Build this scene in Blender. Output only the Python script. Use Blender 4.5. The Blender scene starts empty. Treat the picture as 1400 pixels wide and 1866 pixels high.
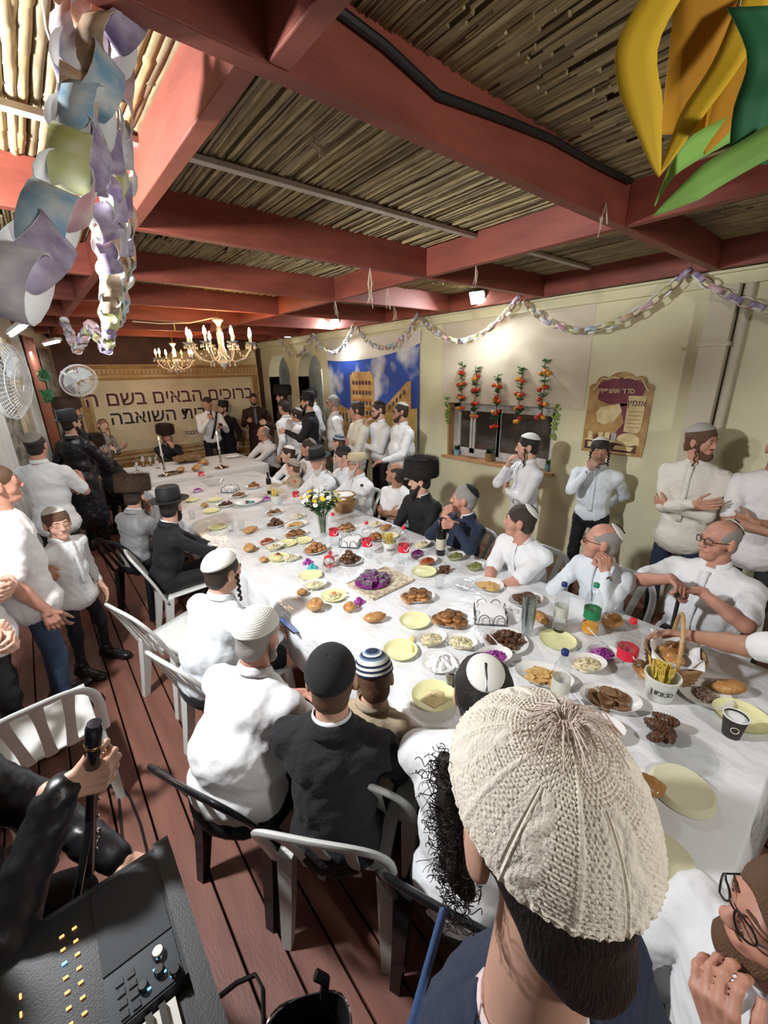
import bpy, bmesh, math, random
import numpy as np
from mathutils import Vector, Matrix
random.seed(7); RNG = np.random.default_rng(7)
SC = bpy.context.scene
COL = SC.collection
# ------------------------------------------------------------------ camera
CAM_H = 2.15
c_r = Vector((0.76851631, -0.6394811, -0.02113325))
c_u = Vector((0.21894658, 0.23180337, 0.94780251))
c_f = Vector((0.60120303, 0.73302874, -0.31815687))
cd = bpy.data.cameras.new('camera'); cam = bpy.data.objects.new('camera', cd); COL.objects.link(cam)
M = Matrix((c_r, c_u, -c_f)).transposed().to_4x4(); M.translation = (0, 0, CAM_H)
cam.matrix_world = M
cd.sensor_fit = 'HORIZONTAL'; cd.sensor_width = 36; cd.lens = 36 * 760.32 / 1400; cd.clip_start = 0.02
SC.camera = cam
# ------------------------------------------------------------------ world, light, exposure
W = bpy.data.worlds.new('night'); SC.world = W; W.use_nodes = True
W.node_tree.nodes['Background'].inputs[0].default_value = (0.05, 0.06, 0.09, 1)
W.node_tree.nodes['Background'].inputs[1].default_value = 0.25
vs = SC.view_settings; vs.view_transform = 'Standard'; vs.look = 'None'; vs.gamma = 1; vs.use_curve_mapping = False
vs.exposure = 0.0
L_FLOOD, L_BACK, L_TUBE, L_BULB = 100, 34, 12, 30
SC.cycles.max_bounces = 6; SC.cycles.diffuse_bounces = 3; SC.cycles.glossy_bounces = 2; SC.cycles.transmission_bounces = 6; SC.cycles.transparent_max_bounces = 32; SC.cycles.caustics_reflective = False; SC.cycles.caustics_refractive = False
def lamp(name, kind, loc, energy, color, size=.1, to=None, sy=None):
    d = bpy.data.lights.new(name, kind); d.energy = energy; d.color = color
    o = bpy.data.objects.new(name, d); COL.objects.link(o); o.location = loc
    if kind == 'AREA':
        d.size = size
        if sy: d.shape = 'RECTANGLE'; d.size_y = sy
    elif kind in ('POINT', 'SPOT'): d.shadow_soft_size = size
    if kind == 'SPOT': d.spot_size = math.radians(150); d.spot_blend = .6
    if to is not None: o.rotation_euler = (Vector(to) - Vector(loc)).to_track_quat('-Z', 'Y').to_euler()
    return o
COOL = (.86, .95, 1.0)
# the lamps' own light (their fixtures are built with the decor)
lamp('light_of_wall_floodlight', 'AREA', (3.93, 3.17, 2.86), L_FLOOD * .30, COOL, .14, (1.6, 2.6, .5))
lamp('light_of_far_wall_floodlight', 'AREA', (3.93, 5.95, 2.86), L_FLOOD * .30, COOL, .14, (1.6, 5.6, .5))
lamp('light_of_side_floodlight', 'AREA', (-.62, 2.05, 2.62), L_FLOOD, (.97, .98, 1.0), .16, (2.4, 2.0, .9))
lamp('light_of_rear_floodlight', 'AREA', (.9, -1.9, 2.7), L_BACK, (1.0, .97, .93), .3, (1.7, 1.4, .7))

# ------------------------------------------------------------------ photo measurement -> place on a real level surface
def lvl(x, y, z):
    d = c_f + c_r * ((x - 700) / 760.32) + c_u * ((933 - y) / 760.32)
    t = (z - CAM_H) / d.z
    return Vector((d.x * t, d.y * t, z))
# ------------------------------------------------------------------ materials
MATS = {}
def sock(n, *names):
    for k in names:
        if k in n.inputs: return n.inputs[k]
def mat(name, col, rough=.6, metal=0, var=.0, vscale=8, bump=0, bscale=60, trans=0, coat=0, emit=0, sss=0, alpha=1, ior=1.45, stretch=None, col2=None, sheen=0, detail=3):
    if name in MATS: return MATS[name]
    m = bpy.data.materials.new(name); m.use_nodes = True; nt = m.node_tree; b = nt.nodes['Principled BSDF']
    c = tuple(col) + (1,)
    b.inputs['Base Color'].default_value = c; b.inputs['Roughness'].default_value = rough; b.inputs['Metallic'].default_value = metal
    b.inputs['IOR'].default_value = ior
    if trans: b.inputs['Transmission Weight'].default_value = trans
    if coat: b.inputs['Coat Weight'].default_value = coat; b.inputs['Coat Roughness'].default_value = .06
    if sheen: b.inputs['Sheen Weight'].default_value = sheen
    if emit: b.inputs['Emission Color'].default_value = c; b.inputs['Emission Strength'].default_value = emit
    if sss: b.inputs['Subsurface Weight'].default_value = sss; b.inputs['Subsurface Radius'].default_value = (.012, .005, .003); b.inputs['Subsurface Scale'].default_value = 1
    if alpha < 1: b.inputs['Alpha'].default_value = alpha
    if var or bump or col2:
        tc = nt.nodes.new('ShaderNodeTexCoord'); mp = nt.nodes.new('ShaderNodeMapping')
        nt.links.new(tc.outputs['Object'], mp.inputs[0])
        if stretch: mp.inputs['Scale'].default_value = stretch
        if var or col2:
            nz = nt.nodes.new('ShaderNodeTexNoise'); nz.inputs['Scale'].default_value = vscale; nz.inputs['Detail'].default_value = detail
            nt.links.new(mp.outputs[0], nz.inputs['Vector'])
            r = nt.nodes.new('ShaderNodeValToRGB')
            c2 = tuple(col2) if col2 else tuple(max(0, v * (1 - var)) for v in col)
            hi = tuple(col) if col2 else tuple(min(1, v * (1 + var * .5)) for v in col)
            r.color_ramp.elements[0].position = .35; r.color_ramp.elements[0].color = c2 + (1,)
            r.color_ramp.elements[1].position = .65; r.color_ramp.elements[1].color = hi + (1,)
            nt.links.new(nz.outputs['Fac'], r.inputs[0]); nt.links.new(r.outputs[0], b.inputs['Base Color'])
        if bump:
            n2 = nt.nodes.new('ShaderNodeTexNoise'); n2.inputs['Scale'].default_value = bscale; n2.inputs['Detail'].default_value = 4
            nt.links.new(mp.outputs[0], n2.inputs['Vector'])
            bp = nt.nodes.new('ShaderNodeBump'); bp.inputs['Strength'].default_value = min(1, bump); bp.inputs['Distance'].default_value = .01 * max(1, bump)
            nt.links.new(n2.outputs['Fac'], bp.inputs['Height']); nt.links.new(bp.outputs[0], b.inputs['Normal'])
            if coat: nt.links.new(bp.outputs[0], b.inputs['Coat Normal'])
    MATS[name] = m; return m
# ------------------------------------------------------------------ mesh building
class MB:
    def __init__(s): s.v = []; s.f = []; s.m = []; s.cur = 0
    def add(s, vs, fs):
        o = len(s.v); s.v.extend([tuple(p) for p in vs]); s.f.extend([tuple(i + o for i in f) for f in fs]); s.m.extend([s.cur] * len(fs)); return s
    def box(s, a, b, mtx=None):
        (x0, y0, z0), (x1, y1, z1) = a, b
        vs = [(x0, y0, z0), (x1, y0, z0), (x1, y1, z0), (x0, y1, z0), (x0, y0, z1), (x1, y0, z1), (x1, y1, z1), (x0, y1, z1)]
        if mtx is not None: vs = [mtx @ Vector(v) for v in vs]
        return s.add(vs, [(0, 3, 2, 1), (4, 5, 6, 7), (0, 1, 5, 4), (1, 2, 6, 5), (2, 3, 7, 6), (3, 0, 4, 7)])
    def bar(s, a, b, w, t, up=(0, 0, 1)):
        a, b = Vector(a), Vector(b); d = (b - a); L = d.length; d.normalize()
        x = d.cross(Vector(up)); x = x.normalized() if x.length > 1e-6 else Vector((1, 0, 0)); z = x.cross(d)
        m = Matrix((x, d, z)).transposed().to_4x4(); m.translation = a
        return s.box((-w / 2, 0, -t / 2), (w / 2, L, t / 2), m)
    def tube(s, pts, r, n=8, cap=True, closed=False, flat=1.0, up=None):
        pts = [Vector(p) for p in pts]; N = len(pts)
        rs = r if hasattr(r, '__len__') else [r] * N
        vs = []; fs = []; prev = None
        for i, p in enumerate(pts):
            if closed: t = pts[(i + 1) % N] - pts[i - 1]
            else: t = pts[min(i + 1, N - 1)] - pts[max(i - 1, 0)]
            if t.length < 1e-9: t = Vector((0, 0, 1))
            t.normalize()
            if prev is None:
                a = Vector(up) if up else (Vector((0, 0, 1)) if abs(t.z) < .9 else Vector((1, 0, 0)))
            else: a = prev
            x = (a - t * a.dot(t))
            x = x.normalized() if x.length > 1e-6 else t.orthogonal().normalized()
            prev = x; y = t.cross(x)
            for j in range(n):
                an = 2 * math.pi * j / n
                vs.append(p + (x * math.cos(an) * flat + y * math.sin(an)) * rs[i])
        M_ = N if closed else N - 1
        for i in range(M_):
            for j in range(n):
                a0 = i * n + j; a1 = i * n + (j + 1) % n; b0 = ((i + 1) % N) * n + j; b1 = ((i + 1) % N) * n + (j + 1) % n
                fs.append((a0, a1, b1, b0))
        if cap and not closed: fs.append(tuple(range(n))[::-1]); fs.append(tuple((N - 1) * n + j for j in range(n)))
        return s.add(vs, fs)
    def lathe(s, prof, n=20, c=(0, 0, 0), mtx=None, sx=1, sy=1, fn=None, cap=True):
        vs = []; fs = []; m = len(prof)
        for i, (r, z) in enumerate(prof):
            for j in range(n):
                a = 2 * math.pi * j / n; rr = fn(r, z, a, i) if fn else r
                vs.append(Vector((c[0] + rr * math.cos(a) * sx, c[1] + rr * math.sin(a) * sy, c[2] + z)))
        for i in range(m - 1):
            for j in range(n):
                fs.append((i * n + j, i * n + (j + 1) % n, (i + 1) * n + (j + 1) % n, (i + 1) * n + j))
        if cap and prof[0][0] > 1e-5: fs.append(tuple(range(n))[::-1])
        if cap and prof[-1][0] > 1e-5: fs.append(tuple((m - 1) * n + j for j in range(n)))
        if mtx is not None: vs = [mtx @ v for v in vs]
        return s.add(vs, fs)
    def ball(s, c, r, n=10, m=6, mtx=None, sc=(1, 1, 1)):
        vs = []; fs = []
        for i in range(m + 1):
            t = math.pi * i / m
            for j in range(n):
                a = 2 * math.pi * j / n
                v = Vector((r * sc[0] * math.sin(t) * math.cos(a), r * sc[1] * math.sin(t) * math.sin(a), r * sc[2] * math.cos(t)))
                if mtx is not None: v = mtx @ v
                vs.append(v + Vector(c))
        for i in range(m):
            for j in range(n): fs.append((i * n + j, (i + 1) * n + j, (i + 1) * n + (j + 1) % n, i * n + (j + 1) % n))
        return s.add(vs, fs)
    def prism(s, poly, z0, z1, mtx=None):
        n = len(poly); vs = [Vector((x, y, z0)) for x, y in poly] + [Vector((x, y, z1)) for x, y in poly]
        if mtx is not None: vs = [mtx @ v for v in vs]
        return s.add(vs, [tuple(range(n))[::-1], tuple(range(n, 2 * n))] + [(i, (i + 1) % n, n + (i + 1) % n, n + i) for i in range(n)])
    def grid(s, fn, nu, nv, thick=0):
        vs = [Vector(fn(i / nu, j / nv)) for i in range(nu + 1) for j in range(nv + 1)]
        fs = [(i * (nv + 1) + j, (i + 1) * (nv + 1) + j, (i + 1) * (nv + 1) + j + 1, i * (nv + 1) + j + 1) for i in range(nu) for j in range(nv)]
        return s.add(vs, fs)
    def mesh(s, name, mats, smooth=True):
        me = bpy.data.meshes.new(name); me.from_pydata(s.v, [], s.f)
        for m in (mats if isinstance(mats, (list, tuple)) else [mats]): me.materials.append(m)
        if any(s.m): me.polygons.foreach_set('material_index', s.m)
        if smooth:
            me.polygons.foreach_set('use_smooth', [True] * len(me.polygons))
            me.set_sharp_from_angle(angle=math.radians(42))
        me.update(); return me
    def build(s, name, mats, parent=None, smooth=True, **kw):
        return obj(name, s.mesh(name, mats, smooth), parent, **kw)
def obj(name, me, parent=None, loc=None, rot=None, mtx=None, label=None):
    o = bpy.data.objects.new(name, me); COL.objects.link(o)
    if parent is not None: o.parent = parent
    if mtx is not None: o.matrix_local = mtx
    if loc is not None: o.location = loc
    if rot is not None: o.rotation_euler = rot
    if label: o['label'] = label
    return o
def tag(o, label, cat, group=None, kind=None):
    o['label'] = label; o['category'] = cat
    if group: o['group'] = group
    if kind: o['kind'] = kind
    return o
def thing(name, label, cat, loc=(0, 0, 0), rz=0, group=None):
    o = bpy.data.objects.new(name, None); COL.objects.link(o); o.location = loc; o.rotation_euler = (0, 0, rz); o.empty_display_size = .1
    return tag(o, label, cat, group)
def struct(o): o['kind'] = 'structure'; return o
def copy_tree(o, parent=None):
    c = o.copy(); COL.objects.link(c); c.parent = parent
    for ch in o.children: copy_tree(ch, c)
    return c
def solid(o, t, offset=0):
    m = o.modifiers.new('thickness', 'SOLIDIFY'); m.thickness = t; m.offset = offset; return o
def text(s, size, material, mtx, parent=None, name='lettering', extrude=0, bold=0, sx=1, heb=True):
    cu = bpy.data.curves.new(name, 'FONT'); cu.body = s[::-1] if heb else s; cu.size = size; cu.align_x = 'CENTER'; cu.align_y = 'CENTER'
    cu.extrude = extrude; cu.offset = bold; cu.resolution_u = 3
    t = bpy.data.objects.new(name, cu); COL.objects.link(t)
    dg = bpy.context.evaluated_depsgraph_get(); me = bpy.data.meshes.new_from_object(t.evaluated_get(dg)); bpy.data.objects.remove(t)
    me.materials.clear(); me.materials.append(material)
    par = list(range(len(me.vertices)))      # overlapping strokes of one glyph lie a hair apart
    def fd(a):
        while par[a] != a: par[a] = par[par[a]]; a = par[a]
        return a
    for e in me.edges: par[fd(e.vertices[0])] = fd(e.vertices[1])
    ids = {}
    for v in me.vertices: v.co.z += .0005 * (ids.setdefault(fd(v.index), len(ids)) % 4)
    if sx != 1: me.transform(Matrix.Diagonal((sx, 1, 1, 1)))
    return obj(name, me, parent, mtx=mtx)
def axes(x, y, z, o):
    m = Matrix((Vector(x), Vector(y), Vector(z))).transposed().to_4x4(); m.translation = o; return m
def rnd(a, b): return random.uniform(a, b)
# ------------------------------------------------------------------ common materials
m_white = mat('white_plastic', (.82, .83, .82), .35, bump=.05, bscale=200)
m_black = mat('black_plastic', (.012, .013, .014), .25)
m_red = mat('red_beam_paint', (.27, .066, .042), .55, var=.22, vscale=3, bump=.12, bscale=25, stretch=(1, 1, 4))
m_chrome = mat('chrome', (.8, .8, .82), .12, 1)
m_silver = mat('silver', (.75, .73, .7), .18, 1)
m_gold = mat('gold', (.75, .5, .2), .25, 1)
def thin_clear(name, tint, gl=.06, ior=1.4):
    m = bpy.data.materials.new(name); m.use_nodes = True; nt = m.node_tree; nt.nodes.remove(nt.nodes['Principled BSDF']); out = nt.nodes['Material Output']
    t = nt.nodes.new('ShaderNodeBsdfTransparent'); t.inputs[0].default_value = tuple(tint) + (1,); g = nt.nodes.new('ShaderNodeBsdfGlossy'); g.inputs['Roughness'].default_value = gl
    f = nt.nodes.new('ShaderNodeLayerWeight'); f.inputs[0].default_value = .5; pw_ = nt.nodes.new('ShaderNodeMath'); pw_.operation = 'POWER'; pw_.inputs[1].default_value = 4; ma = nt.nodes.new('ShaderNodeMath'); ma.operation = 'MULTIPLY_ADD'; ma.inputs[1].default_value = .5; ma.inputs[2].default_value = .085
    x = nt.nodes.new('ShaderNodeMixShader'); nt.links.new(f.outputs['Facing'], pw_.inputs[0]); nt.links.new(pw_.outputs[0], ma.inputs[0]); nt.links.new(ma.outputs[0], x.inputs[0]); nt.links.new(t.outputs[0], x.inputs[1]); nt.links.new(g.outputs[0], x.inputs[2]); nt.links.new(x.outputs[0], out.inputs[0]); MATS[name] = m; return m
m_clear = thin_clear('clear_plastic', (.97, .98, .98))
m_glass = mat('clear_glass', (.97, .99, .98), .02, trans=1, ior=1.45)
m_paperw = mat('white_paper', (.85, .85, .84), .8)
m_yplate = mat('pale_yellow_plastic', (.80, .78, .42), .4, var=.08)
m_wood = mat('brown_wood', (.3, .17, .08), .6, var=.3, vscale=6, stretch=(1, 6, 1))
m_cord = mat('cord_black', (.01, .01, .01), .5)
m_string = mat('string', (.55, .45, .33), .8)
# ================================================================== ROOM
XR, YF, ZB, ZT = 4.2, 9.3, 2.80, 2.98      # right wall, far wall, underside of the beams, reed matting
# ---- floor: boards with open joints over a dark base
m_plank = mat('painted_deck_board', (.25, .105, .075), .5, var=.28, vscale=3, bump=.12, bscale=40, stretch=(3, .6, 1))
fl = struct(MB().box((-3, -3.2, -.12), (XR + .1, YF + .1, -.045)).build('floor', mat('dark_joists', (.01, .008, .007), .9)))
fl['label'] = 'red brown timber deck floor with dark joints'
pw = .146; k = 0
planks = {}
def plank_mesh(L):
    q = round(L, 2)
    if q not in planks:
        w = (pw - .009) / 2; b = .003
        prof = [(-w, -.03), (-w, -b), (-w + b, 0), (w - b, 0), (w, -b), (w, -.03)]
        m = MB(); m.add([(x, 0, z) for x, z in prof] + [(x, q, z) for x, z in prof], [(5, 4, 3, 2, 1, 0), (6, 7, 8, 9, 10, 11)] + [(i, i + 1, 7 + i, 6 + i) for i in range(5)])
        planks[q] = m.mesh('plank', m_plank, False)
    return planks[q]
x = .171 - pw * 20
while x < XR:
    y = -3.1 + rnd(-1.2, 0)
    while y < YF:
        L = random.choice((2.4, 3.0, 3.6)); y1 = min(y + L, YF)
        if y1 > -3.0 and y1 - y > .3:
            o = obj('plank', plank_mesh(round(y1 - y - .004, 1) if y1 < YF else y1 - y), fl, loc=(x + pw / 2, y, rnd(-.0015, 0)))
        y = y1
    x += pw
# ---- right wall with the kitchen window and two arches
m_wall = mat('cream_plaster', (.72, .69, .46), .85, var=.07, vscale=2.2, bump=.15, bscale=35)
m_wall2 = mat('pink_beige_plaster', (.68, .60, .46), .85, var=.05, vscale=3, bump=.12, bscale=35)
m_grey = mat('grey_room', (.5, .5, .49), .8, var=.1)
wy0, wy1, wz0, wz1 = 2.27, 3.76, 1.08, 1.76
arch = [(6.78, 7.68), (8.02, 8.98)]; az0, azs = .95, 2.1
def wallslab(m, y0, y1, z0, z1, x0=XR, x1=XR + .24): m.box((x0, y0, z0), (x1, y1, z1))
m = MB(); H_ = 3.05
wallslab(m, -3, wy0, 0, H_); wallslab(m, wy0, wy1, 0, wz0 - .03); wallslab(m, wy0, wy1, wz1, H_); wallslab(m, wy1, arch[0][0], 0, H_)
wallslab(m, arch[0][0], arch[0][1], 0, az0); wallslab(m, arch[0][1], arch[1][0], 0, H_); wallslab(m, arch[1][0], arch[1][1], 0, az0); wallslab(m, arch[1][1], YF, 0, H_)
for a, b in arch:
    r = (b - a) / 2; cy = (a + b) / 2; n = 16
    for i in range(n):
        t0, t1 = math.pi * i / n, math.pi * (i + 1) / n
        p = [(cy - r * math.cos(t0), azs + r * .95 * math.sin(t0)), (cy - r * math.cos(t1), azs + r * .95 * math.sin(t1))]
        vs = [(XR, p[0][0], p[0][1]), (XR, p[1][0], p[1][1]), (XR, p[1][0], H_), (XR, p[0][0], H_)]
        vs += [(XR + .24, y_, z_) for _, y_, z_ in vs]
        m.add(vs, [(3, 2, 1, 0), (4, 5, 6, 7), (0, 1, 5, 4)])
    m.box((XR + .001, a - .001, az0), (XR + .239, a, azs)); m.box((XR + .001, b, az0), (XR + .239, b + .001, azs))
struct(m.build('wall_right', m_wall, smooth=False))['label'] = 'cream plastered side wall with a window and two arches'
struct(MB().box((XR - .004, wy0 - .28, wz1), (XR - .001, wy1 + .12, 2.72)).build('trim_1', m_wall2))['label'] = 'paler beige plaster patch above the window'
struct(MB().box((XR - .05, -3, 2.70), (XR, YF, 2.80)).box((XR - .09, -3, 2.78), (XR, YF, 2.80)).build('trim_2', m_wall))['label'] = 'cream ledge along the top of the side wall'
struct(MB().box((XR - .12, .93, 0), (XR, 1.10, 2.70)).box((XR - .14, .915, 2.28), (XR, 1.115, 2.31)).build('trim_3', mat('duct_cream', (.6, .55, .42), .7)))['label'] = 'boxed downpipe on the side wall'
struct(MB().tube([(XR - .04, .885, 0), (XR - .04, .885, 2.7)], .032, 10).build('trim_4', MATS['duct_cream']))
struct(MB().box((XR - .03, .02, 0), (XR, .42, 2.05)).build('door_1', mat('grey_brown_door', (.16, .14, .12), .6)))['label'] = 'dark grey brown door at the edge of the side wall'
# back room behind the openings
struct(MB().box((XR + 1.1, 5.8, 0), (XR + 1.2, 9.6, 3)).box((XR + .24, 9.5, 0), (XR + 1.2, 9.6, 3)).box((XR + .24, 5.8, 0), (XR + 1.2, 5.9, 3)).box((XR + .24, 5.8, 2.95), (XR + 1.2, 9.6, 3.0)).build('wall_back_room', m_grey))
struct(MB().box((XR + .9, 1.4, .2), (XR + 1.0, 4.8, 2.8)).box((XR + .24, 4.8, 0), (XR + 1.0, 4.9, 3)).box((XR + .24, 1.3, 0), (XR + 1.0, 1.4, 3)).build('wall_back_kitchen', mat('dark_brown_kitchen', (.10, .05, .03), .6, var=.4, vscale=2)))
for i, (a, b) in enumerate(arch):   # white shutters seen through the arches
    t = thing('window_shutter', ['pale grey folded shutter behind the far arch', 'pale grey folded shutter behind the near arch'][1 - i], 'shutter', (XR + .5, b - .42, 0))
    for j in range(15): MB().box((0, -.3 + .0, .15 * j), (.02, .36, .15 * j + .14)).build('slat', mat('shutter_grey', (.58, .6, .6), .5), t)
# window
m_frame = mat('white_window_frame', (.62, .62, .6), .5, var=.12, vscale=12)
wn = struct(MB().box((XR + .12, wy0, wz0), (XR + .17, wy1, wz0 + .05)).box((XR + .12, wy0, wz1 - .06), (XR + .17, wy1, wz1)).box((XR + .12, wy0, wz0), (XR + .17, wy0 + .05, wz1)).box((XR + .12, wy1 - .10, wz0), (XR + .17, wy1, wz1)).build('window_1', m_frame))
wn['label'] = 'white framed sliding kitchen window above a tiled sill'
for a, b in ((wy0 + .04, wy0 + .78), (wy0 + .74, wy1 - .33), (wy1 - .34, wy1 - .09)):
    s_ = MB().box((XR + .10, a, wz0 + .05), (XR + .14, a + .045, wz1 - .06)).box((XR + .10, b - .045, wz0 + .05), (XR + .14, b, wz1 - .06)).box((XR + .10, a, wz0 + .05), (XR + .14, b, wz0 + .11)).box((XR + .10, a, wz1 - .10), (XR + .14, b, wz1 - .06)).build('sash', m_frame, wn)
    MB().box((XR + .118, a + .04, wz0 + .1), (XR + .122, b - .04, wz1 - .1)).build('pane', mat('night_pane', (.5, .45, .4), .03, trans=.9), s_)
MB().box((XR - .05, wy0 - .05, wz0 - .035), (XR + .24, wy1 + .06, wz0)).build('window_sill', mat('terracotta_sill', (.55, .3, .14), .5, var=.15), wn)
MB().box((XR + .015, wy1 - .012, wz0), (XR + .24, wy1 - .002, wz1)).build('reveal', mat('ochre_reveal', (.5, .3, .12), .7), wn)
MB().box((XR + .5, 2.3, 1.10), (XR + .8, 4.0, 1.12)).build('inner_counter', mat('orange_lit', (.6, .28, .1), .5), wn)
for yy in (2.75, 3.05): MB().box((XR + .55, yy, 1.12), (XR + .6, yy + .05, 1.9)).build('inner_post', mat('orange_wood', (.5, .2, .08), .5), wn)
lamp('light_of_kitchen', 'POINT', (XR + .55, 3.3, 2.3), 4, (1, .6, .3), .1)
lamp('light_of_back_room', 'POINT', (XR + .36, 7.85, 2.2), 9, (1, .95, .9), .1)  # added fill light, hidden between the arches, brightens shutters and back room
# ---- far, left and rear walls
struct(MB().box((-3, YF, 0), (XR + .3, YF + .1, 3.05)).build('wall_far', mat('dark_red_brown_boards', (.10, .045, .03), .7, var=.3, vscale=4)))
m_canvas = mat('grey_canvas', (.42, .41, .39), .9, var=.2, vscale=2, bump=.2, bscale=10)
lw = [(-1.25, -3), (-1.25, 2.6), (-.75, 4.0), (-.32, 5.6), (-.02, 6.8), (.5, YF)]
m = MB()
for (x0, y0), (x1, y1) in zip(lw, lw[1:]): m.add([(x0, y0, 0), (x1, y1, 0), (x1, y1, 3.0), (x0, y0, 3.0), (x0 - .05, y0, 0), (x1 - .05, y1, 0), (x1 - .05, y1, 3.0), (x0 - .05, y0, 3.0)], [(0, 1, 2, 3), (7, 6, 5, 4), (3, 2, 6, 7)])
struct(m.build('wall_left', m_canvas, smooth=False))
struct(MB().box((-1.3, -3.1, 0), (XR + .2, -3, 3.05)).build('wall_rear', mat('rear_cream', (.55, .53, .42), .9)))  # unseen wall added behind the camera to bounce light
# ---- ceiling: canopy, beams, laths, canes
ce = struct(MB().box((-3, -3.1, 3.05), (XR + .3, YF + .1, 3.1)).build('ceiling', mat('canopy_tan', (.27, .21, .12), .9)))
ce['label'] = 'ceiling of dry cane matting laid on red timber beams'
bm_ = {}
def beam(name, a, b):
    o = MB().box(a, b).build('beam', m_red, ce); bv = o.modifiers.new('edge', 'BEVEL'); bv.width = .004; bv.segments = 2; o['label'] = name; return o
for i, y in enumerate((-.12, 1.095, 2.46, 3.66, 4.83, 6.03, 7.23, 8.43)):
    if i: beam('red painted cross beam under the cane ceiling', (-1.6, y - .027, ZB), (XR + .02, y + .027, ZT + .01))
ys = [-3, 1.068, 1.122, 2.433, 2.487, 3.633, 3.687, 4.803, 4.857, 6.003, 6.057, 7.203, 7.257, 8.403, 8.457, YF]
for xb in (.545, 2.47):
    for a, b in zip(ys[::2], ys[1::2]):
        dx = .055 if a < 0 and xb < 1 else 0
        beam('red painted beam running the length of the room', (xb - .027 + dx, a, ZB + .002), (xb + .027 + dx, b, ZT + .01))
for a, b in zip(ys[::2], ys[1::2]): beam('dark red wall plate above the side wall', (XR - .17, a, ZB + .003), (XR - .115, b, ZT + .01))
m_lath = mat('pale_lath', (.55, .5, .42), .7, var=.1)
for y in (.1, 2.0, 2.98, 4.2, 5.4, 6.6, 7.8): MB().box((-1.5, y - .02, ZT - .028), (XR - .2, y + .02, ZT - .008)).build('lath', m_lath, ce)
m_cane = [mat('cane_%d' % i, c, .7, var=.35, vscale=9, stretch=(6, .8, 6)) for i, c in enumerate(((.40, .31, .15), (.33, .26, .14), (.44, .36, .20), (.26, .21, .12)))]
def cane_mesh(L, r, mi, n=6):
    m = MB(); pts = []; rs = []; y = 0; rr = random.Random(mi * 31 + int(r * 1e4)); ox = oz = 0
    while y < L:
        seg = rr.uniform(.18, .34) * (1.5 if r < .01 else 1)
        for d, s in (((0, 1.10), (.010, .99), (seg * .5, .95), (seg - .012, 1.0)) if r > .01 else ((0, 1.2), (.015, .95))):
            pts.append((ox + rr.uniform(-.15, .15) * r, min(y + d, L), oz)); rs.append(r * s)
        y += seg; ox += rr.uniform(-.12, .12) * r; oz += rr.uniform(-.1, .1) * r
    pts.append((ox, L + .001, oz)); rs.append(r)
    m.tube(pts, rs, n); return m
thick = [cane_mesh(1.35, .0165, i % 4, 10).mesh('reed', m_cane[i % 4]) for i in range(4)]
thin = [cane_mesh(2.4, .0075, i % 4, 4) for i in range(6)]
thin_me = [t.mesh('reed', m_cane[i % 4]) for i, t in enumerate(thin)]
cnt = 0
for bay in ((-.1, 0), (1.2, 0), (2.5, 1)):      # the broad canes over the entrance side
    x = -1.45
    while x < .53:
        if cnt < 190: obj('reed', random.choice(thick), ce, loc=(x, bay[0] - .1 + rnd(-.05, .05), ZT + .018 + rnd(-.004, .006)), rot=(rnd(-.01, .01), rnd(0, 6), rnd(-.02, .02))); cnt += 1
        x += rnd(.026, .031)
near = []
rest = MB()
for y0 in (-1.5, .85, 3.2, 5.55, 7.6):
    x = .55 if y0 < 3 else -.6
    while x < XR - .15:
        w_ = (x + rnd(-.003, .003), y0 + rnd(-.12, .12), ZT + .004 + rnd(0, .012)); rz = rnd(-.012, .012) - .02
        if -2 < y0 < 3 and cnt < 295 and (y0 > 0 and x < 2.9): obj('reed', random.choice(thin_me), ce, loc=w_, rot=(0, rnd(0, 6), rz)); cnt += 1
        else:
            i = random.randrange(6); mtx = Matrix.Translation(w_) @ Matrix.Rotation(rz, 4, 'Z'); rest.cur = i % 4
            rest.add([mtx @ Vector(v) for v in thin[i].v], thin[i].f)
        x += rnd(.0135, .0175)
o = rest.build('reed_matting', m_cane, ce); o['kind'] = 'stuff'
# cord along the big beam
o = MB().tube([(.62, 1.06, 2.97), (.9, 1.055, 2.94), (1.1, 1.055, 2.90), (1.4, 1.055, 2.93), (1.7, 1.055, 2.955), (2.1, 1.055, 2.96), (2.4, 1.05, 2.97)], .012, 8).build('electric_cable', m_cord)
tag(o, 'black cable sagging along the big red cross beam', 'cable')
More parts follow.
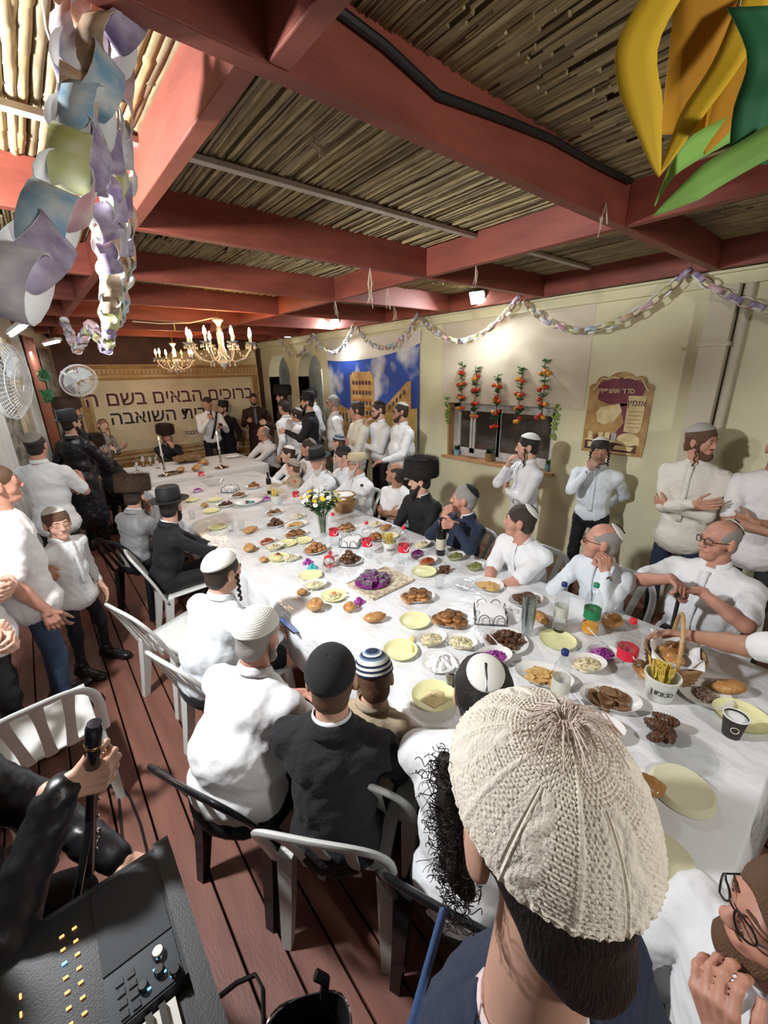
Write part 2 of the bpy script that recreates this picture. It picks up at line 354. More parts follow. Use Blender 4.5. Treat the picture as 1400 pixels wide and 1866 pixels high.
# ================================================================== TABLES
TX0, TX1, TY0, TY1, TZ = .97, 2.47, .0, 6.15, .75
m_cloth = mat('white_cloth_under_clear_vinyl', (.80, .81, .82), .5, bump=1.6, bscale=9, coat=1, stretch=(1, .5, 1), detail=5)
m_gcloth = mat('grey_white_cloth', (.62, .60, .57), .8, bump=.25, bscale=12)
def tablecloth(x0, x1, y0, y1, z, drop, name, label, m_, wav=.016):
    m = MB(); nx, ny = 24, max(8, int((y1 - y0) / .07)); rr = random.Random(3)
    per = []
    for i in range(nx): per.append((x0 + (x1 - x0) * i / nx, y0))
    for j in range(ny): per.append((x1, y0 + (y1 - y0) * j / ny))
    for i in range(nx): per.append((x1 - (x1 - x0) * i / nx, y1))
    for j in range(ny): per.append((x0, y1 - (y1 - y0) * j / ny))
    n = len(per); cx, cy = (x0 + x1) / 2, (y0 + y1) / 2
    vs = []; rings = [(0, 0, 0), (.004, .004, 0), (.008, .02, .1), (.012, .1, .5), (.018, .5, 1), (.024, 1, 1.3)]
    s_ = [0]
    for i in range(n): s_.append(s_[-1] + math.dist(per[i], per[(i + 1) % n]))
    for out, dn, wv in rings:
        for i, (x, y) in enumerate(per):
            ox = -1 if abs(x - x0) < 1e-6 else (1 if abs(x - x1) < 1e-6 else 0); oy = -1 if abs(y - y0) < 1e-6 else (1 if abs(y - y1) < 1e-6 else 0)
            q = wav * wv * (math.sin(s_[i] * 19) + .6 * math.sin(s_[i] * 31 + 1)) + wav * wv * .8
            vs.append((x + ox * (out + q), y + oy * (out + q), z - dn * drop - (.012 * math.sin(s_[i] * 13) if dn == 1 else 0)))
    fs = [(k_ * n + i, (k_ + 1) * n + i, (k_ + 1) * n + (i + 1) % n, k_ * n + (i + 1) % n) for k_ in range(len(rings) - 1) for i in range(n)]
    m.add(vs, fs)
    gx, gy = 30, max(8, int((y1 - y0) / .05))
    m.grid(lambda u, v: (x0 + (x1 - x0) * u, y0 + (y1 - y0) * v, z + .0012 * math.sin(u * 23 + 3 * v) * math.sin(v * 61)), gx, gy)
    o = m.build(name, m_); tag(o, label, 'tablecloth'); return o
def trestle(label, x0, x1, y0, y1, z):
    t = thing('folding_table', label, 'table', ((x0 + x1) / 2, (y0 + y1) / 2, 0)); w, l = (x1 - x0) / 2, (y1 - y0) / 2
    MB().box((-w + .01, -l + .01, z - .04), (w - .01, l - .01, z - .004)).build('tabletop', m_white, t)
    for sx in (-1, 1):
        for yy in np.linspace(-l + .15, l - .15, max(2, int(l * 1.2))):
            MB().tube([(sx * (w - .12), yy, z - .04), (sx * (w - .08), yy, 0)], .016, 8).build('leg', mat('grey_steel', (.35, .35, .36), .4, .8), t)
    return t
trestle('long banquet table under the white cloth and vinyl cover', TX0, TX1, TY0, TY1, TZ - .003)
tablecloth(TX0, TX1, TY0, TY1, TZ, .3, 'tablecloth', 'long white cloth under clear vinyl covering the banquet table', m_cloth)
HX0, HX1, HY0, HY1 = .86, 2.80, 6.38, 7.72
trestle('head table under the grey white cloth in front of the banner', HX0, HX1, HY0, HY1, TZ + .027)
tablecloth(HX0, HX1, HY0, HY1, TZ + .03, .62, 'tablecloth', 'plain grey white cloth hanging over the head table', m_gcloth, .008)
# ================================================================== CHAIRS (moulded plastic)
def chair_meshes(m_):
    P = {}
    def seat(u, v):
        x = (v - .5) * (.40 + .04 * u); y = -.21 + .43 * u
        return (x, y, .445 - .02 * math.cos((v - .5) * 2.6) + .02 * u - (.03 * max(0, u - .85) / .15))
    a = MB(); a.grid(seat, 10, 8); P['seat'] = [a]
    # back: rounded arch, leaning back
    def bp(x, z): return Vector((x, -.20 - .16 * ((z - .42) / .4) ** 1.2 - (.10 - .55 * x * x) * .35, z))
    n = 22; pts = []
    for i in range(n + 1):
        t = math.pi * i / n; pts.append(bp(-.225 * math.copysign(abs(math.cos(t)) ** .55, math.cos(t)), .44 + .385 * math.sin(t) ** .45 if 0 < i < n else .43))
    a = MB(); a.tube(pts, .021, 8, flat=.55, up=(0, 1, 0)); P['back_frame'] = [a]
    P['slat'] = []
    for xx in (-.105, 0, .105):
        a = MB(); q = [bp(xx * (.8 + .3 * i / 6), max(.421, .44 + (.365 * i / 6))) for i in range(7)]
        a.tube(q, [.03, .026, .024, .024, .024, .026, .03], 6, flat=.25, up=(0, 1, 0)); P['slat'].append(a)
    P['leg'] = []
    for sx in (-1, 1):
        for y0, y1, x1 in ((.20, .235, .225), (-.20, -.27, .2)):
            a = MB(); vs = []
            for z, xc, yc, w in ((.44, sx * .19, y0, .03), (.2, sx * (.19 + x1) / 2, (y0 + y1) / 2, .025), (0, sx * x1, y1, .019)):
                vs += [(xc - w, yc - w, z), (xc + w, yc - w, z), (xc + w, yc + w, z), (xc - w, yc + w, z)]
            fs = [(0, 1, 2, 3), (11, 10, 9, 8)] + [(r * 4 + i, r * 4 + 4 + i, r * 4 + 4 + (i + 1) % 4, r * 4 + (i + 1) % 4) for r in (0, 1) for i in range(4)]
            a.add(vs, fs); P['leg'].append(a)
    return {k: [q.mesh(k, m_) for q in v] for k, v in P.items()}
m_wchair = mat('white_chair_plastic', (.72, .73, .70), .3)
CH = {'w': chair_meshes(m_wchair), 'b': chair_meshes(mat('black_chair_plastic', (.012, .014, .016), .18))}
def chair(kind, x, y, yaw, label):
    t = thing('plastic_chair', label, 'chair', (x, y, 0), math.radians(yaw - 90), 'moulded plastic chairs')
    for k, L in CH[kind].items():
        for me in L:
            o = obj(k, me, t)
            if k == 'seat': solid(o, .012)
    return t
# ================================================================== PEOPLE: smooth blended bodies
def sdf_field(P, h, k):
    los = []; his = []
    for p in P:
        if p[0] == 'rc': r = max(p[3], p[4]); lo = np.minimum(p[1], p[2]) - r; hi = np.maximum(p[1], p[2]) + r
        else: r = max(p[2]); lo = np.array(p[1]) - r; hi = np.array(p[1]) + r
        los.append(lo); his.append(hi)
    add = [i for i, p in enumerate(P) if not isinstance(p[-1], str)]
    lo = np.min([los[i] for i in add], 0) - 3 * h; hi = np.max([his[i] for i in add], 0) + 3 * h
    n = np.ceil((hi - lo) / h).astype(int) + 1
    ax = [(lo[i] + h * np.arange(n[i])).astype(np.float32) for i in range(3)]
    F = np.full(n, 1.0, np.float32)
    for i, p in enumerate(P):
        mg = k * 1.5 + 2.5 * h
        a = np.clip(((los[i] - mg - lo) / h).astype(int), 0, n); b = np.clip(np.ceil((his[i] + mg - lo) / h).astype(int) + 1, 0, n)
        if (b <= a).any(): continue
        s = tuple(slice(a[j], b[j]) for j in range(3))
        X = ax[0][s[0]][:, None, None]; Y = ax[1][s[1]][None, :, None]; Z = ax[2][s[2]][None, None, :]
        if p[0] == 'rc':
            A, B = np.asarray(p[1], np.float32), np.asarray(p[2], np.float32); ba = B - A; L2 = float(ba @ ba) + 1e-9
            dx, dy, dz = X - A[0], Y - A[1], Z - A[2]
            t = np.clip((dx * ba[0] + dy * ba[1] + dz * ba[2]) / L2, 0, 1)
            d = np.sqrt((dx - t * ba[0]) ** 2 + (dy - t * ba[1]) ** 2 + (dz - t * ba[2]) ** 2) - (p[3] + (p[4] - p[3]) * t)
        else:
            c, rad, R = p[1], p[2], p[3]
            dx, dy, dz = X - c[0], Y - c[1], Z - c[2]
            if R is None: u, v, w = dx, dy, dz
            else: u, v, w = (dx * R[0][j] + dy * R[1][j] + dz * R[2][j] for j in range(3))
            k0 = np.sqrt((u / rad[0]) ** 2 + (v / rad[1]) ** 2 + (w / rad[2]) ** 2); k1 = np.sqrt((u / rad[0] ** 2) ** 2 + (v / rad[1] ** 2) ** 2 + (w / rad[2] ** 2) ** 2) + 1e-9
            d = k0 * (k0 - 1) / k1
            d = np.where(k0 < 1e-3, -min(rad), d)
        f = F[s]
        if isinstance(p[-1], str):
            kk = min(k, .006); q = np.clip(.5 - .5 * (f + d) / kk, 0, 1); F[s] = f * (1 - q) - d * q + kk * q * (1 - q)
        else:
            q = np.clip(.5 + .5 * (f - d) / k, 0, 1); F[s] = f * (1 - q) + d * q - k * q * (1 - q)
    return F, lo
def surf(F, lo, h):
    s = F < 0
    c = np.zeros(np.array(F.shape) - 1, np.int8); S = s.astype(np.int8); C = []
    for dx in (0, 1):
        for dy in (0, 1):
            for dz in (0, 1):
                sl = tuple(slice(d, F.shape[i] - 1 + d) for i, d in enumerate((dx, dy, dz))); c += S[sl]; C.append((dx, dy, dz))
    I = np.argwhere((c > 0) & (c < 8)); n = len(I)
    if n == 0: return np.zeros((0, 3)), np.zeros((0, 4), int)
    idx = np.full(c.shape, -1, np.int32); idx[tuple(I.T)] = np.arange(n)
    pos = np.zeros((n, 3)); cn = np.zeros(n)
    for a in range(8):
        for ax in range(3):
            if C[a][ax]: continue
            ca = np.array(C[a]); cb = ca.copy(); cb[ax] = 1
            fa = F[tuple((I + ca).T)]; fb = F[tuple((I + cb).T)]; m = (fa < 0) != (fb < 0)
            t = np.where(m, fa / np.where(m, fa - fb, 1), 0)
            pos += np.where(m[:, None], I + ca + t[:, None] * (cb - ca), 0); cn += m
    V = lo + h * pos / cn[:, None]
    Q = []
    for ax in range(3):
        o1, o2 = [(1, 2), (2, 0), (0, 1)][ax]
        a = [slice(None)] * 3; b = [slice(None)] * 3; a[ax] = slice(0, -1); b[ax] = slice(1, None)
        sa, sb = s[tuple(a)], s[tuple(b)]
        E = np.argwhere(sa != sb); fl = sa[tuple(E.T)]
        ok = (E[:, o1] > 0) & (E[:, o2] > 0) & (E[:, o1] < c.shape[o1]) & (E[:, o2] < c.shape[o2]); E = E[ok]; fl = fl[ok]
        def at(d1, d2):
            G = E.copy(); G[:, o1] += d1; G[:, o2] += d2; return idx[tuple(G.T)]
        q = np.stack([at(-1, -1), at(0, -1), at(0, 0), at(-1, 0)], 1); q[~fl] = q[~fl][:, ::-1]; Q.append(q)
    return V, np.concatenate(Q)
def sdf_parts(parts): # [(prims, h, k)] -> one vertex/face set
    Vs = []; Qs = []; o = 0
    for P, h, k in parts:
        V, Q = surf(*sdf_field(P, h, k), h); Vs.append(V); Qs.append(Q + o); o += len(V)
    return np.concatenate(Vs), np.concatenate(Qs)
def np_mesh(name, V, Q, material, wrinkle=0, seed=0):
    me = bpy.data.meshes.new(name); n, q = len(V), len(Q)
    me.vertices.add(n); me.vertices.foreach_set('co', V.astype(np.float32).ravel())
    me.loops.add(4 * q); me.loops.foreach_set('vertex_index', Q.astype(np.int32).ravel())
    me.polygons.add(q); me.polygons.foreach_set('loop_start', np.arange(0, 4 * q, 4, dtype=np.int32))
    me.polygons.foreach_set('use_smooth', np.ones(q, bool)); me.materials.append(material); me.update(calc_edges=True)
    if wrinkle:
        N = np.empty(n * 3, np.float32); me.vertices.foreach_get('normal', N); N = N.reshape(-1, 3)
        g = np.random.default_rng(seed); D = np.zeros(n)
        for fq, am in ((17, .7), (29, .8), (46, .7), (70, .5)):
            for _ in range(2):
                d = g.normal(size=3); d[2] *= 1.3; d /= np.linalg.norm(d); e = g.normal(size=3) * fq * .35
                w = np.sin(V @ d * fq + 1.8 * np.sin(V @ e + g.uniform(0, 6)) + g.uniform(0, 6)); D += am * (1 - 2 * np.abs(w)) * .5
        me.vertices.foreach_set('co', (V + N * (D * wrinkle)[:, None]).astype(np.float32).ravel()); me.update()
    return me
rc = lambda a, b, ra, rb, *s: ('rc', np.array(a, float), np.array(b, float), ra, rb) + s
el = lambda c, r, R=None, *s: ('el', np.array(c, float), tuple(r), R) + s
def rotz(a): c, s = math.cos(a), math.sin(a); return np.array([[c, -s, 0], [s, c, 0], [0, 0, 1.]])
def rotx(a): c, s = math.cos(a), math.sin(a); return np.array([[1, 0, 0], [0, c, -s], [0, s, c.real]])
def roty(a): c, s = math.cos(a), math.sin(a); return np.array([[c, 0, s], [0, 1, 0], [-s, 0, c]])
nrm = lambda v: np.asarray(v, float) / (np.linalg.norm(v) + 1e-9)
SKIN = [mat('skin_light', (.62, .36, .26), .5, var=.10, vscale=14), mat('skin_ruddy', (.55, .27, .19), .5, var=.12, vscale=14), mat('skin_tan', (.42, .22, .14), .5, var=.1, vscale=14)]
HAIR = {'black': mat('hair_black', (.013, .010, .009), .45, bump=.6, bscale=120, stretch=(3, 3, .6)), 'dark': mat('hair_dark_brown', (.035, .022, .015), .5, bump=.6, bscale=120, stretch=(3, 3, .6)),
        'brown': mat('hair_brown', (.12, .06, .03), .55, bump=.6, bscale=120, stretch=(3, 3, .6)), 'grey': mat('hair_grey', (.30, .28, .26), .6, bump=.6, bscale=120, stretch=(3, 3, .6)),
        'white': mat('hair_white', (.62, .58, .52), .6, bump=.6, bscale=120, stretch=(3, 3, .6)), 'ginger': mat('hair_ginger', (.2, .1, .05), .55, bump=.6, bscale=120, stretch=(3, 3, .6))}
CL = {'white': mat('white_shirt_cotton', (.78, .79, .80), .85, bump=1.3, bscale=7, sheen=.1), 'cream': mat('cream_linen', (.70, .67, .58), .9, bump=2.2, bscale=7), 'tee': mat('white_jersey', (.80, .78, .78), .9, bump=1.5, bscale=6),
      'blueish': mat('pale_blue_white_shirt', (.74, .79, .83), .85, bump=1.3, bscale=7), 'pink': mat('pale_pink_cotton', (.72, .58, .58), .85, bump=.3, bscale=16),
      'black': mat('black_wool', (.009, .009, .011), .8, bump=.3, bscale=25, sheen=.03), 'navy': mat('navy_knit', (.012, .022, .05), .85, bump=.4, bscale=60, sheen=.1), 'satin': mat('black_satin', (.012, .012, .014), .38, bump=.3, bscale=14),
      'brown': mat('dark_brown_suit', (.04, .02, .015), .8, bump=.2), 'grey': mat('grey_vest_satin', (.28, .28, .28), .5, bump=.25, bscale=20), 'jeans': mat('blue_denim', (.05, .085, .15), .85, var=.35, vscale=6, bump=.3),
      'pattern': mat('grey_patterned_sweater', (.45, .44, .42), .9, col2=(.08, .08, .08), vscale=55, detail=1), 'charcoal': mat('charcoal_wool', (.012, .012, .014), .9, bump=.4, bscale=80, sheen=.03), 'tan': mat('tan_jacket', (.42, .33, .22), .85, bump=.3), 'darkgrey': mat('dark_grey_trousers', (.03, .032, .035), .85, bump=.2)}
m_shoe = mat('black_leather', (.012, .01, .01), .35); m_boot = mat('olive_boot', (.12, .09, .04), .8)
m_eye = mat('eye_white', (.7, .68, .65), .2); m_iris = mat('eye_dark', (.02, .012, .008), .1)
m_lip = mat('lip', (.42, .17, .14), .5)
def hand_prims(w, f, pn, side, curl, s=1, spread=1):
    f = nrm(f); pn = nrm(pn - np.dot(pn, f) * f) if np.linalg.norm(np.cross(f, pn)) > 1e-3 else nrm(np.cross(f, [1, .3, .2])); lat = np.cross(f, pn) * (1 if side > 0 else -1)
    P = []; w = np.asarray(w, float); P.append(rc(w - f * .02 * s, w + f * .02 * s, .024 * s, .024 * s))
    for i, ln in enumerate((.95, 1.06, 1.0, .8)):
        q = 1.5 - i; kn = w + f * (.088 - .004 * abs(q - .5)) * s + lat * q * .0205 * s
        P.append(rc(w + f * .015 * s + lat * q * .013 * s, kn, .0145 * s, .0115 * s))
        p = kn; a = 0
        for j, (L, ra, rb) in enumerate(((.042, .0098, .0092), (.027, .0092, .0086), (.022, .0086, .0075))):
            a += curl * (1, 1.15, .7)[j]; d = f * math.cos(a) + pn * math.sin(a) + lat * q * .06 * spread * math.cos(a); d = nrm(d)
            e = p + d * L * ln * s; P.append(rc(p, e, ra * s, rb * s)); p = e
    b = w + f * .028 * s + lat * .022 * s; d1 = nrm(f * .62 + lat * .72 + pn * .25); e = b + d1 * .043 * s; P.append(rc(b, e, .0145 * s, .0115 * s))
    d2 = nrm(f * .85 + lat * (.45 - .5 * min(curl, 1)) + pn * (.25 + .6 * min(curl, 1))); g = e + d2 * .032 * s; P.append(rc(e, g, .0112 * s, .0098 * s)); P.append(rc(g, g + nrm(d2 + pn * .3 * curl) * .024 * s, .0098 * s, .0085 * s))
    return P
# arm presets: wrist from the base of the neck (right arm: x to the right, y forward, z up, in body scale), finger direction, palm normal, curl, elbow pole
ARMS = {'down': ((.25, .04, -.60), (.05, .15, -1), (-1, 0, 0), .35, (.6, -1, 0)),
        'cross_over': ((-.10, .25, -.27), (-1, .15, .25), (0, -1, .2), .25, (.8, -.1, -1)),
        'cross_under': ((-.07, .20, -.33), (-1, -.25, .1), (0, -1, .2), .5, (.8, -.1, -1)),
        'table': ((.10, .42, -.36), (-.5, .8, -.1), (0, 0, -1), .3, (1, -.2, -.4)), 'table_in': ((-.02, .40, -.36), (-.9, .3, -.05), (0, -.2, -1), .45, (1, -.2, -.4)),
        'lap': ((.10, .33, -.44), (-.45, .85, -.2), (-.2, 0, -1), .35, (.8, -.6, -.4)), 'lap_in': ((.02, .32, -.40), (-.8, .55, -.15), (-.1, -.3, -1), .45, (.8, -.6, -.4)),
        'chin': ((.06, .20, -.06), (-.35, .15, .9), (-.4, -.9, .2), .75, (.5, .3, -1)), 'mouth': ((.05, .22, .0), (-.45, -.1, .9), (-.3, -1, 0), .95, (.6, .3, -1)),
        'face': ((.06, .205, -.06), (-.25, -.15, 1), (-.5, -.85, 0), .6, (.5, .5, -1)), 'mic': ((.05, .23, -.12), (-.6, .25, .75), (-.3, -.6, .6), 1.25, (.7, 0, -1)),
        'fore': ((.14, .36, -.24), (-.25, 1, .1), (-1, 0, -.1), .6, (.6, -.4, -1)), 'back': ((.08, -.17, -.50), (-.8, -.2, -.5), (0, -1, 0), .4, (1, -.6, 0)), 'clasp': ((.0, .30, -.36), (-.75, .5, .0), (-.3, -.8, -.3), .9, (.9, -.3, -.6)),
        'pocket': ((.23, .10, -.48), (-.3, .5, -.8), (-1, 0, 0), .5, (.8, -1, 0))}
KIP = []
def capmesh(name, m_, head, rad, ang, tilt, fn=None, nu=28, nv=12, parent=None, thick=.004, stripes=None, lift=0):
    # a cap that follows the crown: polar grid over an ellipsoid, tilted backwards
    c = MB(); vs = []; Rt = rotx(tilt)
    for i in range(nv + 1):
        t = ang * i / nv
        for j in range(nu):
            a = 2 * math.pi * j / nu; q = fn(t / ang, a) if fn else 1
            v = np.array([math.sin(t) * math.cos(a), math.sin(t) * math.sin(a), math.cos(t)]); vs.append(Rt @ v * np.array(rad) * q + np.array([0, 0, lift]))
    fs = [(i * nu + j, (i + 1) * nu + j, (i + 1) * nu + (j + 1) % nu, i * nu + (j + 1) % nu) for i in range(nv) for j in range(nu)]
    mats = m_ if isinstance(m_, list) else [m_]
    c.add(vs, fs)
    if stripes: c.m = [stripes[min(len(stripes) - 1, int(i // nu * len(stripes) / nv))] for i in range(len(fs))]
    o = c.build(name, mats, parent); o.matrix_local = head; solid(o, thick, 1); return o
m_kip = {'white': mat('kippah_white', (.78, .77, .72), .9, bump=.25, bscale=420), 'cream': mat('kippah_cream_knit', (.70, .66, .56), .95, bump=.8, bscale=150), 'black': mat('kippah_black_velvet', (.012, .012, .013), .9, sheen=.03),
         'grey': mat('kippah_grey_felt', (.26, .24, .21), .9, bump=.3), 'lgrey': mat('kippah_light_grey_knit', (.45, .43, .40), .95, bump=.8, bscale=160), 'navy': mat('kippah_navy_yarn', (.02, .03, .07), .9, bump=.8, bscale=160), 'blue': mat('kippah_blue_yarn', (.12, .22, .35), .9, bump=.8, bscale=160), 'brown': mat('kippah_brown_knit', (.3, .22, .15), .95, bump=.8, bscale=160)}
m_felt = mat('black_felt', (.009, .009, .010), .7, sheen=.03); m_band = mat('black_ribbon', (.008, .008, .008), .4)
m_fur = {'b': mat('black_fur', (.012, .010, .009), .8), 'n': mat('brown_fur', (.06, .032, .018), .8), 'd': mat('dark_brown_fur', (.028, .015, .009), .8)}
def put_hat(kind, hm, s, root):
    L4 = lambda t: hm @ t
    if kind in ('fedora', 'fedora_round'):
        hat = obj('hat', MB().lathe([(.155 * s, .012), (.158 * s, .016), (.14 * s, .008), (.105 * s, .004), (.098 * s, .0), (.096 * s, .06), (.092 * s, .108), (.08 * s, .122), (.05 * s, .118), (.0001, .112)], 36, sx=.92, sy=1.1, fn=lambda r, z, a, i: r * (1 + (.03 * math.cos(2 * a) if i < 3 else 0))).mesh('hat', m_felt), root, mtx=hm @ Matrix.Translation((0, -.012, .052 * s)) @ Matrix.Rotation(.12, 4, 'X'))
        MB().lathe([(.0995 * s, .004), (.0995 * s, .034)], 32, sx=.92, sy=1.1).build('hat_band', m_band, hat)
    elif kind.startswith('shtreimel'):
        m_ = m_fur[kind[-1]]; R, Hh = (.16 if kind[-1] == 'b' else .148) * s, (.172 if kind[-1] == 'b' else .152) * s; g = np.random.default_rng(len(root.name) + int(abs(hm[0][3]) * 999))
        hat = obj('fur_hat', MB().lathe([(.098 * s, 0), (R * .95, .004), (R, .03), (R * .985, Hh * .8), (R * .9, Hh), (R * .62, Hh * .96), (R * .55, Hh * .86), (.0001, Hh * .9)], 32, sx=.98, sy=1.05).mesh('fur_hat', m_), root, mtx=hm @ Matrix.Translation((0, -.012, .045 * s)) @ Matrix.Rotation(.06, 4, 'X'))
        N = 5200; a = g.uniform(0, 2 * math.pi, N); z = g.uniform(0, Hh, N); top = g.uniform(0, 1, N) < .3
        r = np.where(top, R * g.uniform(.62, .97, N), R * .97); z = np.where(top, Hh * .95, z)
        b = np.stack([r * np.cos(a) * .98, r * np.sin(a) * 1.05, z], 1); n_ = np.stack([np.cos(a) * np.where(top, .35, .8), np.sin(a) * np.where(top, .35, .8), np.where(top, 1, .55)], 1) + g.normal(size=(N, 3)) * .28
        t = np.stack([-np.sin(a), np.cos(a), 0 * a], 1) * .0012; tip = b + n_ * g.uniform(.014, .034, N)[:, None]
        me = bpy.data.meshes.new('fur'); me.from_pydata(np.concatenate([b - t, b + t, tip]).tolist(), [], [(i, N + i, 2 * N + i) for i in range(N)]); me.materials.append(m_); o = obj('fur', me, hat); o['kind'] = 'stuff'
    elif kind == 'cap':
        hat = obj('flat_cap', MB().lathe([(.092 * s, 0), (.098 * s, .02), (.1 * s, .045), (.085 * s, .07), (.04 * s, .082), (.0001, .084)], 28, sx=.95, sy=1.12).mesh('flat_cap', mat('beige_cap_cloth', (.52, .44, .28), .9, bump=.4, bscale=90)), root, mtx=hm @ Matrix.Translation((0, 0, .05 * s)))
        MB().grid(lambda u, v: ((v - .5) * .15 * s, .075 * s + (.06 * u) * s * (1 - 1.6 * (v - .5) ** 2), .008 - .012 * u), 5, 8).build('brim', MATS['beige_cap_cloth'], hat)
NP = [0]
def person(label, head, yaw, sit=False, look=None, pitch=0, roll=0, lean=0, side=0, arms=('down', 'down'), top='white', sleeve='long', under=None, bottom='black', hair='dark', style='short', beard=None, hat=None, kip=None, pey=0, glasses=False, skin=0, lod=1, fat=1, child=1.0, coat=False, collar=True, legs=True, feet='shoe', seatz=.45, hipz=None, armx=None, face=True, waist=True, wr=.004, cat='person', apart=0, knee=None, ears=True, nk=0):
    NP[0] += 1; look = yaw if look is None else look
    hd = child; lf, ls = math.radians(lean), math.radians(side)
    sp = nrm((math.sin(ls), math.sin(lf), math.cos(lf) * math.cos(ls))); nd = nrm(sp * .45 + np.array((0, .12, .6)))
    zk = .53 * sp[2] + .155 * nd[2]
    if sit: hz = seatz + .09; s = min(1.25, max(.55, (head[2] - hz) / zk))
    else: s = head[2] / (.93 + zk); hz = .93 * s
    if hipz: hz = hipz
    hip = np.array((0, 0, hz)); neck = hip + sp * .53 * s; hc = neck + nd * .155 * s
    if nk: hip = hip - np.array((0, 0, nk)); neck = neck - np.array((0, 0, nk)); hz -= nk
    hc = hc * np.array((1, 1, 0)) + np.array((0, 0, head[2]))
    th = math.radians(yaw - 90); RZ = rotz(th); bw = np.array(head) - RZ @ hc; bw[2] = 0
    root = thing('person', label, cat, tuple(bw), th)
    hs, hh, hb = [(.0060, .0050, .013), (.0078, .0068, .016), (.0112, .0098, .021)][lod]
    Rh = rotz(math.radians(look - yaw)) @ rotx(math.radians(pitch)) @ roty(math.radians(roll)); hs_ = (.97 + .0) * hd
    T = lambda p: hc + Rh @ (np.asarray(p, float) * hs_)
    E = lambda p, r, *q: el(T(p), np.array(r) * hs_, Rh, *q)
    C = lambda a, b, ra, rb, *q: rc(T(a), T(b), ra * hs_, rb * hs_, *q)
    ch = 1 if child > .92 else 1.06
    HP = [E((0, -.006, .034), (.077, .096, .088)), C((0, .030, -.01), (0, .052, -.082), .066 * ch, .040 * ch), E((.036, .052, -.03), (.030, .03, .034)), E((-.036, .052, -.03), (.030, .03, .034)), E((0, .074, -.094), (.024, .022, .02)), C((-.034, .082, .028), (.034, .082, .028), .013, .013)]
    NB = neck - np.array((0, 0, .03)) * s
    HP += [rc(T((0, -.022, -.06)), NB, .052 * hd, .060 * hd * (1 + .15 * (fat - 1))), rc(NB, neck - sp * .12 * s, .062 * hd, .07 * hd)]
    KF = []
    if face: KF += [C((0, .092, .018), (0, .112, -.024), .0085, .0125), E((.012, .104, -.028), (.009, .010, .008)), E((-.012, .104, -.028), (.009, .010, .008)), C((-.02, .088, -.0535), (.02, .088, -.0535), .0055, .0055), C((-.016, .087, -.063), (.016, .087, -.063), .0065, .0065), E((.0315, .106, .010), (.019, .020, .0115), '-'), E((-.0315, .106, .010), (.019, .020, .0115), '-'), C((-.02, .10, -.0585), (.02, .10, -.0585), .0022, .0022, '-')] + [E((q * .0315, .080, .0185), (.0168, .0166, .0085)) for q in (-1, 1)] + [E((q * .0315, .080, .0), (.0160, .0158, .0065)) for q in (-1, 1)]
    if ears:
        for q in (-1, 1): KF += [E((q * .081, -.004, -.002), (.010, .021, .033)), E((q * .078, .002, -.026), (.008, .010, .012))]
    HP = HP + KF
    # arms
    wid = .180 * s * (1 + .35 * (fat - 1)); lat0 = np.array((1, 0, 0.)); shl = {1: neck - sp * .105 * s + lat0 * wid, -1: neck - sp * .105 * s - lat0 * wid}
    la, lb = .29 * s, .255 * s; AP = []; SL = []; W = {}; parts = []
    for q in (1, -1):
        sp_ = arms[0] if q > 0 else arms[1]
        if sp_ is None: continue
        pr = list(ARMS[sp_] if isinstance(sp_, str) else sp_); mir = np.array((q, 1, 1.))
        if armx and armx.get(q): pr = list(armx[q]); 
        world = len(pr) > 5
        wr_ = np.array(pr[0], float)
        if world: # wrist given as a place in the room
            wr_ = RZ.T @ (wr_ - bw); fd = RZ.T @ np.array(pr[1], float); pn = RZ.T @ np.array(pr[2], float); pole = np.array(pr[4], float) * mir
        else: wr_ = neck + wr_ * mir * s; fd = np.array(pr[1], float) * mir; pn = np.array(pr[2], float) * mir; pole = np.array(pr[4], float) * mir
        A = shl[q]; d = wr_ - A; L = np.linalg.norm(d)
        if L > (la + lb) * .985: wr_ = A + d / L * (la + lb) * .985; d = wr_ - A; L = np.linalg.norm(d)
        x_ = (la * la - lb * lb + L * L) / (2 * L); hgt = math.sqrt(max(1e-6, la * la - x_ * x_)); dn = d / L; po = nrm(pole - dn * (pole @ dn)); elb = A + dn * x_ + po * hgt
        W[q] = (wr_, nrm(fd), nrm(pn))
        z_ = .74 if sleeve == 'long' else 1
        arm = [rc(elb + (A - elb) * .25, elb, .043 * s * z_, .038 * s * z_), rc(elb, elb + (wr_ - elb) * .3, .041 * s * z_, .042 * s * z_), rc(elb + (wr_ - elb) * .3, wr_, .042 * s * z_, .026 * hd * min(1, z_ + .1))]
        hp = hand_prims(wr_, fd, pn, q, pr[3], hd * 1.0)
        up = [rc(A, elb, .046 * s * z_, .042 * s * z_)] + arm
        parts.append((up, .024 if sleeve == 'long' else hb, .012)); parts.append((([rc(elb + (wr_ - elb) * .45, wr_, .037 * s, .0255 * hd)] if sleeve == 'short' else [rc(wr_ - nrm(wr_ - elb) * .06, wr_, .028 * hd, .0255 * hd)]) + hp, hh, .0055))
        e_ = .012 * s
        if sleeve == 'long': SL += [rc(A, elb, .069 * s, .057 * s), rc(elb, wr_ - nrm(wr_ - elb) * .012, .054 * s, .040 * s)]
        elif sleeve == 'none': pass
        else: SL += [rc(A, A + (elb - A) * .8, .068 * s, .066 * s)]
    # torso core + legs of the body
    f = fat; Rs = np.stack([nrm(np.cross(nrm(np.cross(sp, (1, 0, 0))), sp)) * 1.0, -nrm(np.cross(sp, (1, 0, 0))) * -1, sp], 1)
    Rs[:, 1] = np.cross(Rs[:, 2], Rs[:, 0])
    X = lambda a, b, c=0: hip + Rs @ np.array((a, c, b)) * s
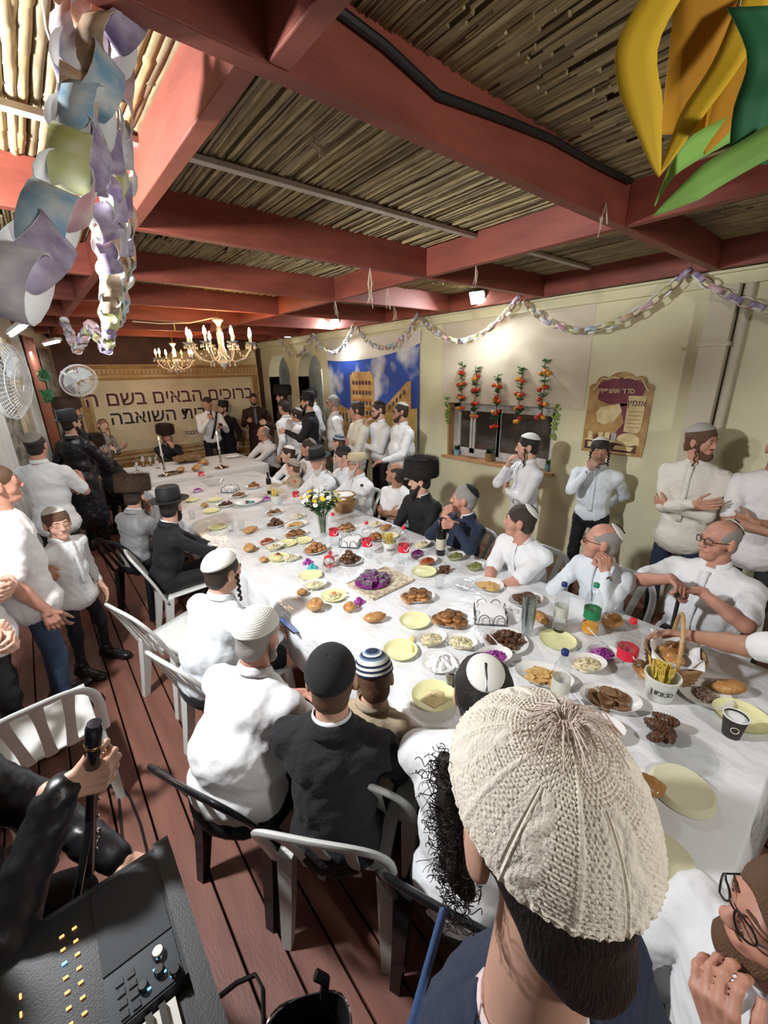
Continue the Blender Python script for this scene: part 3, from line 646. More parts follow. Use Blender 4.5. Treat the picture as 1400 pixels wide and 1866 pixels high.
    def torso(g): return [el(X(0, .03), ((.158 * f + g) * s, (.125 * f + g) * s, (.13 + g) * s), Rs), el(X(0, .20, .012 * f), ((.155 * f + g) * s, (.118 * f * f + g) * s, (.17 + g) * s), Rs), el(X(0, .37), ((.178 * (.6 + .4 * f) + g) * s, (.12 * (.5 + .5 * f) + g) * s, (.16 + g) * s), Rs), rc(shl[1], shl[-1], (.052 + g) * s, (.052 + g) * s), rc(neck - sp * .045 * s, shl[1], (.05 + g) * s, (.047 + g) * s), rc(neck - sp * .045 * s, shl[-1], (.05 + g) * s, (.047 + g) * s)]
    core = torso(-.012)
    LG = []; knees = {}; ank = {}
    for q in (1, -1):
        hj = hip + np.array((q * .095, .0, -.01)) * s
        if sit:
            kz = seatz + .075; kn = np.array((q * (.13 + apart), hj[1] + .42 * s, kz)); an = np.array((q * (.14 + apart), kn[1] - .03, .075))
            if knee: kn = np.array((kn[0], hj[1] + knee, kz)); an = np.array((an[0], kn[1] - .03, .075))
        else: kn = np.array((q * (.11 + apart / 2), .03, hz * .52)); an = np.array((q * (.115 + apart), .0, .075))
        knees[q], ank[q] = kn, an; LG += [rc(hj, kn, .085 * s * min(f, 1.15), .062 * s), rc(kn, an, .06 * s, .045 * s)]
    if not legs: LG = []
    body = [(HP, hs, .013)] + [(core + [('rc', p[1], p[2], p[3] * .8, p[4] * .8) for p in LG], .04, .03)] + parts
    V, Q = sdf_parts(body); obj('body', np_mesh('body', V, Q, SKIN[skin]), root)
    hm = Matrix([list(Rh[i] * hs_) + [hc[i]] for i in range(3)] + [[0, 0, 0, 1]])
    Hm = Matrix([list(Rh[i]) + [hc[i]] for i in range(3)] + [[0, 0, 0, 1]])
    # clothes
    g = .014
    TP = torso(g) + SL
    if coat: TP += [rc(hip, np.array((0, -.02, max(.42, hz - .45) if not sit else hz - .02)), .165 * s * f, (.2 if not sit else .17) * s)] + ([rc(hip + np.array((q * .09, .0, .0)), knees[q] + np.array((0, -.05, .0)), .10 * s, .085 * s) for q in (1, -1)] if sit else [])
    elif not waist: TP += [el(hip + np.array((0, 0, -.08)) * s, (.205 * f * s, .172 * f * s, .15 * s))]
    V, Q = sdf_parts([(TP, hb * .85, .022)])
    tn = 'coat' if coat else ('t_shirt' if sleeve == 'short' and not collar else ('vest' if top in ('grey', 'navyvest') else 'shirt'))
    if top == 'navy': tn = 'sweater'
    if top == 'pattern': tn = 'sweater'
    tp = obj(tn, np_mesh(tn, V, Q, CL[top], wr, NP[0]), root)
    if lod < 2 and collar and tn == 'shirt' and top in ('white', 'blueish', 'cream', 'tan') and face:
        L_ = []
        for f_ in np.linspace(.04, .86, 9):
            c_ = neck + (hip - neck) * f_; mk = (np.abs(V[:, 0] - c_[0]) < .02) & (np.abs(V[:, 2] - c_[2]) < .025) & (V[:, 1] < c_[1] + .165 * f * f * s)
            if mk.any(): L_.append((c_[0], V[mk][:, 1].max() + .0015, c_[2]))
        if len(L_) > 4:
            L_ = [np.array(p) for p in L_]; n_ = len(L_) - 1
            at_ = lambda u: L_[min(int(u * n_), n_ - 1)] * (1 - (u * n_ - min(int(u * n_), n_ - 1))) + L_[min(int(u * n_), n_ - 1) + 1] * (u * n_ - min(int(u * n_), n_ - 1))
            pk = MB().grid(lambda u, v: at_(u) + np.array(((v - .5) * .032, 0, 0)), 16, 2).build('placket', CL[top], tp); solid(pk, .003)
            for f_ in (.08, .26, .44, .62, .8): MB().lathe([(.0001, .003), (.0055, .002), (.006, 0)], 10, mtx=Matrix.Translation(at_(f_) + np.array((0, .002, 0))) @ Matrix.Rotation(-math.pi / 2, 4, 'X')).build('button', m_white, tp)
    if collar:
        cm = CL[under] if under else CL[top]; c = MB(); n = 18; r0 = .061 * hd * (1 + .1 * (f - 1)); cc = neck + sp * .022 * s
        pts = []
        def col(u, v):
            a = math.radians(110 + 320 * u); rr = r0 * (1.0 + .16 * v)
            return cc + Rs @ np.array((math.cos(a) * rr * 1.04, math.sin(a) * rr - .004, (.014 - .034 * v) * hd - .018 * hd * max(0, math.sin(a)) ))
        c.grid(col, 22, 3); o = c.build('collar', cm, root); solid(o, .004)
        if under and top in ('black', 'charcoal', 'satin', 'brown', 'navy', 'grey'):
            def lap(u, v):
                a = math.radians(118 + 304 * u); rr = r0 * (1.10 + .32 * v); return cc + Rs @ np.array((math.cos(a) * rr * 1.04, math.sin(a) * rr - .006, (.004 - .040 * v) * hd - .018 * hd * max(0, math.sin(a))))
            c = MB(); c.grid(lap, 22, 3); solid(c.build('lapel', CL[top], root), .006)
    if legs:
        LB = LG + [el(hip + np.array((0, 0, -.02)), (.165 * s * f * (1 if waist else .88), .13 * s * f * (1 if waist else .88), .12 * s))]
        V, Q = sdf_parts([(LB, .024 if lod < 2 else .034, .03)]); obj('trousers', np_mesh('trousers', V, Q, CL[bottom], .004, NP[0] + 50), root)
        for q in (1, -1):
            if feet is None: continue
            a = ank[q]; sm = {'shoe': m_shoe, 'boot': m_boot, 'sandal': m_shoe}[feet]
            V, Q = sdf_parts([([rc((a[0], a[1] - .03, .045), (a[0] + q * .012, a[1] + .13, .036), .042, .034), el((a[0] + q * .012, a[1] + .15, .032), (.042, .06, .031)), rc((a[0], a[1], .06), (a[0], a[1], .11), .044, .044)], .018, .02)]); obj(feet, np_mesh(feet, V, Q, sm), root)
    # hair
    hmn = HAIR[hair]
    if style != 'none':
        gr = {'short': .006, 'long': .014, 'curly': .016, 'nape': .012, 'bald': .004, 'fringe': .010}[style]
        P = [E((0, -.010, .036), (.077 + gr, .096 + gr, .088 + gr)), E((0, -.045, -.03), (.062 + gr * .6, .05 + gr, .06))]
        cut = [E((0, .125, -.028), (.068, .092, .088), '-'), E((0, .06, -.10), (.10, .085, .085), '-'), E((0, -.02, -.15), (.12, .12, .075), '-')]
        if style == 'fringe': cut[0] = E((0, .13, -.045), (.06, .085, .08), '-')
        if style == 'bald': cut.append(E((0, .035, .10), (.068, .11, .085), '-'))
        for q in (-1, 1): cut.append(E((q * .09, .006, -.012), (.022, .024, .036), '-'))
        if style in ('long', 'curly'): P += [E((q * .072, .02, -.0), (.018, .035, .05)) for q in (-1, 1)] + [E((0, -.07, -.055), (.06, .04, .05))]
        if style == 'nape': P += [E((0, -.050, -.068), (.060, .044, .058)), E((.012, -.046, -.105), (.050, .045, .055))]; cut[2] = E((0, -.02, -.22), (.12, .12, .075), '-')
        V, Q = sdf_parts([(P + cut, hs * 1.3, .012)]); obj('hair', np_mesh('hair', V, Q, hmn, .003 if style in ('curly', 'long') else .001, NP[0]), root)
    if face:
        for q in (-1, 1):
            e = MB().ball((0, 0, 0), .0125, 12, 8).build('eye', m_eye, root); e.matrix_local = hm @ Matrix.Translation((q * .0315, .0815, .010))
            dx = .0; MB().ball((dx, .0085, 0), .0062, 10, 6).build('iris', m_iris, e)
        b = MB()
        for q in (-1, 1): b.tube([(q * .015, .099, .029), (q * .032, .0985, .034), (q * .049, .089, .028)], [.004, .0045, .002], 6, flat=.6)
        b.build('eyebrows', hmn if beard != 'white' else HAIR['grey'], root).matrix_local = hm
        if not beard or beard in ('stubble',):
            MB().tube([(-.019, .0915, -.058), (0, .0965, -.0575), (.019, .0915, -.058)], [.002, .0048, .002], 6).build('lips', m_lip, root).matrix_local = hm
    if beard and beard != 'stubble':
        bc = {'white': HAIR['white'], 'grey': HAIR['grey']}.get(beard.split('_')[0], hmn)
        P = [C((-.064, .02, -.035), (-.036, .055, -.09), .016, .024), C((.064, .02, -.035), (.036, .055, -.09), .016, .024), E((0, .072, -.097), (.04, .034, .03)), C((-.024, .093, -.045), (.024, .093, -.045), .006, .006)]
        if 'long' in beard: P += [C((0, .07, -.10), (0, .085, -.185), .042, .022), E((0, .072, -.12), (.05, .04, .05))]
        elif 'full' in beard: P += [E((0, .07, -.11), (.048, .04, .036))]
        V, Q = sdf_parts([(P + [C((-.016, .105, -.0595), (.016, .105, -.0595), .007, .007, '-')], hs, .014)]); obj('beard', np_mesh('beard', V, Q, bc, .003, NP[0]), root)
    for q in ((-1, 1) if pey else ()):
        m = MB(); n = 26; L = pey
        pts = [(q * (.079 + .006 * math.sin(i * 1.1)), .034 + .006 * math.cos(i * 1.1), .0 - L * i / n) for i in range(n + 1)]
        Rhi = Rh.T; pts = [np.array((p[0], p[1], 0)) + Rhi @ np.array((0, 0, p[2])) for p in pts]
        m.tube(pts, [.006 + .0025 * abs(math.sin(i * .7)) for i in range(n)] + [.002], 6); m.build('sidelock', hmn, root).matrix_local = hm
    if glasses:
        m = MB()
        for q in (-1, 1):
            m.tube([(q * .034 + .024 * math.cos(t), .112 - .012 * abs(math.cos(t)) * (q * math.cos(t) > 0), .008 + .019 * math.sin(t)) for t in np.linspace(0, 2 * math.pi, 16, endpoint=False)], .0022, 5, closed=True)
            m.tube([(q * .058, .101, .012), (q * .083, .01, .008), (q * .083, -.015, -.006)], .002, 5)
        m.tube([(-.010, .113, .012), (0, .116, .014), (.010, .113, .012)], .002, 5); gl = m.build('glasses', m_black, root); gl.matrix_local = hm
        for q in (-1, 1): MB().lathe([(.0001, 0), (.0225, 0)], 14, mtx=Matrix.Translation((q * .034, .108, .008)) @ Matrix.Rotation(math.pi / 2, 4, 'X') @ Matrix.Rotation(-q * .25, 4, 'Y'), sy=.8).build('lens', m_clear, gl)
    if kip:
        kind, ang, tilt = kip[0], kip[1], kip[2]; st = kip[3] if len(kip) > 3 else None
        sz = (.0065 if style == 'bald' else .0105) + (.004 if style in ('curly', 'long') else 0); rib = len(kip) > 4
        kc = capmesh('kippah', [m_kip[c_] for c_ in kind.split('+')], hm @ Matrix.Translation((0, -.010, .036)), (.077 + sz, .096 + sz, .088 + sz), ang, tilt, parent=root, stripes=st, nv=96 if rib else (14 if st else 10), fn=(lambda t_, a_: 1 + .014 * abs(math.sin(t_ * 15 * math.pi))) if rib else None, nu=48 if rib else 28)
    if hat: put_hat(hat, Hm, hd * 1.0, root)
    return dict(root=root, W={q: (bw + RZ @ w[0], RZ @ w[1], RZ @ w[2]) for q, w in W.items()}, base=bw, yaw=yaw, hm=root.matrix_basis @ Hm, s=s, neck=bw + RZ @ neck)
# ------------------------------------------------------------------ who is where
PE = {}
def at(*a): return np.array(lvl(*a))
K1 = lambda c, a=1.0, t=.45, st=None: (c, a, t, st) if st else (c, a, t)
# --- standing along the side wall
PE['youth'] = person('young man in white kippah and white shirt, hand on mouth, standing by window', (3.55, 2.16, 1.45), 150, look=128, pitch=-4, arms=('face', 'cross_under'), kip=K1('white', 1.05, .25), hair='black', pey=.30, lod=1, bottom='black', wr=.0035)
PE['teen'] = person('teenager with dark sidelocks drinking from a cup below the framed poster', (3.88, 1.64, 1.43), 196, look=206, pitch=-3, arms=('mouth', 'back'), kip=K1('lgrey+white', 1.0, .45, [0, 0, 0, 1, 0, 1]), hair='black', style='fringe', pey=.13, lod=1, skin=2, top='blueish', child=.97, wr=.0035)
PE['bearded'] = person('bearded man in loose cream shirt with folded arms looking over his shoulder', (3.80, .89, 1.61), 178, look=250, pitch=-4, roll=4, arms=('cross_over', 'cross_under'), top='cream', kip=K1('lgrey', 1.15, .3), hair='brown', beard='full', pey=.22, style='long', lod=1, skin=1, waist=False, bottom='navy', wr=.004)
PE['tee_right'] = person('man in white t-shirt cut off by the right edge, forearms crossed', (3.85, .44, 1.60), 196, arms=('clasp', 'cross_under'), top='tee', sleeve='short', collar=False, hair='dark', lod=1, skin=2, waist=False, bottom='darkgrey')
PE['greyglasses'] = person('grey-haired man in glasses and white shirt standing by blue mural', (3.75, 5.79, 1.70), 150, look=146, arms=('down', 'down'), hair='grey', beard='grey_full', glasses=True, lod=2, skin=1)
PE['darkhair'] = person('dark-haired man in white shirt with folded arms before blue mural', (3.6, 4.95, 1.64), 165, look=146, arms=('cross_over', 'cross_under'), hair='dark', style='long', beard='stubble', lod=2, skin=1, top='cream')
PE['handmouth'] = person('man in dark kippah and glasses covering his mouth before blue mural', (3.8, 4.70, 1.64), 170, look=160, pitch=-8, arms=('face', 'cross_under'), hair='dark', glasses=True, kip=K1('black', 1.0, .4), beard='short', lod=2)
PE['bigbeard'] = person('stout bearded man in white shirt and pale kippah, right of blue mural', (3.78, 4.21, 1.64), 165, look=148, arms=('down', 'lap'), hair='dark', beard='full', kip=K1('cream', .9, .3), glasses=True, lod=2, skin=1, fat=1.2, waist=False)
PE['blackhat'] = person('man in tall black hat and black coat standing before the near arch', (3.4, 5.98, 1.72), 150, look=146, arms=('down', 'fore'), top='black', under='white', coat=True, hat='fedora', beard='full', hair='dark', lod=2)
PE['archman'] = person('dark-haired man in white shirt half hidden behind black hat', (3.88, 6.68, 1.80), 160, look=150, hair='black', lod=2, skin=2)
PE['archboy'] = person('youth in white shirt seen from behind beside the far arch', (3.3, 6.61, 1.62), 120, look=110, hair='dark', lod=2, collar=True)
PE['archfur'] = person('man in tall black fur hat behind the youth by far arch', (3.68, 7.40, 1.74), 170, look=150, arms=('down', 'fore'), top='brown', coat=True, hat='shtreimel_b', hair='dark', beard='full', lod=2)
PE['smallboy'] = person('boy in small kippah and white shirt in front of black coat', (3.4, 6.38, 1.50), 150, look=140, hair='dark', style='long', kip=K1('lgrey', .8, .5), lod=2, child=.93)
# --- the head table and the banner end
PE['speaker'] = person('man in white shirt speaking into a microphone before the banner', (2.66, 8.5, 1.65), -100, look=-140, pitch=-14, arms=('mic', 'fore'), hair='dark', lod=2, skin=1, beard='stubble')
PE['hatbehind'] = person('man in black hat and coat behind the speaker', (3.10, 8.95, 1.50), -130, look=-170, arms=('mic', 'down'), top='black', under='white', coat=True, hat='fedora', hair='dark', beard='full', lod=2)
PE['suit'] = person('bearded man in dark brown suit and tie at banner edge', (3.73, 8.85, 1.66), -115, look=-110, arms=('fore', 'down'), top='brown', under='white', hair='dark', beard='full', lod=2, skin=1, coat=True)
PE['rabbi'] = person('man in dark fur hat resting face on hand at head table', (1.77, 8.2, 1.15), -95, sit=True, look=-80, pitch=-12, arms=('table_in', 'face'), top='black', under='white', hat='shtreimel_d', hair='brown', beard='long', pey=.12, lod=2, lean=8, skin=1, coat=True)
PE['sweaterboy'] = person('boy with long sidelocks in grey patterned sweater leaning back, arms folded', (.90, 8.5, 1.38), -50, look=-70, roll=-18, side=-16, arms=('cross_over', 'cross_under'), top='pattern', under='white', hair='ginger', style='short', kip=K1('black', .75, .6), pey=.2, lod=2, child=.95)
PE['seatend'] = person('balding man in white shirt seated at right end of head table', (3.06, 7.0, 1.18), 190, sit=True, look=165, arms=('table', 'table_in'), hair='grey', style='bald', kip=K1('white', .7, .8), lod=2, lean=12, skin=1, bottom='darkgrey')
PE['furseat'] = person('person in brown fur hat seated with hand raised beside black coat', (.61, 7.2, 1.20), 30, sit=True, look=50, arms=('chin', 'lap'), top='black', coat=True, hat='shtreimel_d', hair='dark', beard='full', lod=2)
# --- standing along the left side
PE['furstand'] = person('tall man in brown fur hat standing behind black hat at left', (.42, 7.0, 1.73), 10, look=15, top='black', under='white', coat=True, hat='shtreimel_n', hair='ginger', beard='full', lod=2, skin=1)
PE['hatstand'] = person('man in wide black hat and satin coat standing at left', (.35, 6.3, 1.64), 40, look=28, arms=('fore', 'down'), top='satin', under='white', coat=True, hat='fedora', hair='black', beard='full', lod=1)
PE['backwhite'] = person('man in grey felt kippah and white shirt seen from behind', (-.02, 5.0, 1.57), 62, look=66, arms=('fore', 'clasp'), sleeve='short', kip=K1('grey', 1.0, .45), hair='black', lod=1, skin=1, waist=False, bottom='black', wr=.004, fat=1.05)
PE['boy'] = person('small boy in white kippah and loose white shirt looking at camera', (-.02, 3.56, 1.20), -50, look=-76, pitch=-2, arms=('down', 'down'), kip=K1('white', 1.1, .3), hair='brown', style='fringe', lod=0, child=.93, waist=False, wr=.004, feet='sandal')
PE['jeansman'] = person('young man in white t-shirt and jeans looking right at left edge', (-.235, 3.22, 1.58), 8, look=8, pitch=2, arms=('down', 'pocket'), top='tee', sleeve='short', collar=False, hair='brown', lod=0, skin=1, bottom='jeans', waist=False, feet='sandal', side=0)
PE['armsleft'] = person('man in white t-shirt with folded bare arms and black watch at left edge', (-.46, 2.92, 1.56), 5, arms=('cross_over', 'cross_under'), top='tee', sleeve='short', collar=False, hair='dark', lod=0, skin=0, bottom='black', waist=False, feet='boot')
PE['handsleft'] = person('man in white t-shirt and jeans with clasped hands standing at left edge', (-.60, 2.30, 1.56), 10, arms=('clasp', 'clasp'), top='tee', sleeve='short', collar=False, hair='dark', lod=0, skin=0, bottom='jeans', waist=False, feet='boot')
# --- seated with their backs to us, along the near side of the table
PE['furback'] = person('seated man in brown fur hat and grey vest, hand to cheek', (.57, 4.28, 1.12), 30, sit=True, look=55, pitch=-14, arms=('lap', 'chin'), top='grey', sleeve='long', under='white', hat='shtreimel_n', hair='dark', beard='full', lod=1, lean=14)
PE['hatback'] = person('seated man in broad black hat and black jacket leaning on table', (.72, 3.63, 1.14), 0, sit=True, look=50, pitch=-8, arms=('table', 'table_in'), top='black', under='white', hat='fedora', hair='black', beard='full', lod=1, lean=14)
PE['peyos'] = person('man in round white kippah with one long sidelock, seated in white shirt', (.62, 2.16, 1.13), 18, sit=True, look=18, pitch=-8, arms=('lap', 'lap_in'), kip=K1('white', 1.25, .35), hair='dark', pey=.17, lod=0, skin=0, fat=1.3, lean=18, top='blueish', wr=.0035)
PE['knit'] = person('heavy man in white ribbed knit kippah and white polo shirt on black chair', (.52, 1.47, 1.13), 24, sit=True, look=30, pitch=-14, arms=('lap', 'lap_in'), kip=('white', 1.38, .25, None, 'rib'), hair='grey', beard='grey_full', lod=0, fat=1.42, lean=22, sleeve='short', top='white', wr=.0035, bottom='black', skin=1)
PE['vest'] = person('man in black velvet kippah and charcoal jacket seated on white chair', (.59, 1.02, 1.16), 40, sit=True, look=52, pitch=-6, arms=('lap', 'lap_in'), kip=K1('black', 1.35, .4), hair='brown', beard='full', lod=0, top='charcoal', under='white', lean=6, fat=1.08, skin=0, wr=.005)
PE['kid'] = person('child in blue and white striped kippah and tan jacket beside charcoal jacket', (.83, 1.10, .98), 30, sit=True, look=60, pitch=-20, arms=('lap', 'lap_in'), kip=K1('navy+white+blue', 1.4, .1, [0, 0, 2, 1, 0, 2, 1, 0, 1, 0, 1, 0]), hair='brown', lod=0, top='tan', child=.92, lean=12)
PE['curly'] = person('dark curly-haired man in small clipped white kippah and white shirt', (.86, .60, 1.22), 24, sit=True, look=40, pitch=-12, arms=('table', 'table_in'), kip=K1('white', .62, .55), hair='black', style='curly', lod=0, lean=10, top='white', wr=.0035)
# --- seated facing us along the far side of the table
Y_ = 180
PE['fin'] = person('boy in white kippah seated at far end of long table', (2.62, 5.25, 1.10), Y_, sit=True, look=160, kip=K1('white', .95, .3), hair='dark', lod=2, child=.95, arms=('table', 'table_in'), lean=10)
PE['greykip'] = person('dark-haired man in grey kippah seated between the boys', (2.83, 5.05, 1.19), Y_, sit=True, look=140, kip=K1('grey', .75, .8), hair='dark', beard='stubble', lod=2, skin=1, arms=('table', 'table_in'))
PE['stripekid'] = person('small child in brown striped kippah at table edge', (2.50, 4.90, .99), 170, sit=True, look=130, kip=K1('brown+lgrey', 1.3, .4, [0, 1, 0, 1, 0, 1]), hair='brown', lod=2, child=.9, top='tan', arms=('table', 'lap'))
PE['whitebeard'] = person('old man with white beard and black hat looking down at table', (2.52, 4.28, 1.16), Y_, sit=True, look=190, pitch=-18, hat='fedora', hair='grey', beard='white_long', lod=2, skin=1, arms=('table', 'table_in'), lean=10)
PE['beanie'] = person('child in blue striped knit kippah standing behind the seated row', (3.25, 4.94, 1.22), 150, look=130, kip=K1('navy+lgrey+blue', 1.45, .2, [0, 2, 1, 0, 2, 1, 0]), hair='brown', lod=2, child=.9)
PE['blackkip'] = person('boy in black kippah leaning towards the old man in beige cap', (2.78, 4.14, 1.20), Y_, sit=True, look=155, pitch=-14, kip=K1('black', 1.1, .4), hair='dark', lod=2, arms=('table', 'lap'), lean=8)
PE['capman'] = person('old man in beige flat cap with white beard and glasses', (2.73, 3.79, 1.17), Y_, sit=True, look=146, hat='cap', hair='grey', beard='white_long', glasses=True, lod=1, skin=1, arms=('table', 'table_in'), fat=1.1)
PE['teecross'] = person('man in white t-shirt with folded arms gazing upward', (2.83, 3.23, 1.13), 190, sit=True, look=118, pitch=18, arms=('cross_over', 'cross_under'), top='tee', sleeve='short', collar=False, hair='dark', lod=1, skin=2, style='bald')
PE['furbeard'] = person('black-bearded man in tall black fur hat and black coat at table', (2.71, 2.75, 1.16), 185, sit=True, look=138, pitch=-4, arms=('lap', 'lap_in'), top='black', under='white', hat='shtreimel_b', hair='black', beard='long', lod=1, lean=4)
bo = lvl(802, 1010, .752)
PE['navy'] = person('man in navy sweater and black kippah gripping a wine bottle', (2.60, 2.12, 1.14), 168, sit=True, look=124, pitch=4, arms=('mouth', ((bo.x + .075, bo.y - .075, 1.01), (-.85, .45, .1), (.35, .75, 0), 1.05, (.8, -.2, -.8), 'w')), top='navy', under='white', kip=K1('black', .85, .75), hair='grey', lod=1, skin=1, fat=1.1)
PE['clipkip'] = person('man in white shirt and clipped white kippah leaning on his forearms', (2.47, 1.51, 1.14), 176, sit=True, look=116, pitch=2, lean=16, arms=('table_in', 'table_in'), sleeve='short', kip=K1('white', .72, .8), hair='dark', lod=0, skin=1, wr=.0035, fat=1.08)
PE['fistcheek'] = person('grey-haired man in glasses resting his cheek on his fist', (2.56, .99, 1.12), 168, sit=True, look=118, pitch=4, lean=12, arms=('table', ((2.44, .90, .985), (.1, .25, .95), (.5, .75, -.1), 1.2, (.3, .6, -1), 'w')), kip=K1('white', .72, .9), hair='grey', style='bald', beard='stubble', glasses=True, lod=0, skin=1, top='blueish', wr=.0035)
cn = at(1240, 1078, .98)
PE['cane'] = person('bald stout man in glasses and white polo leaning on a cane', (2.86, .48, 1.20), 172, sit=True, look=146, pitch=3, lean=4, arms=((tuple(cn + np.array((.05, .06, .035))), (-.6, -.7, -.05), (-.3, .1, -1), 1.0, (.9, 0, -.5), 'w'), (tuple(cn + np.array((.07, -.07, .005))), (-.5, .75, -.05), (-.3, -.1, -1), 1.0, (.9, 0, -.5), 'w')), sleeve='short', kip=K1('cream', .7, .9), hair='grey', style='bald', beard='stubble', glasses=True, lod=0, skin=1, fat=1.28, wr=.0035, waist=False)
# --- close to us
hb_ = at(1190, 1150, .93)
PE['reach'] = person('standing person in white shirt reaching a bare forearm into the basket', (2.16, .06, 1.40), 92, lean=44, look=95, arms=('down', (tuple(hb_ + np.array((.03, -.10, .02))), (-.30, .95, -.12), (-.35, -.2, -.9), .3, (1, -.4, .3), 'w')), sleeve='short', lod=0, skin=2, hair='dark', bottom='black', top='white')
PE['corner'] = person('man in glasses with hand on cheek at lower right corner', (.90, -.10, 1.14), 150, sit=True, look=128, pitch=6, arms=('lap', 'chin'), hair='brown', style='long', beard='full', glasses=True, lod=0, skin=1, top='white', bottom='black')
PE['front'] = person('man in large cream knit kippah in the foreground, seen from behind', (.325, .145, 1.69), 84, look=68, pitch=-16, nk=.16, arms=('down', 'down'), hair='black', style='nape', lod=0, skin=0, top='navy', bottom='navy', under='pink')
PE['player'] = person('musician in black holding a clarinet at lower left edge', (-.46, 1.20, 1.50), -25, sit=True, seatz=.62, knee=.22, arms=(((-.135, 1.035, 1.255), (.85, -.1, -.15), (.25, .85, -.1), 1.0, (.6, -.6, -1), 'w'), 'lap'), top='satin', hair='black', lod=0, skin=0, bottom='black', coat=False, collar=False)
# --- chairs
def seat_of(p, kind, label, back=-.17):
    q = PE[p]; a = math.radians(q['yaw']); return chair(kind, q['base'][0] - math.cos(a) * back, q['base'][1] - math.sin(a) * back, q['yaw'], label)
seat_of('knit', 'b', 'black plastic chair under the heavy man in ribbed white kippah')
seat_of('vest', 'w', 'white plastic chair under the man in charcoal jacket')
seat_of('curly', 'b', 'black plastic chair under the curly-haired man')
seat_of('peyos', 'w', 'white plastic chair under the man with one long sidelock')
seat_of('hatback', 'w', 'white plastic chair under the seated man in broad black hat')
seat_of('furback', 'b', 'dark chair under the seated man in grey vest')
seat_of('clipkip', 'w', 'white plastic chair behind the man leaning on his forearms')
seat_of('fistcheek', 'w', 'white plastic chair behind the man with cheek on fist')
seat_of('cane', 'w', 'white plastic chair under the stout man with the cane')
seat_of('navy', 'w', 'white plastic chair behind the man in navy sweater')
seat_of('furbeard', 'w', 'white plastic chair under the black-bearded man in fur hat')
seat_of('teecross', 'w', 'white plastic chair under the man with folded arms')
seat_of('capman', 'w', 'white plastic chair under the old man in beige cap')
seat_of('blackkip', 'w', 'white plastic chair under the boy in black kippah')
seat_of('whitebeard', 'w', 'white plastic chair under the old man in black hat')
seat_of('fin', 'w', 'white plastic chair under the boy at the far end')
seat_of('greykip', 'w', 'white plastic chair under the man in grey kippah')
seat_of('stripekid', 'w', 'white plastic chair under the child in brown striped kippah')
seat_of('seatend', 'b', 'black chair under the balding man at the head table')
seat_of('rabbi', 'w', 'white plastic chair behind the head table')
chair('w', -.30, 2.46, 96, 'empty white plastic chair with arched back at the left edge')
st_ = thing('bar_stool', 'dark stool under the musician at the left edge', 'stool', (PE['player']['base'][0], PE['player']['base'][1], 0))
MB().lathe([(.0001, .575), (.15, .575), (.16, .59), (.16, .61), (.15, .62), (.0001, .62)], 24).build('seat', m_black, st_)
for k_ in range(4): MB().tube([(.1 * math.cos(k_ * 1.571), .1 * math.sin(k_ * 1.571), .58), (.2 * math.cos(k_ * 1.571), .2 * math.sin(k_ * 1.571), 0)], .013, 8).build('leg', m_black, st_)
seat_of('corner', 'b', 'black chair at the lower right corner')
seat_of('kid', 'w', 'white plastic chair under the child in striped kippah')
seat_of('furseat', 'b', 'dark chair under the person in brown fur hat by the head table')
chair('w', .52, 2.86, 18, 'empty white plastic chair pushed in behind the man with sidelock')
# ================================================================== ON THE TABLE
Z0 = TZ + .003
def tp(px, py): v = lvl(px, py, Z0); return Vector((min(max(v.x, TX0 + .03), TX1 - .03), max(v.y, TY0 + .04), Z0))
m_wdish = mat('white_dish', (.78, .77, .73), .3)
m_dough = mat('baked_dough', (.42, .19, .06), .45, var=.45, vscale=25, bump=.3, bscale=60)
m_choc = mat('chocolate_pastry', (.12, .05, .022), .4, var=.5, vscale=30, bump=.4, bscale=50)
m_swirl = mat('cinnamon_swirl', (.09, .035, .012), .5)
m_roll = mat('egg_bread_crust', (.36, .13, .03), .35, col2=(.52, .29, .10), vscale=16, bump=.2, bscale=40)
m_cook = mat('biscuit', (.62, .38, .13), .7, var=.25, vscale=40, bump=.3, bscale=80); m_cookd = mat('dark_biscuit', (.25, .13, .06), .6, var=.3, vscale=30, bump=.3)
m_purple = mat('purple_cabbage', (.42, .07, .38), .45, var=.4, vscale=50, bump=.8, bscale=60); m_slaw = mat('pale_salad', (.75, .66, .42), .6, var=.25, vscale=40, bump=1, bscale=50)
m_redsal = mat('red_salad', (.42, .08, .02), .4, var=.4, vscale=40, bump=.8, bscale=60); m_hum = mat('hummus', (.72, .60, .32), .5, bump=.4, bscale=30); m_carrot = mat('carrot', (.75, .2, .03), .5); m_green = mat('pickle', (.25, .28, .08), .5, var=.4)
m_navyc = mat('blue_cap', (.02, .03, .16), .35); m_redc = mat('red_plastic', (.62, .02, .03), .4); m_redl = mat('red_label', (.65, .02, .05), .4); m_greenl = mat('green_label', (.02, .22, .08), .4); m_greenc = mat('green_cap', (.02, .25, .12), .4)
m_water = mat('water', (.9, .95, .97), .02, trans=1, ior=1.15); m_oj = mat('orange_juice', (.8, .36, .02), .3); m_wine = mat('dark_wine_glass', (.006, .008, .006), .08); m_cream = mat('cream_label', (.6, .55, .42), .6)
m_purpcake = mat('purple_glaze', (.035, .010, .03), .3, col2=(.30, .25, .29), vscale=45, bump=.5); m_yfork = mat('yellow_plastic', (.80, .60, .12), .35); m_teal = mat('turquoise_foil', (.05, .45, .5), .3)
G = {}
def once(k, f):
    if k not in G: G[k] = f()
    return G[k]
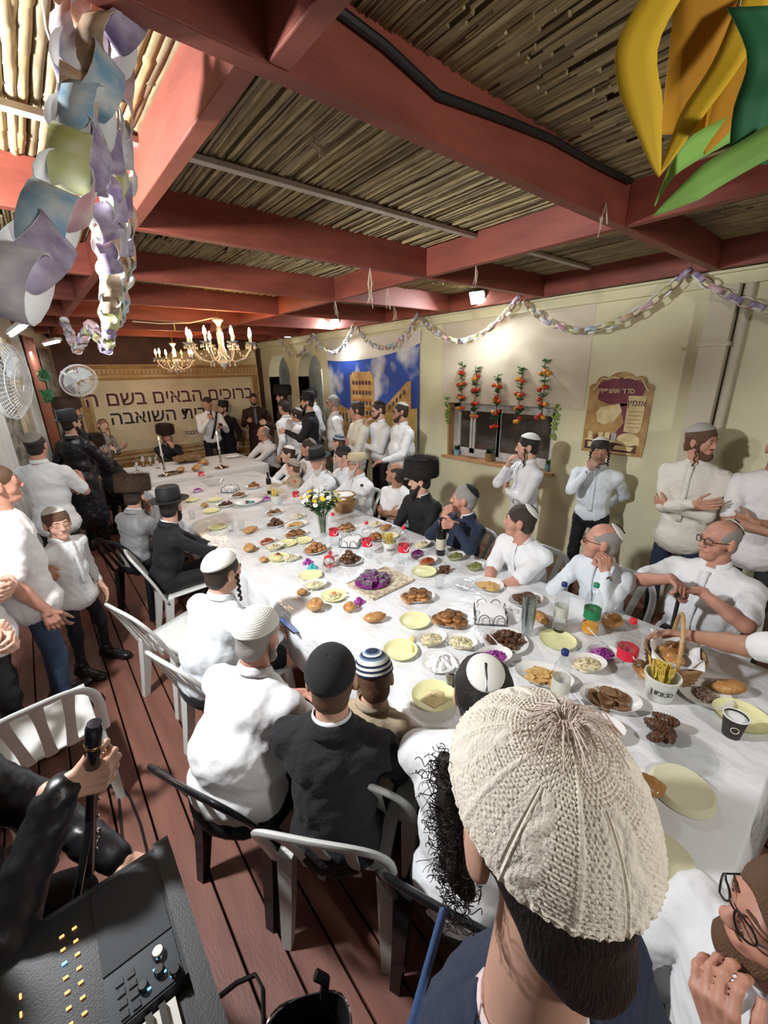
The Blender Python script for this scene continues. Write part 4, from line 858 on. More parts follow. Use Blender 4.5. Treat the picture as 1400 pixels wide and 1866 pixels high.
def dish_mesh(kind):
    if kind == 'oval': return MB().lathe([(.0001, .004), (.075, .004), (.09, .012), (.118, .026), (.12, .027), (.12, .029), (.088, .009), (.07, .0), (.0001, 0)][::-1], 30, sx=1.0, sy=.66).mesh('plate', m_wdish)
    if kind == 'round': return MB().lathe([(.0001, 0), (.07, 0), (.085, .008), (.106, .018), (.108, .019), (.084, .011), (.07, .004), (.0001, .004)], 30).mesh('plate', m_wdish)
    if kind == 'yellow': return MB().lathe([(.0001, 0), (.065, 0), (.078, .006), (.088, .018), (.09, .019), (.076, .009), (.064, .003), (.0001, .003)], 32, fn=lambda r, z, a, i: r * (1 + (.006 * math.cos(40 * a) if r > .08 else 0))).mesh('plate', m_yplate)
    if kind == 'lid': return MB().lathe([(.0001, .012), (.03, .014), (.06, .012), (.075, .016), (.086, .004), (.09, 0), (.09, .004), (.078, .020), (.06, .016), (.03, .018), (.0001, .016)], 36, fn=lambda r, z, a, i: r * (1 + (.004 * math.cos(60 * a) if r > .08 else 0))).mesh('lid', mat('cream_plastic_lid', (.66, .64, .44), .3))
    if kind == 'boat': return MB().lathe([(.0001, 0), (.045, 0), (.062, .02), (.085, .034), (.087, .035), (.06, .016), (.045, .003), (.0001, .003)], 26, sx=1, sy=.72).mesh('bowl', m_wdish)
    if kind == 'clear': return MB().lathe([(.0001, 0), (.05, 0), (.07, .02), (.09, .04), (.092, .04), (.068, .016), (.05, .003), (.0001, .003)], 28).mesh('bowl', m_clear)
    if kind == 'clearplate': return MB().lathe([(.0001, 0), (.08, 0), (.11, .014), (.112, .014), (.08, .003), (.0001, .003)], 32).mesh('plate', m_clear)
def dish(kind, px, py, label, sc=1, rz=0, pos=None):
    p = pos or tp(px, py); n = {'lid': 'cream_dish_cover', 'boat': 'serving_bowl', 'clear': 'clear_bowl', 'yellow': 'yellow_plate', 'clearplate': 'clear_plate'}.get(kind, 'serving_plate')
    o = obj(n, once(('dish', kind), lambda: dish_mesh(kind)), loc=p, rot=(0, 0, rz)); o.scale = (sc, sc, sc)
    tag(o, label, {'lid': 'lid', 'boat': 'bowl', 'clear': 'bowl'}.get(kind, 'plate'), 'dishes on the banquet table'); return p
def food_mesh(kind):
    if kind == 'rug':
        m = MB(); n = 22; pts = []; rs = []
        for i in range(n + 1):
            u = i / n * 2 - 1; pts.append((u * .032, .008 * u * u, .012)); rs.append(max(.003, .0145 * (1 - u * u) ** .5 * (1 + .16 * math.sin(i * 2.1))))
        m.tube(pts, rs, 9); return m.mesh('rugelach', m_choc)
    if kind == 'bun':
        m = MB(); m.lathe([(.0001, .0), (.033, .001), (.038, .012), (.034, .024), (.02, .029), (.0001, .031)], 20)
        m.cur = 1; m.tube([((.004 + .0295 * t) * math.cos(t * 16), (.004 + .0295 * t) * math.sin(t * 16), .0305 - .006 * t ** 3) for t in np.linspace(0, 1, 60)], .0026, 5); return m.mesh('bun', [m_dough, m_swirl])
    if kind == 'ball': return MB().lathe([(.0001, 0), (.018, .002), (.026, .014), (.022, .027), (.010, .034), (.0001, .035)], 12, fn=lambda r, z, a, i: r * (1 + .07 * math.sin(3 * a + i))).mesh('pastry_ball', m_dough)
    if kind == 'dball': return MB().lathe([(.0001, 0), (.018, .002), (.026, .014), (.022, .027), (.010, .034), (.0001, .035)], 12, fn=lambda r, z, a, i: r * (1 + .07 * math.sin(3 * a + i))).mesh('pastry_ball', m_choc)
    if kind == 'cookie': return MB().lathe([(.0001, 0), (.026, 0), (.029, .004), (.026, .009), (.0001, .010)], 14).mesh('biscuit', m_cookd)
    if kind == 'pale': return MB().lathe([(.0001, 0), (.026, 0), (.029, .004), (.026, .008), (.0001, .008)], 14).mesh('biscuit', m_cook)
    if kind == 'cracker': return MB().lathe([(.0001, 0), (.027, 0), (.028, .003), (.027, .006), (.0001, .006)], 4).mesh('cracker', m_cook)
    if kind == 'cake':
        m = MB().box((-.03, -.02, 0), (.03, .02, .024)); m.cur = 1
        for i in range(5): m.tube([(-.03 + .012 * i + rnd(-.003, .003), -.02, .026), (-.028 + .012 * i, 0, .033), (-.03 + .012 * i, .02, .026)], .006, 6)
        return m.mesh('cake_slice', [mat('purple_cake', (.22, .05, .2), .4), m_purpcake])
FN = {'rug': ('rugelach', 'pastry'), 'bun': ('cinnamon_bun', 'bun'), 'ball': ('pastry_ball', 'pastry'), 'dball': ('chocolate_ball', 'pastry'), 'cookie': ('biscuit', 'biscuit'), 'pale': ('biscuit', 'biscuit'), 'cracker': ('cracker', 'cracker'), 'cake': ('cake_slice', 'cake')}
def pile(kind, p, n, rx, ry, label, rz=0, sc=1, base=.010, step=.020, layers=None, tilt=.25):
    rr = random.Random(int(p[0] * 997 + p[1] * 331)); k_ = 0; lay = 0; left = n
    while left > 0:
        m = min(left, max(1, int(math.ceil(n * (.6, .3, .15, .1)[min(lay, 3)])))); f = (.72, .42, .15, .05)[min(lay, 3)]
        for i in range(m):
            a = 2 * math.pi * (i + .3 * lay) / m + rr.uniform(-.2, .2); q = f * (1 if (m < 6 or i % 3) else .35)
            x, y = rx * q * math.cos(a), ry * q * math.sin(a)
            X = p[0] + x * math.cos(rz) - y * math.sin(rz); Y = p[1] + x * math.sin(rz) + y * math.cos(rz)
            o = obj(FN[kind][0], once(('food', kind), lambda: food_mesh(kind)), loc=(X, Y, p[2] + base + step * lay), rot=(rr.uniform(-tilt, tilt), rr.uniform(-tilt, tilt), rr.uniform(0, 6))); o.scale = (sc,) * 3
            tag(o, label, FN[kind][1], label)
        left -= m; lay += 1
def mound(p, rx, ry, hgt, m_, label, name='salad', rz=0, base=.006, lumpy=.16):
    rr = random.Random(int(p[0] * 733 + p[1] * 91)); ph = [rr.uniform(0, 6) for _ in range(4)]; m = MB()
    def fn(u, v):
        a = 2 * math.pi * v; r = u * (1 + lumpy * .5 * (math.sin(5 * a + ph[0]) + math.sin(9 * a + ph[1])) * u)
        return (rx * r * math.cos(a), ry * r * math.sin(a), hgt * (1 - u ** 2.2) * (1 + .25 * math.sin(7 * u + 4 * a + ph[2])) + rr.uniform(-.1, .1) * hgt * (u < .95))
    m.grid(fn, 7, 24)
    if name in ('salad', 'relish'):
        for _ in range(70):
            a, u = rr.uniform(0, 6.28), rr.random() ** .5 * .92; c = Vector((rx * u * math.cos(a), ry * u * math.sin(a), hgt * (1 - u ** 2.2) + .001)); d = Vector((rr.gauss(0, 1), rr.gauss(0, 1), rr.gauss(0, .35))).normalized() * rr.uniform(.006, .013)
            m.tube([c - d, c + d], rr.uniform(.0016, .0034), 4)
    o = m.build(name, m_, smooth=name != 'crumpled_napkin'); o.location = (p[0], p[1], p[2] + base); o.rotation_euler = (0, 0, rz); return tag(o, label, name.replace('_', ' '), kind='stuff')
def bread(px, py, label, sc=1, rz=0, kind=0):
    if kind == 0:
        P = [rc(((.034 - .026 * t) * math.cos(t * 9), (.034 - .026 * t) * math.sin(t * 9), .024 + .034 * t), ((.034 - .026 * (t + .045)) * math.cos((t + .045) * 9), (.034 - .026 * (t + .045)) * math.sin((t + .045) * 9), .024 + .034 * (t + .045)), .023 - .006 * t, .023 - .006 * (t + .045)) for t in np.arange(0, 1, .045)]
    else:
        P = [el((0, 0, .022), (.058, .026, .02))]
        for ph in (0, 2.094, 4.189):
            q = [(-.062 + .124 * i / 16, .020 * math.sin(ph + i * .85) * (1 - (i / 8 - 1) ** 4), .030 + .010 * math.cos(ph + i * .85) * (1 - (i / 8 - 1) ** 4)) for i in range(17)]
            P += [rc(q[i], q[i + 1], .0155 * (1 - .45 * abs(i / 8 - 1) ** 2), .0155 * (1 - .45 * abs((i + 1) / 8 - 1) ** 2)) for i in range(16)]
    me = once(('bread', kind), lambda: np_mesh('bread_roll', *sdf_parts([(P, .0042, .004)]), m_roll)); o = obj('bread_roll', me, loc=tp(px, py), rot=(0, 0, rz)); o.scale = (sc,) * 3; return tag(o, label, 'bread', 'bread rolls on the banquet table')
def bottle(kind, px, py, label, sc=1, lying=None, z=None, pos=None):
    p = pos or tp(px, py)
    t = thing({'wine': 'wine_bottle', 'soda': 'soda_bottle', 'water': 'water_bottle', 'juice': 'juice_bottle', 'tall': 'soda_bottle'}[kind], label, 'bottle', p, 0, 'bottles on the tables'); t.scale = (sc,) * 3
    if kind == 'wine':
        obj('body', once('wb', lambda: MB().lathe([(.0001, .006), (.034, 0), (.037, .004), (.037, .19), (.033, .215), (.016, .24), (.0145, .30), (.0165, .302), (.0165, .312), (.0001, .313)], 22).mesh('body', m_wine)), t); obj('label_paper', once('wl', lambda: MB().lathe([(.0374, .05), (.0376, .052), (.0376, .138), (.0374, .14)], 22).mesh('label', m_cream)), t); obj('foil', once('wf', lambda: MB().lathe([(.0152, .262), (.0153, .30), (.0172, .301), (.0172, .3135), (.0001, .314)], 18).mesh('foil', mat('foil_black', (.01, .01, .012), .3))), t); return t
    cap, lab = {'soda': (m_redc, m_redl), 'water': (m_navyc, m_paperw), 'juice': (m_greenc, m_greenl), 'tall': (m_black, m_paperw)}[kind]
    prof = [(.0001, .012), (.03, .002), (.044, .008), (.045, .03), (.042, .10), (.043, .14), (.045, .17), (.044, .20), (.036, .235), (.02, .265), (.0135, .275), (.0135, .29), (.0001, .29)] if kind != 'water' else [(.0001, .01), (.028, .002), (.038, .008), (.039, .04), (.036, .12), (.038, .19), (.034, .225), (.018, .26), (.013, .27), (.013, .285), (.0001, .285)]
    obj('body', once(('bb', kind), lambda: MB().lathe(prof, 24).mesh('body', m_clear)), t)
    obj('cap', once(('bc', kind), lambda: MB().lathe([(.0155, .283), (.0155, .302), (.013, .305), (.0001, .305)], 16).mesh('cap', cap)), t)
    if kind in ('soda', 'juice'):
        lb = obj('label_wrap', once(('bl', kind), lambda: MB().lathe([(.0437, .098), (.0425, .10), (.0435, .14), (.0448, .152), (.0446, .154)], 24, cap=False).mesh('label', lab)), t)
        if kind == 'soda': MB().tube([(.0455 * math.sin(a), -.0455 * math.cos(a), .126 + .014 * math.sin(a * 5)) for a in np.linspace(-.7, .7, 12)], .003, 5).build('label_swash', m_paperw, lb)
    else:
        obj('label_wrap', once(('bl', kind), lambda: MB().lathe([(.0377, .10), (.0377, .16), (.0379, .165)], 24, cap=False).mesh('label', mat('pale_label', (.65, .66, .55), .4, alpha=.75))), t)
    if kind == 'juice': MB().lathe([(.0001, .014), (.03, .006), (.042, .012), (.0425, .03), (.041, .06), (.0001, .06)], 20).build('juice', m_oj, t)
    if kind == 'water': MB().lathe([(.0001, .012), (.027, .006), (.0365, .012), (.0370, .04), (.035, .10), (.0001, .10)], 20).build('water', m_water, t)
    if lying is not None: t.rotation_euler = (math.pi / 2, 0, lying); t.location.z += .046
    return t
def rack(px, py, label, label2, sc=1, rz=.6):
    p = tp(px, py); t = thing('napkin_rack', label, 'napkin holder', p, rz, 'wire napkin racks'); t.scale = (sc,) * 3; w = .085
    def wire(pts, nm): return MB().tube(pts, .0022, 6).build(nm, m_black, t)
    MB().tube([(-w, -w, .004), (w, -w, .004), (w, w, .004), (-w, w, .004)], .0025, 6, closed=True).build('base_wire', m_black, t)
    MB().tube([(-w, 0, .004), (w, 0, .004)], .002, 6).build('base_wire', m_black, t)
    for i in range(4):
        c, s = (0, 1, 0, -1)[i], (1, 0, -1, 0)[i]
        for off in (-.04, .04): wire([(c * off * 1 + s * w + c * .03 * math.cos(a), -s * off + c * w - s * .03 * math.cos(a), .004 + .062 * math.sin(a) ** .6) for a in np.linspace(0, math.pi, 14)], 'wire_arch')
    o = MB().box((-.075, -.075, 0), (.075, .075, .004)).build('napkin_stack', m_paperw)
    o = o; me = MB()
    for i in range(9): me.box((-.075 + rnd(-.002, .002), -.075 + rnd(-.002, .002), .0045 * i), (.075, .075, .0045 * i + .004))
    bpy.data.objects.remove(o); o = me.build('napkin_stack', m_paperw, loc=(p.x, p.y, p.z + .007), rot=(0, 0, rz)); o.scale = (sc,) * 3; tag(o, label2, 'napkins')
def fork_mesh():
    m = MB(); m.add(*[([(-.005, 0, 0), (.005, 0, 0), (.0035, 0, .09), (-.0035, 0, .09), (-.005, .002, 0), (.005, .002, 0), (.0035, .002, .09), (-.0035, .002, .09)], [(0, 1, 2, 3), (7, 6, 5, 4), (0, 4, 5, 1), (1, 5, 6, 2), (2, 6, 7, 3), (3, 7, 4, 0)])][0])
    m.prism([(-.0035, .09), (.0035, .09), (.012, .105), (.012, .118), (-.012, .118), (-.012, .105)], 0, .002, Matrix(((1, 0, 0, 0), (0, 0, 1, 0), (0, 1, 0, 0), (0, 0, 0, 1))))
    for i in range(4): m.box((-.012 + .0068 * i, 0, .118), (-.0085 + .0068 * i, .002, .15))
    return m.mesh('fork', m_yfork)
def forkpot(px, py, label, flabel, n, sc=1, txt=True):
    p = tp(px, py); t = thing('cutlery_pot', label, 'pot', p, 0, 'white cutlery pots'); t.scale = (sc,) * 3
    obj('pot', once('fp', lambda: MB().lathe([(.0001, .0), (.045, .0), (.048, .004), (.062, .10), (.066, .102), (.066, .108), (.060, .108), (.046, .01), (.0001, .008)], 30).mesh('pot', mat('white_enamel', (.72, .74, .68), .35))), t)
    if txt:
        # hand-lettered word around the front of the pot
        to = Vector((-p.x, -p.y, 0)).normalized(); a0 = math.atan2(to.y, to.x) + .12
        for i, ch in enumerate('סכומון'):
            a = a0 - (2.5 - i) * -.24; r = .0575 + .0006
            rt = Vector((-math.sin(a), math.cos(a), 0)); out = Vector((math.cos(a), math.sin(a), 0)); up = Vector((0, 0, 1))
            text(ch, .036, m_black, axes(rt, (up + out * .14).normalized(), rt.cross((up + out * .14).normalized()), out * r + Vector((0, 0, .052))), t, 'letter', 0, .0004)
    for i in range(n):
        a = rnd(0, 6.28); r = rnd(0, .045); o = obj('plastic_fork', once('fork', fork_mesh), loc=(p.x + r * math.cos(a) * sc, p.y + r * math.sin(a) * sc, p.z + rnd(.015, .03)), rot=(rnd(-.1, .1) - r * 5 * math.sin(a), rnd(-.1, .1) + r * 5 * math.cos(a), rnd(0, 6)))
        tag(o, flabel, 'fork', flabel)
def cup(px, py, label, kind='clear', sc=1, n=1, pos=None):
    p = pos or tp(px, py)
    if kind == 'paper':
        t = thing('paper_cup', label, 'cup', p); t.scale = (sc,) * 3
        MB().lathe([(.0001, .004), (.026, .004), (.027, 0), (.037, .082), (.039, .083), (.039, .086), (.036, .086), (.026, .008), (.0001, .008)], 24).build('cup', mat('dark_brown_paper', (.035, .025, .022), .6), t)
        MB().lathe([(.0362, .076), (.0366, .0815), (.039, .0826), (.0396, .0846), (.039, .0866), (.036, .0866), (.0335, .06)], 24).build('rim', m_paperw, t); MB().lathe([(.0001, .06), (.0335, .06)], 20).build('coffee', mat('coffee', (.3, .2, .13), .3), t)
        a = math.atan2(-p.y - .3, -p.x + .5); MB().tube([(.0345 * math.cos(a + .34 * math.cos(q)), .0345 * math.sin(a + .34 * math.cos(q)), .045 + .012 * math.sin(q)) for q in np.linspace(0, 6.28, 18, endpoint=False)], .0016, 5, closed=True).build('printed_ring', m_cream, t); return
    for i in range(n):
        o = obj('plastic_cup', once('cc', lambda: MB().lathe([(.0001, .002), (.023, .002), (.024, 0), (.033, .088), (.0345, .09), (.0325, .089), (.023, .004), (.0001, .004)], 20).mesh('cup', m_clear)), loc=(p.x, p.y, p.z + .017 * i)); o.scale = (sc,) * 3; tag(o, label, 'cup', 'nested clear cups' if n > 1 else 'clear plastic cups')
# --- near part of the table
cb = 'cinnamon bun heaped on the plate '
p = dish('oval', 821, 1135, 'oval plate of cinnamon buns left of the nearest napkin rack', 1, -.6); pile('bun', p, 15, .11, .075, cb + 'left of the nearest napkin rack', -.6, .95)
p = dish('oval', 761, 1092, 'oval plate of cinnamon buns beside the patterned tray', .95, -.6); pile('bun', p, 12, .10, .07, cb + 'beside the patterned tray', -.6, .95)
p = dish('round', 921, 1172, 'round plate of chocolate rugelach in front of the nearest napkin rack', 1.1, -.5); pile('rug', p, 30, .105, .075, 'chocolate rugelach piled in front of the nearest napkin rack', -.5, 1.05)
p = dish('oval', 1111, 1280, 'oval plate of dark biscuits left of the fork pot', 1.05, -.9); pile('cookie', p, 26, .095, .07, 'dark biscuit heaped on the oval plate left of the fork pot', -.9, 1, .012, .014, tilt=.6)
p = dish('oval', 990, 1238, 'oval plate of square crackers behind the cream knit kippah', 1.1, -1.1); pile('cracker', p, 20, .10, .062, 'square cracker on the oval plate behind the cream knit kippah', -1.1, 1, .012, .009, tilt=.5)
p = dish('round', 891, 1068, 'round plate of fanned crackers before the man leaning on forearms', .92, 0)
for i in range(14):
    o = obj('cracker', once(('food', 'pale'), lambda: food_mesh('pale')), loc=(p.x - .055 + .0085 * (i % 10) * .77 - .0 * i, p.y + (.025 if i < 7 else -.025) - .008 * (i % 7), p.z + .014 + .002 * (i % 7)), rot=(.35, -.25, .6)); tag(o, 'pale cracker fanned out on the round plate', 'cracker', 'fanned crackers')
rack(893, 1125, 'wire napkin rack nearest to the camera', 'white paper napkins in the nearest wire rack', 1.05, .75)
rack(640, 992, 'wire napkin rack beside the soda bottles', 'white paper napkins in the wire rack beside the soda bottles', 1, .7)
rack(420, 895, 'wire napkin rack at the far end of the table', 'white paper napkins in the far wire rack', 1, .7)
forkpot(1200, 1268, 'white pot of yellow forks with Hebrew lettering near the basket', 'yellow plastic fork in the near pot', 26, 1.08)
forkpot(711, 1008, 'white lettered pot of yellow forks behind the patterned tray', 'yellow plastic fork in the pot behind the tray', 16, .95)
forkpot(504, 918, 'white pot of yellow forks beside the distant wine bottle', 'yellow plastic fork in the far pot', 14, .95, False)
bottle('water', 1018, 1150, 'water bottle with blue cap behind the stacked cups', 1.0)
bottle('water', 1016, 1290, 'water bottle with blue cap nearest the cream knit kippah', .98)
bottle('juice', 1074, 1152, 'green-capped bottle with green label and orange juice')
bottle('soda', 1136, 1228, 'red-capped soda bottle next to the fork pot and basket', 1.0)
bottle('soda', 736, 1025, 'red-capped soda bottle to the right of the purple cakes', .98)
bottle('soda', 670, 1014, 'red-capped soda bottle just behind the purple cakes', .98)
bottle('soda', 610, 993, 'red-capped soda bottle beside the flower vase', .95)
bottle('soda', 541, 918, 'red-labelled soda bottle near the white beard', .9)
bottle('soda', 598, 1046, 'empty red-labelled soda bottle lying on its side', .95, lying=2.5)
bottle('soda', 369, 878, 'red-labelled soda bottle at the head table end', .9)
bottle('tall', 667, 935, 'tall clear bottle with black cap behind the flowers', 1.05)
bottle('wine', 803, 1010, 'dark wine bottle gripped by the man in navy sweater', 1.0)
bottle('wine', 492, 899, 'dark wine bottle standing at the far end of the table', .85)
# yellow plates and lids
for px, py, lab, s in ((756, 1134, 'empty pale yellow plate beside the cinnamon buns', 1), (730, 1188, 'pale yellow plate with a yellow fork resting on it', 1), (1016, 1170, 'pale yellow plate under the water bottle', 1.05), (791, 1273, 'pale yellow plate of hummus left of the curly-haired man', 1.12), (1350, 1310, 'pale yellow plate behind the coffee cup', 1.1), (773, 1044, 'stacked pale yellow plates right of the soda bottle', 1), (609, 1088, 'pale yellow plate with a carrot slice', .95), (566, 1051, 'pale yellow plate beside the fallen bottle', .95), (507, 1018, 'pale yellow plate with red relish', .95), (523, 992, 'pale yellow plate beside the pile of buns', .95), (552, 987, 'pale yellow plate touching another near the buns', .9), (386, 932, 'pale yellow plate near the black hat', .95), (392, 912, 'pale yellow plate beside the far biscuits', .95), (397, 962, 'pale yellow plate at the elbow of the black jacket', .95), (351, 912, 'pale yellow plate at the far left corner', .9), (711, 978, 'pale yellow plate behind the second fork pot', .85)):
    dish('yellow', px, py, lab, s)
for px, py, lab in ((1243, 1440, 'large cream plastic lid near the table end'), (1203, 1572, 'cream plastic lid beside the cream knit kippah')): dish('lid', px, py, lab, 1.12)
p = tp(791, 1273); mound(p, .055, .05, .012, m_hum, 'smear of hummus on the yellow plate', 'hummus')
p = tp(609, 1088); mound(p, .045, .04, .02, m_slaw, 'pale salad beside the carrot slice'); tag(MB().lathe([(.0001, 0), (.014, 0), (.015, .003), (.014, .006), (.0001, .006)], 14).build('carrot_slice', m_carrot, loc=(p.x, p.y, p.z + .026), rot=(.2, .1, 0)), 'orange carrot slice on the salad', 'carrot')
mound(tp(507, 1018), .045, .04, .02, m_hum, 'hummus with red relish on yellow plate', 'hummus'); mound(tp(507, 1016), .02, .018, .03, m_redsal, 'dab of red relish on the hummus', 'relish')
o = obj('plastic_fork', once('fork', fork_mesh), loc=tp(752, 1192) + Vector((0, 0, .012)), rot=(math.pi / 2, 0, 2.4)); tag(o, 'yellow plastic fork lying across the pale yellow plate', 'fork')
# salads in boats
for px, py, m_, lab, rz, sc in ((787, 1170, m_slaw, 'pasta salad near the yellow fork', -.3, 1), (840, 1176, m_slaw, 'pasta salad before the rugelach', -1, 1), (900, 1203, m_purple, 'purple cabbage salad behind the curly hair', -.4, 1.1), (1097, 1197, m_purple, 'purple cabbage salad left of the near soda bottle', -.6, .95), (1070, 1216, m_slaw, 'pale slaw behind the dark biscuits', -.6, 1.05), (1090, 1333, m_redsal, 'red tomato relish beside the cream kippah tassel', -1, 1.1), (779, 1027, m_redsal, 'red pepper salad near the wine bottle', 0, 1), (761, 1012, m_purple, 'purple cabbage salad beside the second fork pot', 0, .85), (866, 1036, m_green, 'pickles before the man in white shirt', 0, .95), (831, 1018, m_green, 'chopped cucumber beside the wine bottle', 0, 1), (574, 1071, m_slaw, 'pale slaw near the fallen bottle', -.3, 1), (500, 1001, m_slaw, 'pale salad left of the yellow plates', 0, 1), (487, 990, m_redsal, 'red relish at the near table edge', 0, .95), (361, 896, m_purple, 'purple salad at the far left', 0, .9), (486, 912, m_purple, 'purple salad beside the far fork pot', 0, .8), (544, 944, m_slaw, 'pale salad in front of the vase', 0, .9), (686, 958, m_slaw, 'pale salad before the folded arms', 0, .9), (531, 1021, m_slaw, 'crumbly salad near the red relish', 0, .8), (769, 996, m_slaw, 'pale salad beside the black coat', 0, .95)):
    p = dish('boat', px, py, 'white boat dish holding ' + lab, sc, rz); mound(p, .068 * sc, .046 * sc, .034, m_, lab, 'salad', rz, .008)
for px, py, rz in ((908, 1185, .5), (1101, 1190, .3), (1083, 1325, .2)):
    o = obj('plastic_spoon', once('spoon', lambda: (lambda m: (m.tube([(0, 0, 0), (0, .03, .02), (0, .11, .06)], [.004, .003, .004], 6), m.ball((0, -.01, .0), .013, 10, 6, sc=(1, 1.4, .4)), m.mesh('spoon', m_white))[2])(MB())), loc=tp(px, py) + Vector((0, 0, .036)), rot=(.25, 0, rz)); tag(o, {908: 'white plastic spoon in the purple salad behind curly hair', 1101: 'white plastic spoon in the purple salad near the soda', 1083: 'white plastic spoon in the red tomato relish'}[px], 'spoon')
# more plates
p = dish('round', 1283, 1268, 'clear-white plate of salad scraps right of the fork pot', .95); mound(p, .05, .04, .02, mat('tuna_salad', (.4, .28, .22), .6, bump=.8, var=.3), 'brown salad scraps on the plate right of the fork pot')
p = dish('oval', 958, 1098, 'oval plate of brown pastries behind the stacked cups', 1, -.3); pile('rug', p, 9, .09, .06, 'brown pastry on the plate behind the stacked cups', -.3, 1.2)
p = dish('clear', 846, 1071, 'clear plastic bowl beside the fanned crackers', .85); p = dish('clear', 391, 884, 'large clear plastic bowl at the far end of the table', 1.5)
p = dish('round', 800, 1210, 'white dish of crumpled napkins near the curly hair', .8); mound(p, .07, .06, .03, m_paperw, 'crumpled white napkins on the dish near the curly hair', 'crumpled_napkin', lumpy=.4)
dish('clearplate', 1243, 1372, 'clear plate under the rugelach log at the near end', 1)
pile('rug', tp(1205, 1335) + Vector((0, 0, .004)), 11, .10, .03, 'glazed chocolate rugelach in a log near the table end', -.1, 1.35, .006, .022)
pile('rug', tp(810, 1042), 5, .035, .04, 'chocolate rugelach left on the cloth near wine bottle', -1, 1.1, .0, .02)
p = dish('round', 637, 1024, 'round plate of chocolate balls beside the fallen bottle', .95); pile('dball', p, 20, .085, .065, 'chocolate ball piled beside the fallen bottle', 0, 1.0, .012, .026)
p = dish('oval', 576, 1006, 'oval plate of pastry balls in front of the vase', 1); pile('ball', p, 15, .10, .06, 'golden pastry ball in front of the vase', 0, 1.05, .012, .024)
p = dish('oval', 540, 977, 'oval plate of buns left of the vase', 1); pile('bun', p, 14, .10, .065, cb + 'left of the vase', 0, .8)
p = dish('oval', 540, 959, 'oval plate of orange crackers behind the buns', 1); pile('pale', p, 16, .09, .06, 'orange cracker behind the plate of buns', 0, 1, .012, .009, tilt=.6)
p = dish('oval', 503, 959, 'oval plate of chocolate balls near the hat', .95); pile('dball', p, 13, .085, .06, 'chocolate ball on the plate near the hat', 0, 1, .012, .024)
p = dish('oval', 501, 936, 'oval plate of round biscuits at mid table', .9); pile('cookie', p, 14, .08, .05, 'round biscuit at mid table', 0, 1, .012, .014, tilt=.6)
p = dish('oval', 437, 905, 'oval plate of dark biscuits at the far end', .95); pile('cookie', p, 15, .09, .05, 'dark biscuit at the far end', 0, 1.1, .012, .014, tilt=.6)
p = dish('oval', 413, 922, 'oval plate of small chocolate pastries at the far left', .95); pile('rug', p, 14, .085, .05, 'small chocolate pastry at the far left', 0, .9)
p = dish('oval', 463, 889, 'oval plate of cake slices at the far end', .95); pile('bun', p, 7, .06, .045, 'brown cake piece at the far end', 0, 1, .012, .028)
p = dish('oval', 454, 919, 'oval plate of turquoise-wrapped sweets', 1.3)
for i in range(12):
    o = MB().ball((0, 0, .012), .013, 8, 5, sc=(1.5, 1, .8)).build('wrapped_sweet', m_teal if i % 2 else m_choc, loc=p + Vector((rnd(-.09, .09), rnd(-.05, .05), .014)), rot=(0, 0, rnd(0, 6))); tag(o, 'foil-wrapped sweet on the turquoise plate', 'sweet', 'wrapped sweets')
p = dish('oval', 632, 966, 'oval plate of cinnamon buns behind the soda bottle by the vase', .95); pile('bun', p, 9, .085, .055, cb + 'behind the soda bottle by the vase', 0, .9)
p = dish('round', 684, 983, 'round plate of pastry balls near the tall clear bottle', .75); pile('ball', p, 8, .06, .05, 'pastry ball near the tall clear bottle', 0, .95)
# bread
for i, (px, py, lab, sc, rz, kd) in enumerate(((577, 1112, 'round shiny challah roll at the near table edge', 1.15, .5, 0), (639, 1113, 'torn half roll on plastic beside purple wrapper', .85, 1.2, 0), (683, 1132, 'torn bread roll with pale crumb left of empty plate', 1.0, -.4, 1), (551, 1085, 'small bread chunk near the pale slaw', .7, 0, 0), (986, 1133, 'braided roll between stacked cups and water bottle', .95, 1, 1), (1116, 1143, 'golden bread roll beside the green-capped bottle', 1.2, .4, 0), (1325, 1262, 'torn loaf end right of the fork pot', 1.1, -.7, 1), (1160, 1445, 'dark braided roll behind the cream knit kippah', 1.25, -.8, 1), (456, 1006, 'bread roll on a napkin at the near table edge', 1.05, .3, 0), (457, 971, 'pale braided roll beside the black jacket', 1.1, .2, 1), (703, 966, 'bread roll before the folded arms', 1.0, 0, 1), (373, 925, 'small roll by the far left plate', .8, 0, 0), (481, 1025, 'small roll at the near edge left of the relish', .7, 0, 0), (1172, 1232, 'bread roll between the near soda bottle and basket', 1.1, .8, 1))): bread(px, py, lab, sc, rz, kd)
cup(1332, 1338, 'dark brown paper coffee cup with white rim', 'paper', 1.1)
cup(960, 1155, 'clear plastic cup in the tall nested stack', n=9, sc=1.15)
for px, py, lab in ((823, 1250, 'clear cup of dark cola by the curly hair'), (1168, 1470, 'clear cup beside the dark braided roll'), (421, 968, 'clear cup beside the black jacket sleeve'), (441, 966, 'second clear cup beyond the black jacket sleeve'), (351, 945, 'clear cup near the far left edge of the table'), (801, 1072, 'clear cup before the wine bottle'), (1100, 1385, 'clear cup behind the kippah tassel')): cup(px, py, lab)
v = tp(823, 1250); tag(MB().lathe([(.0001, .006), (.0215, .006), (.0265, .05), (.0001, .05)], 18).build('cola', mat('cola', (.02, .005, .003), .1), loc=v), 'dark cola inside the clear cup', 'drink')
for px, py, lab, m_ in ((654, 1099, 'crumpled purple wrapper near the torn rolls', m_purple), (561, 1026, 'crumpled purple wrapper beside the relish plate', m_purple), (570, 1036, 'crumpled turquoise wrapper near the fallen bottle', m_teal)): 
    o = mound(tp(px, py), .035, .03, .035, m_, lab, 'wrapper', base=0, lumpy=.5); del o['kind']
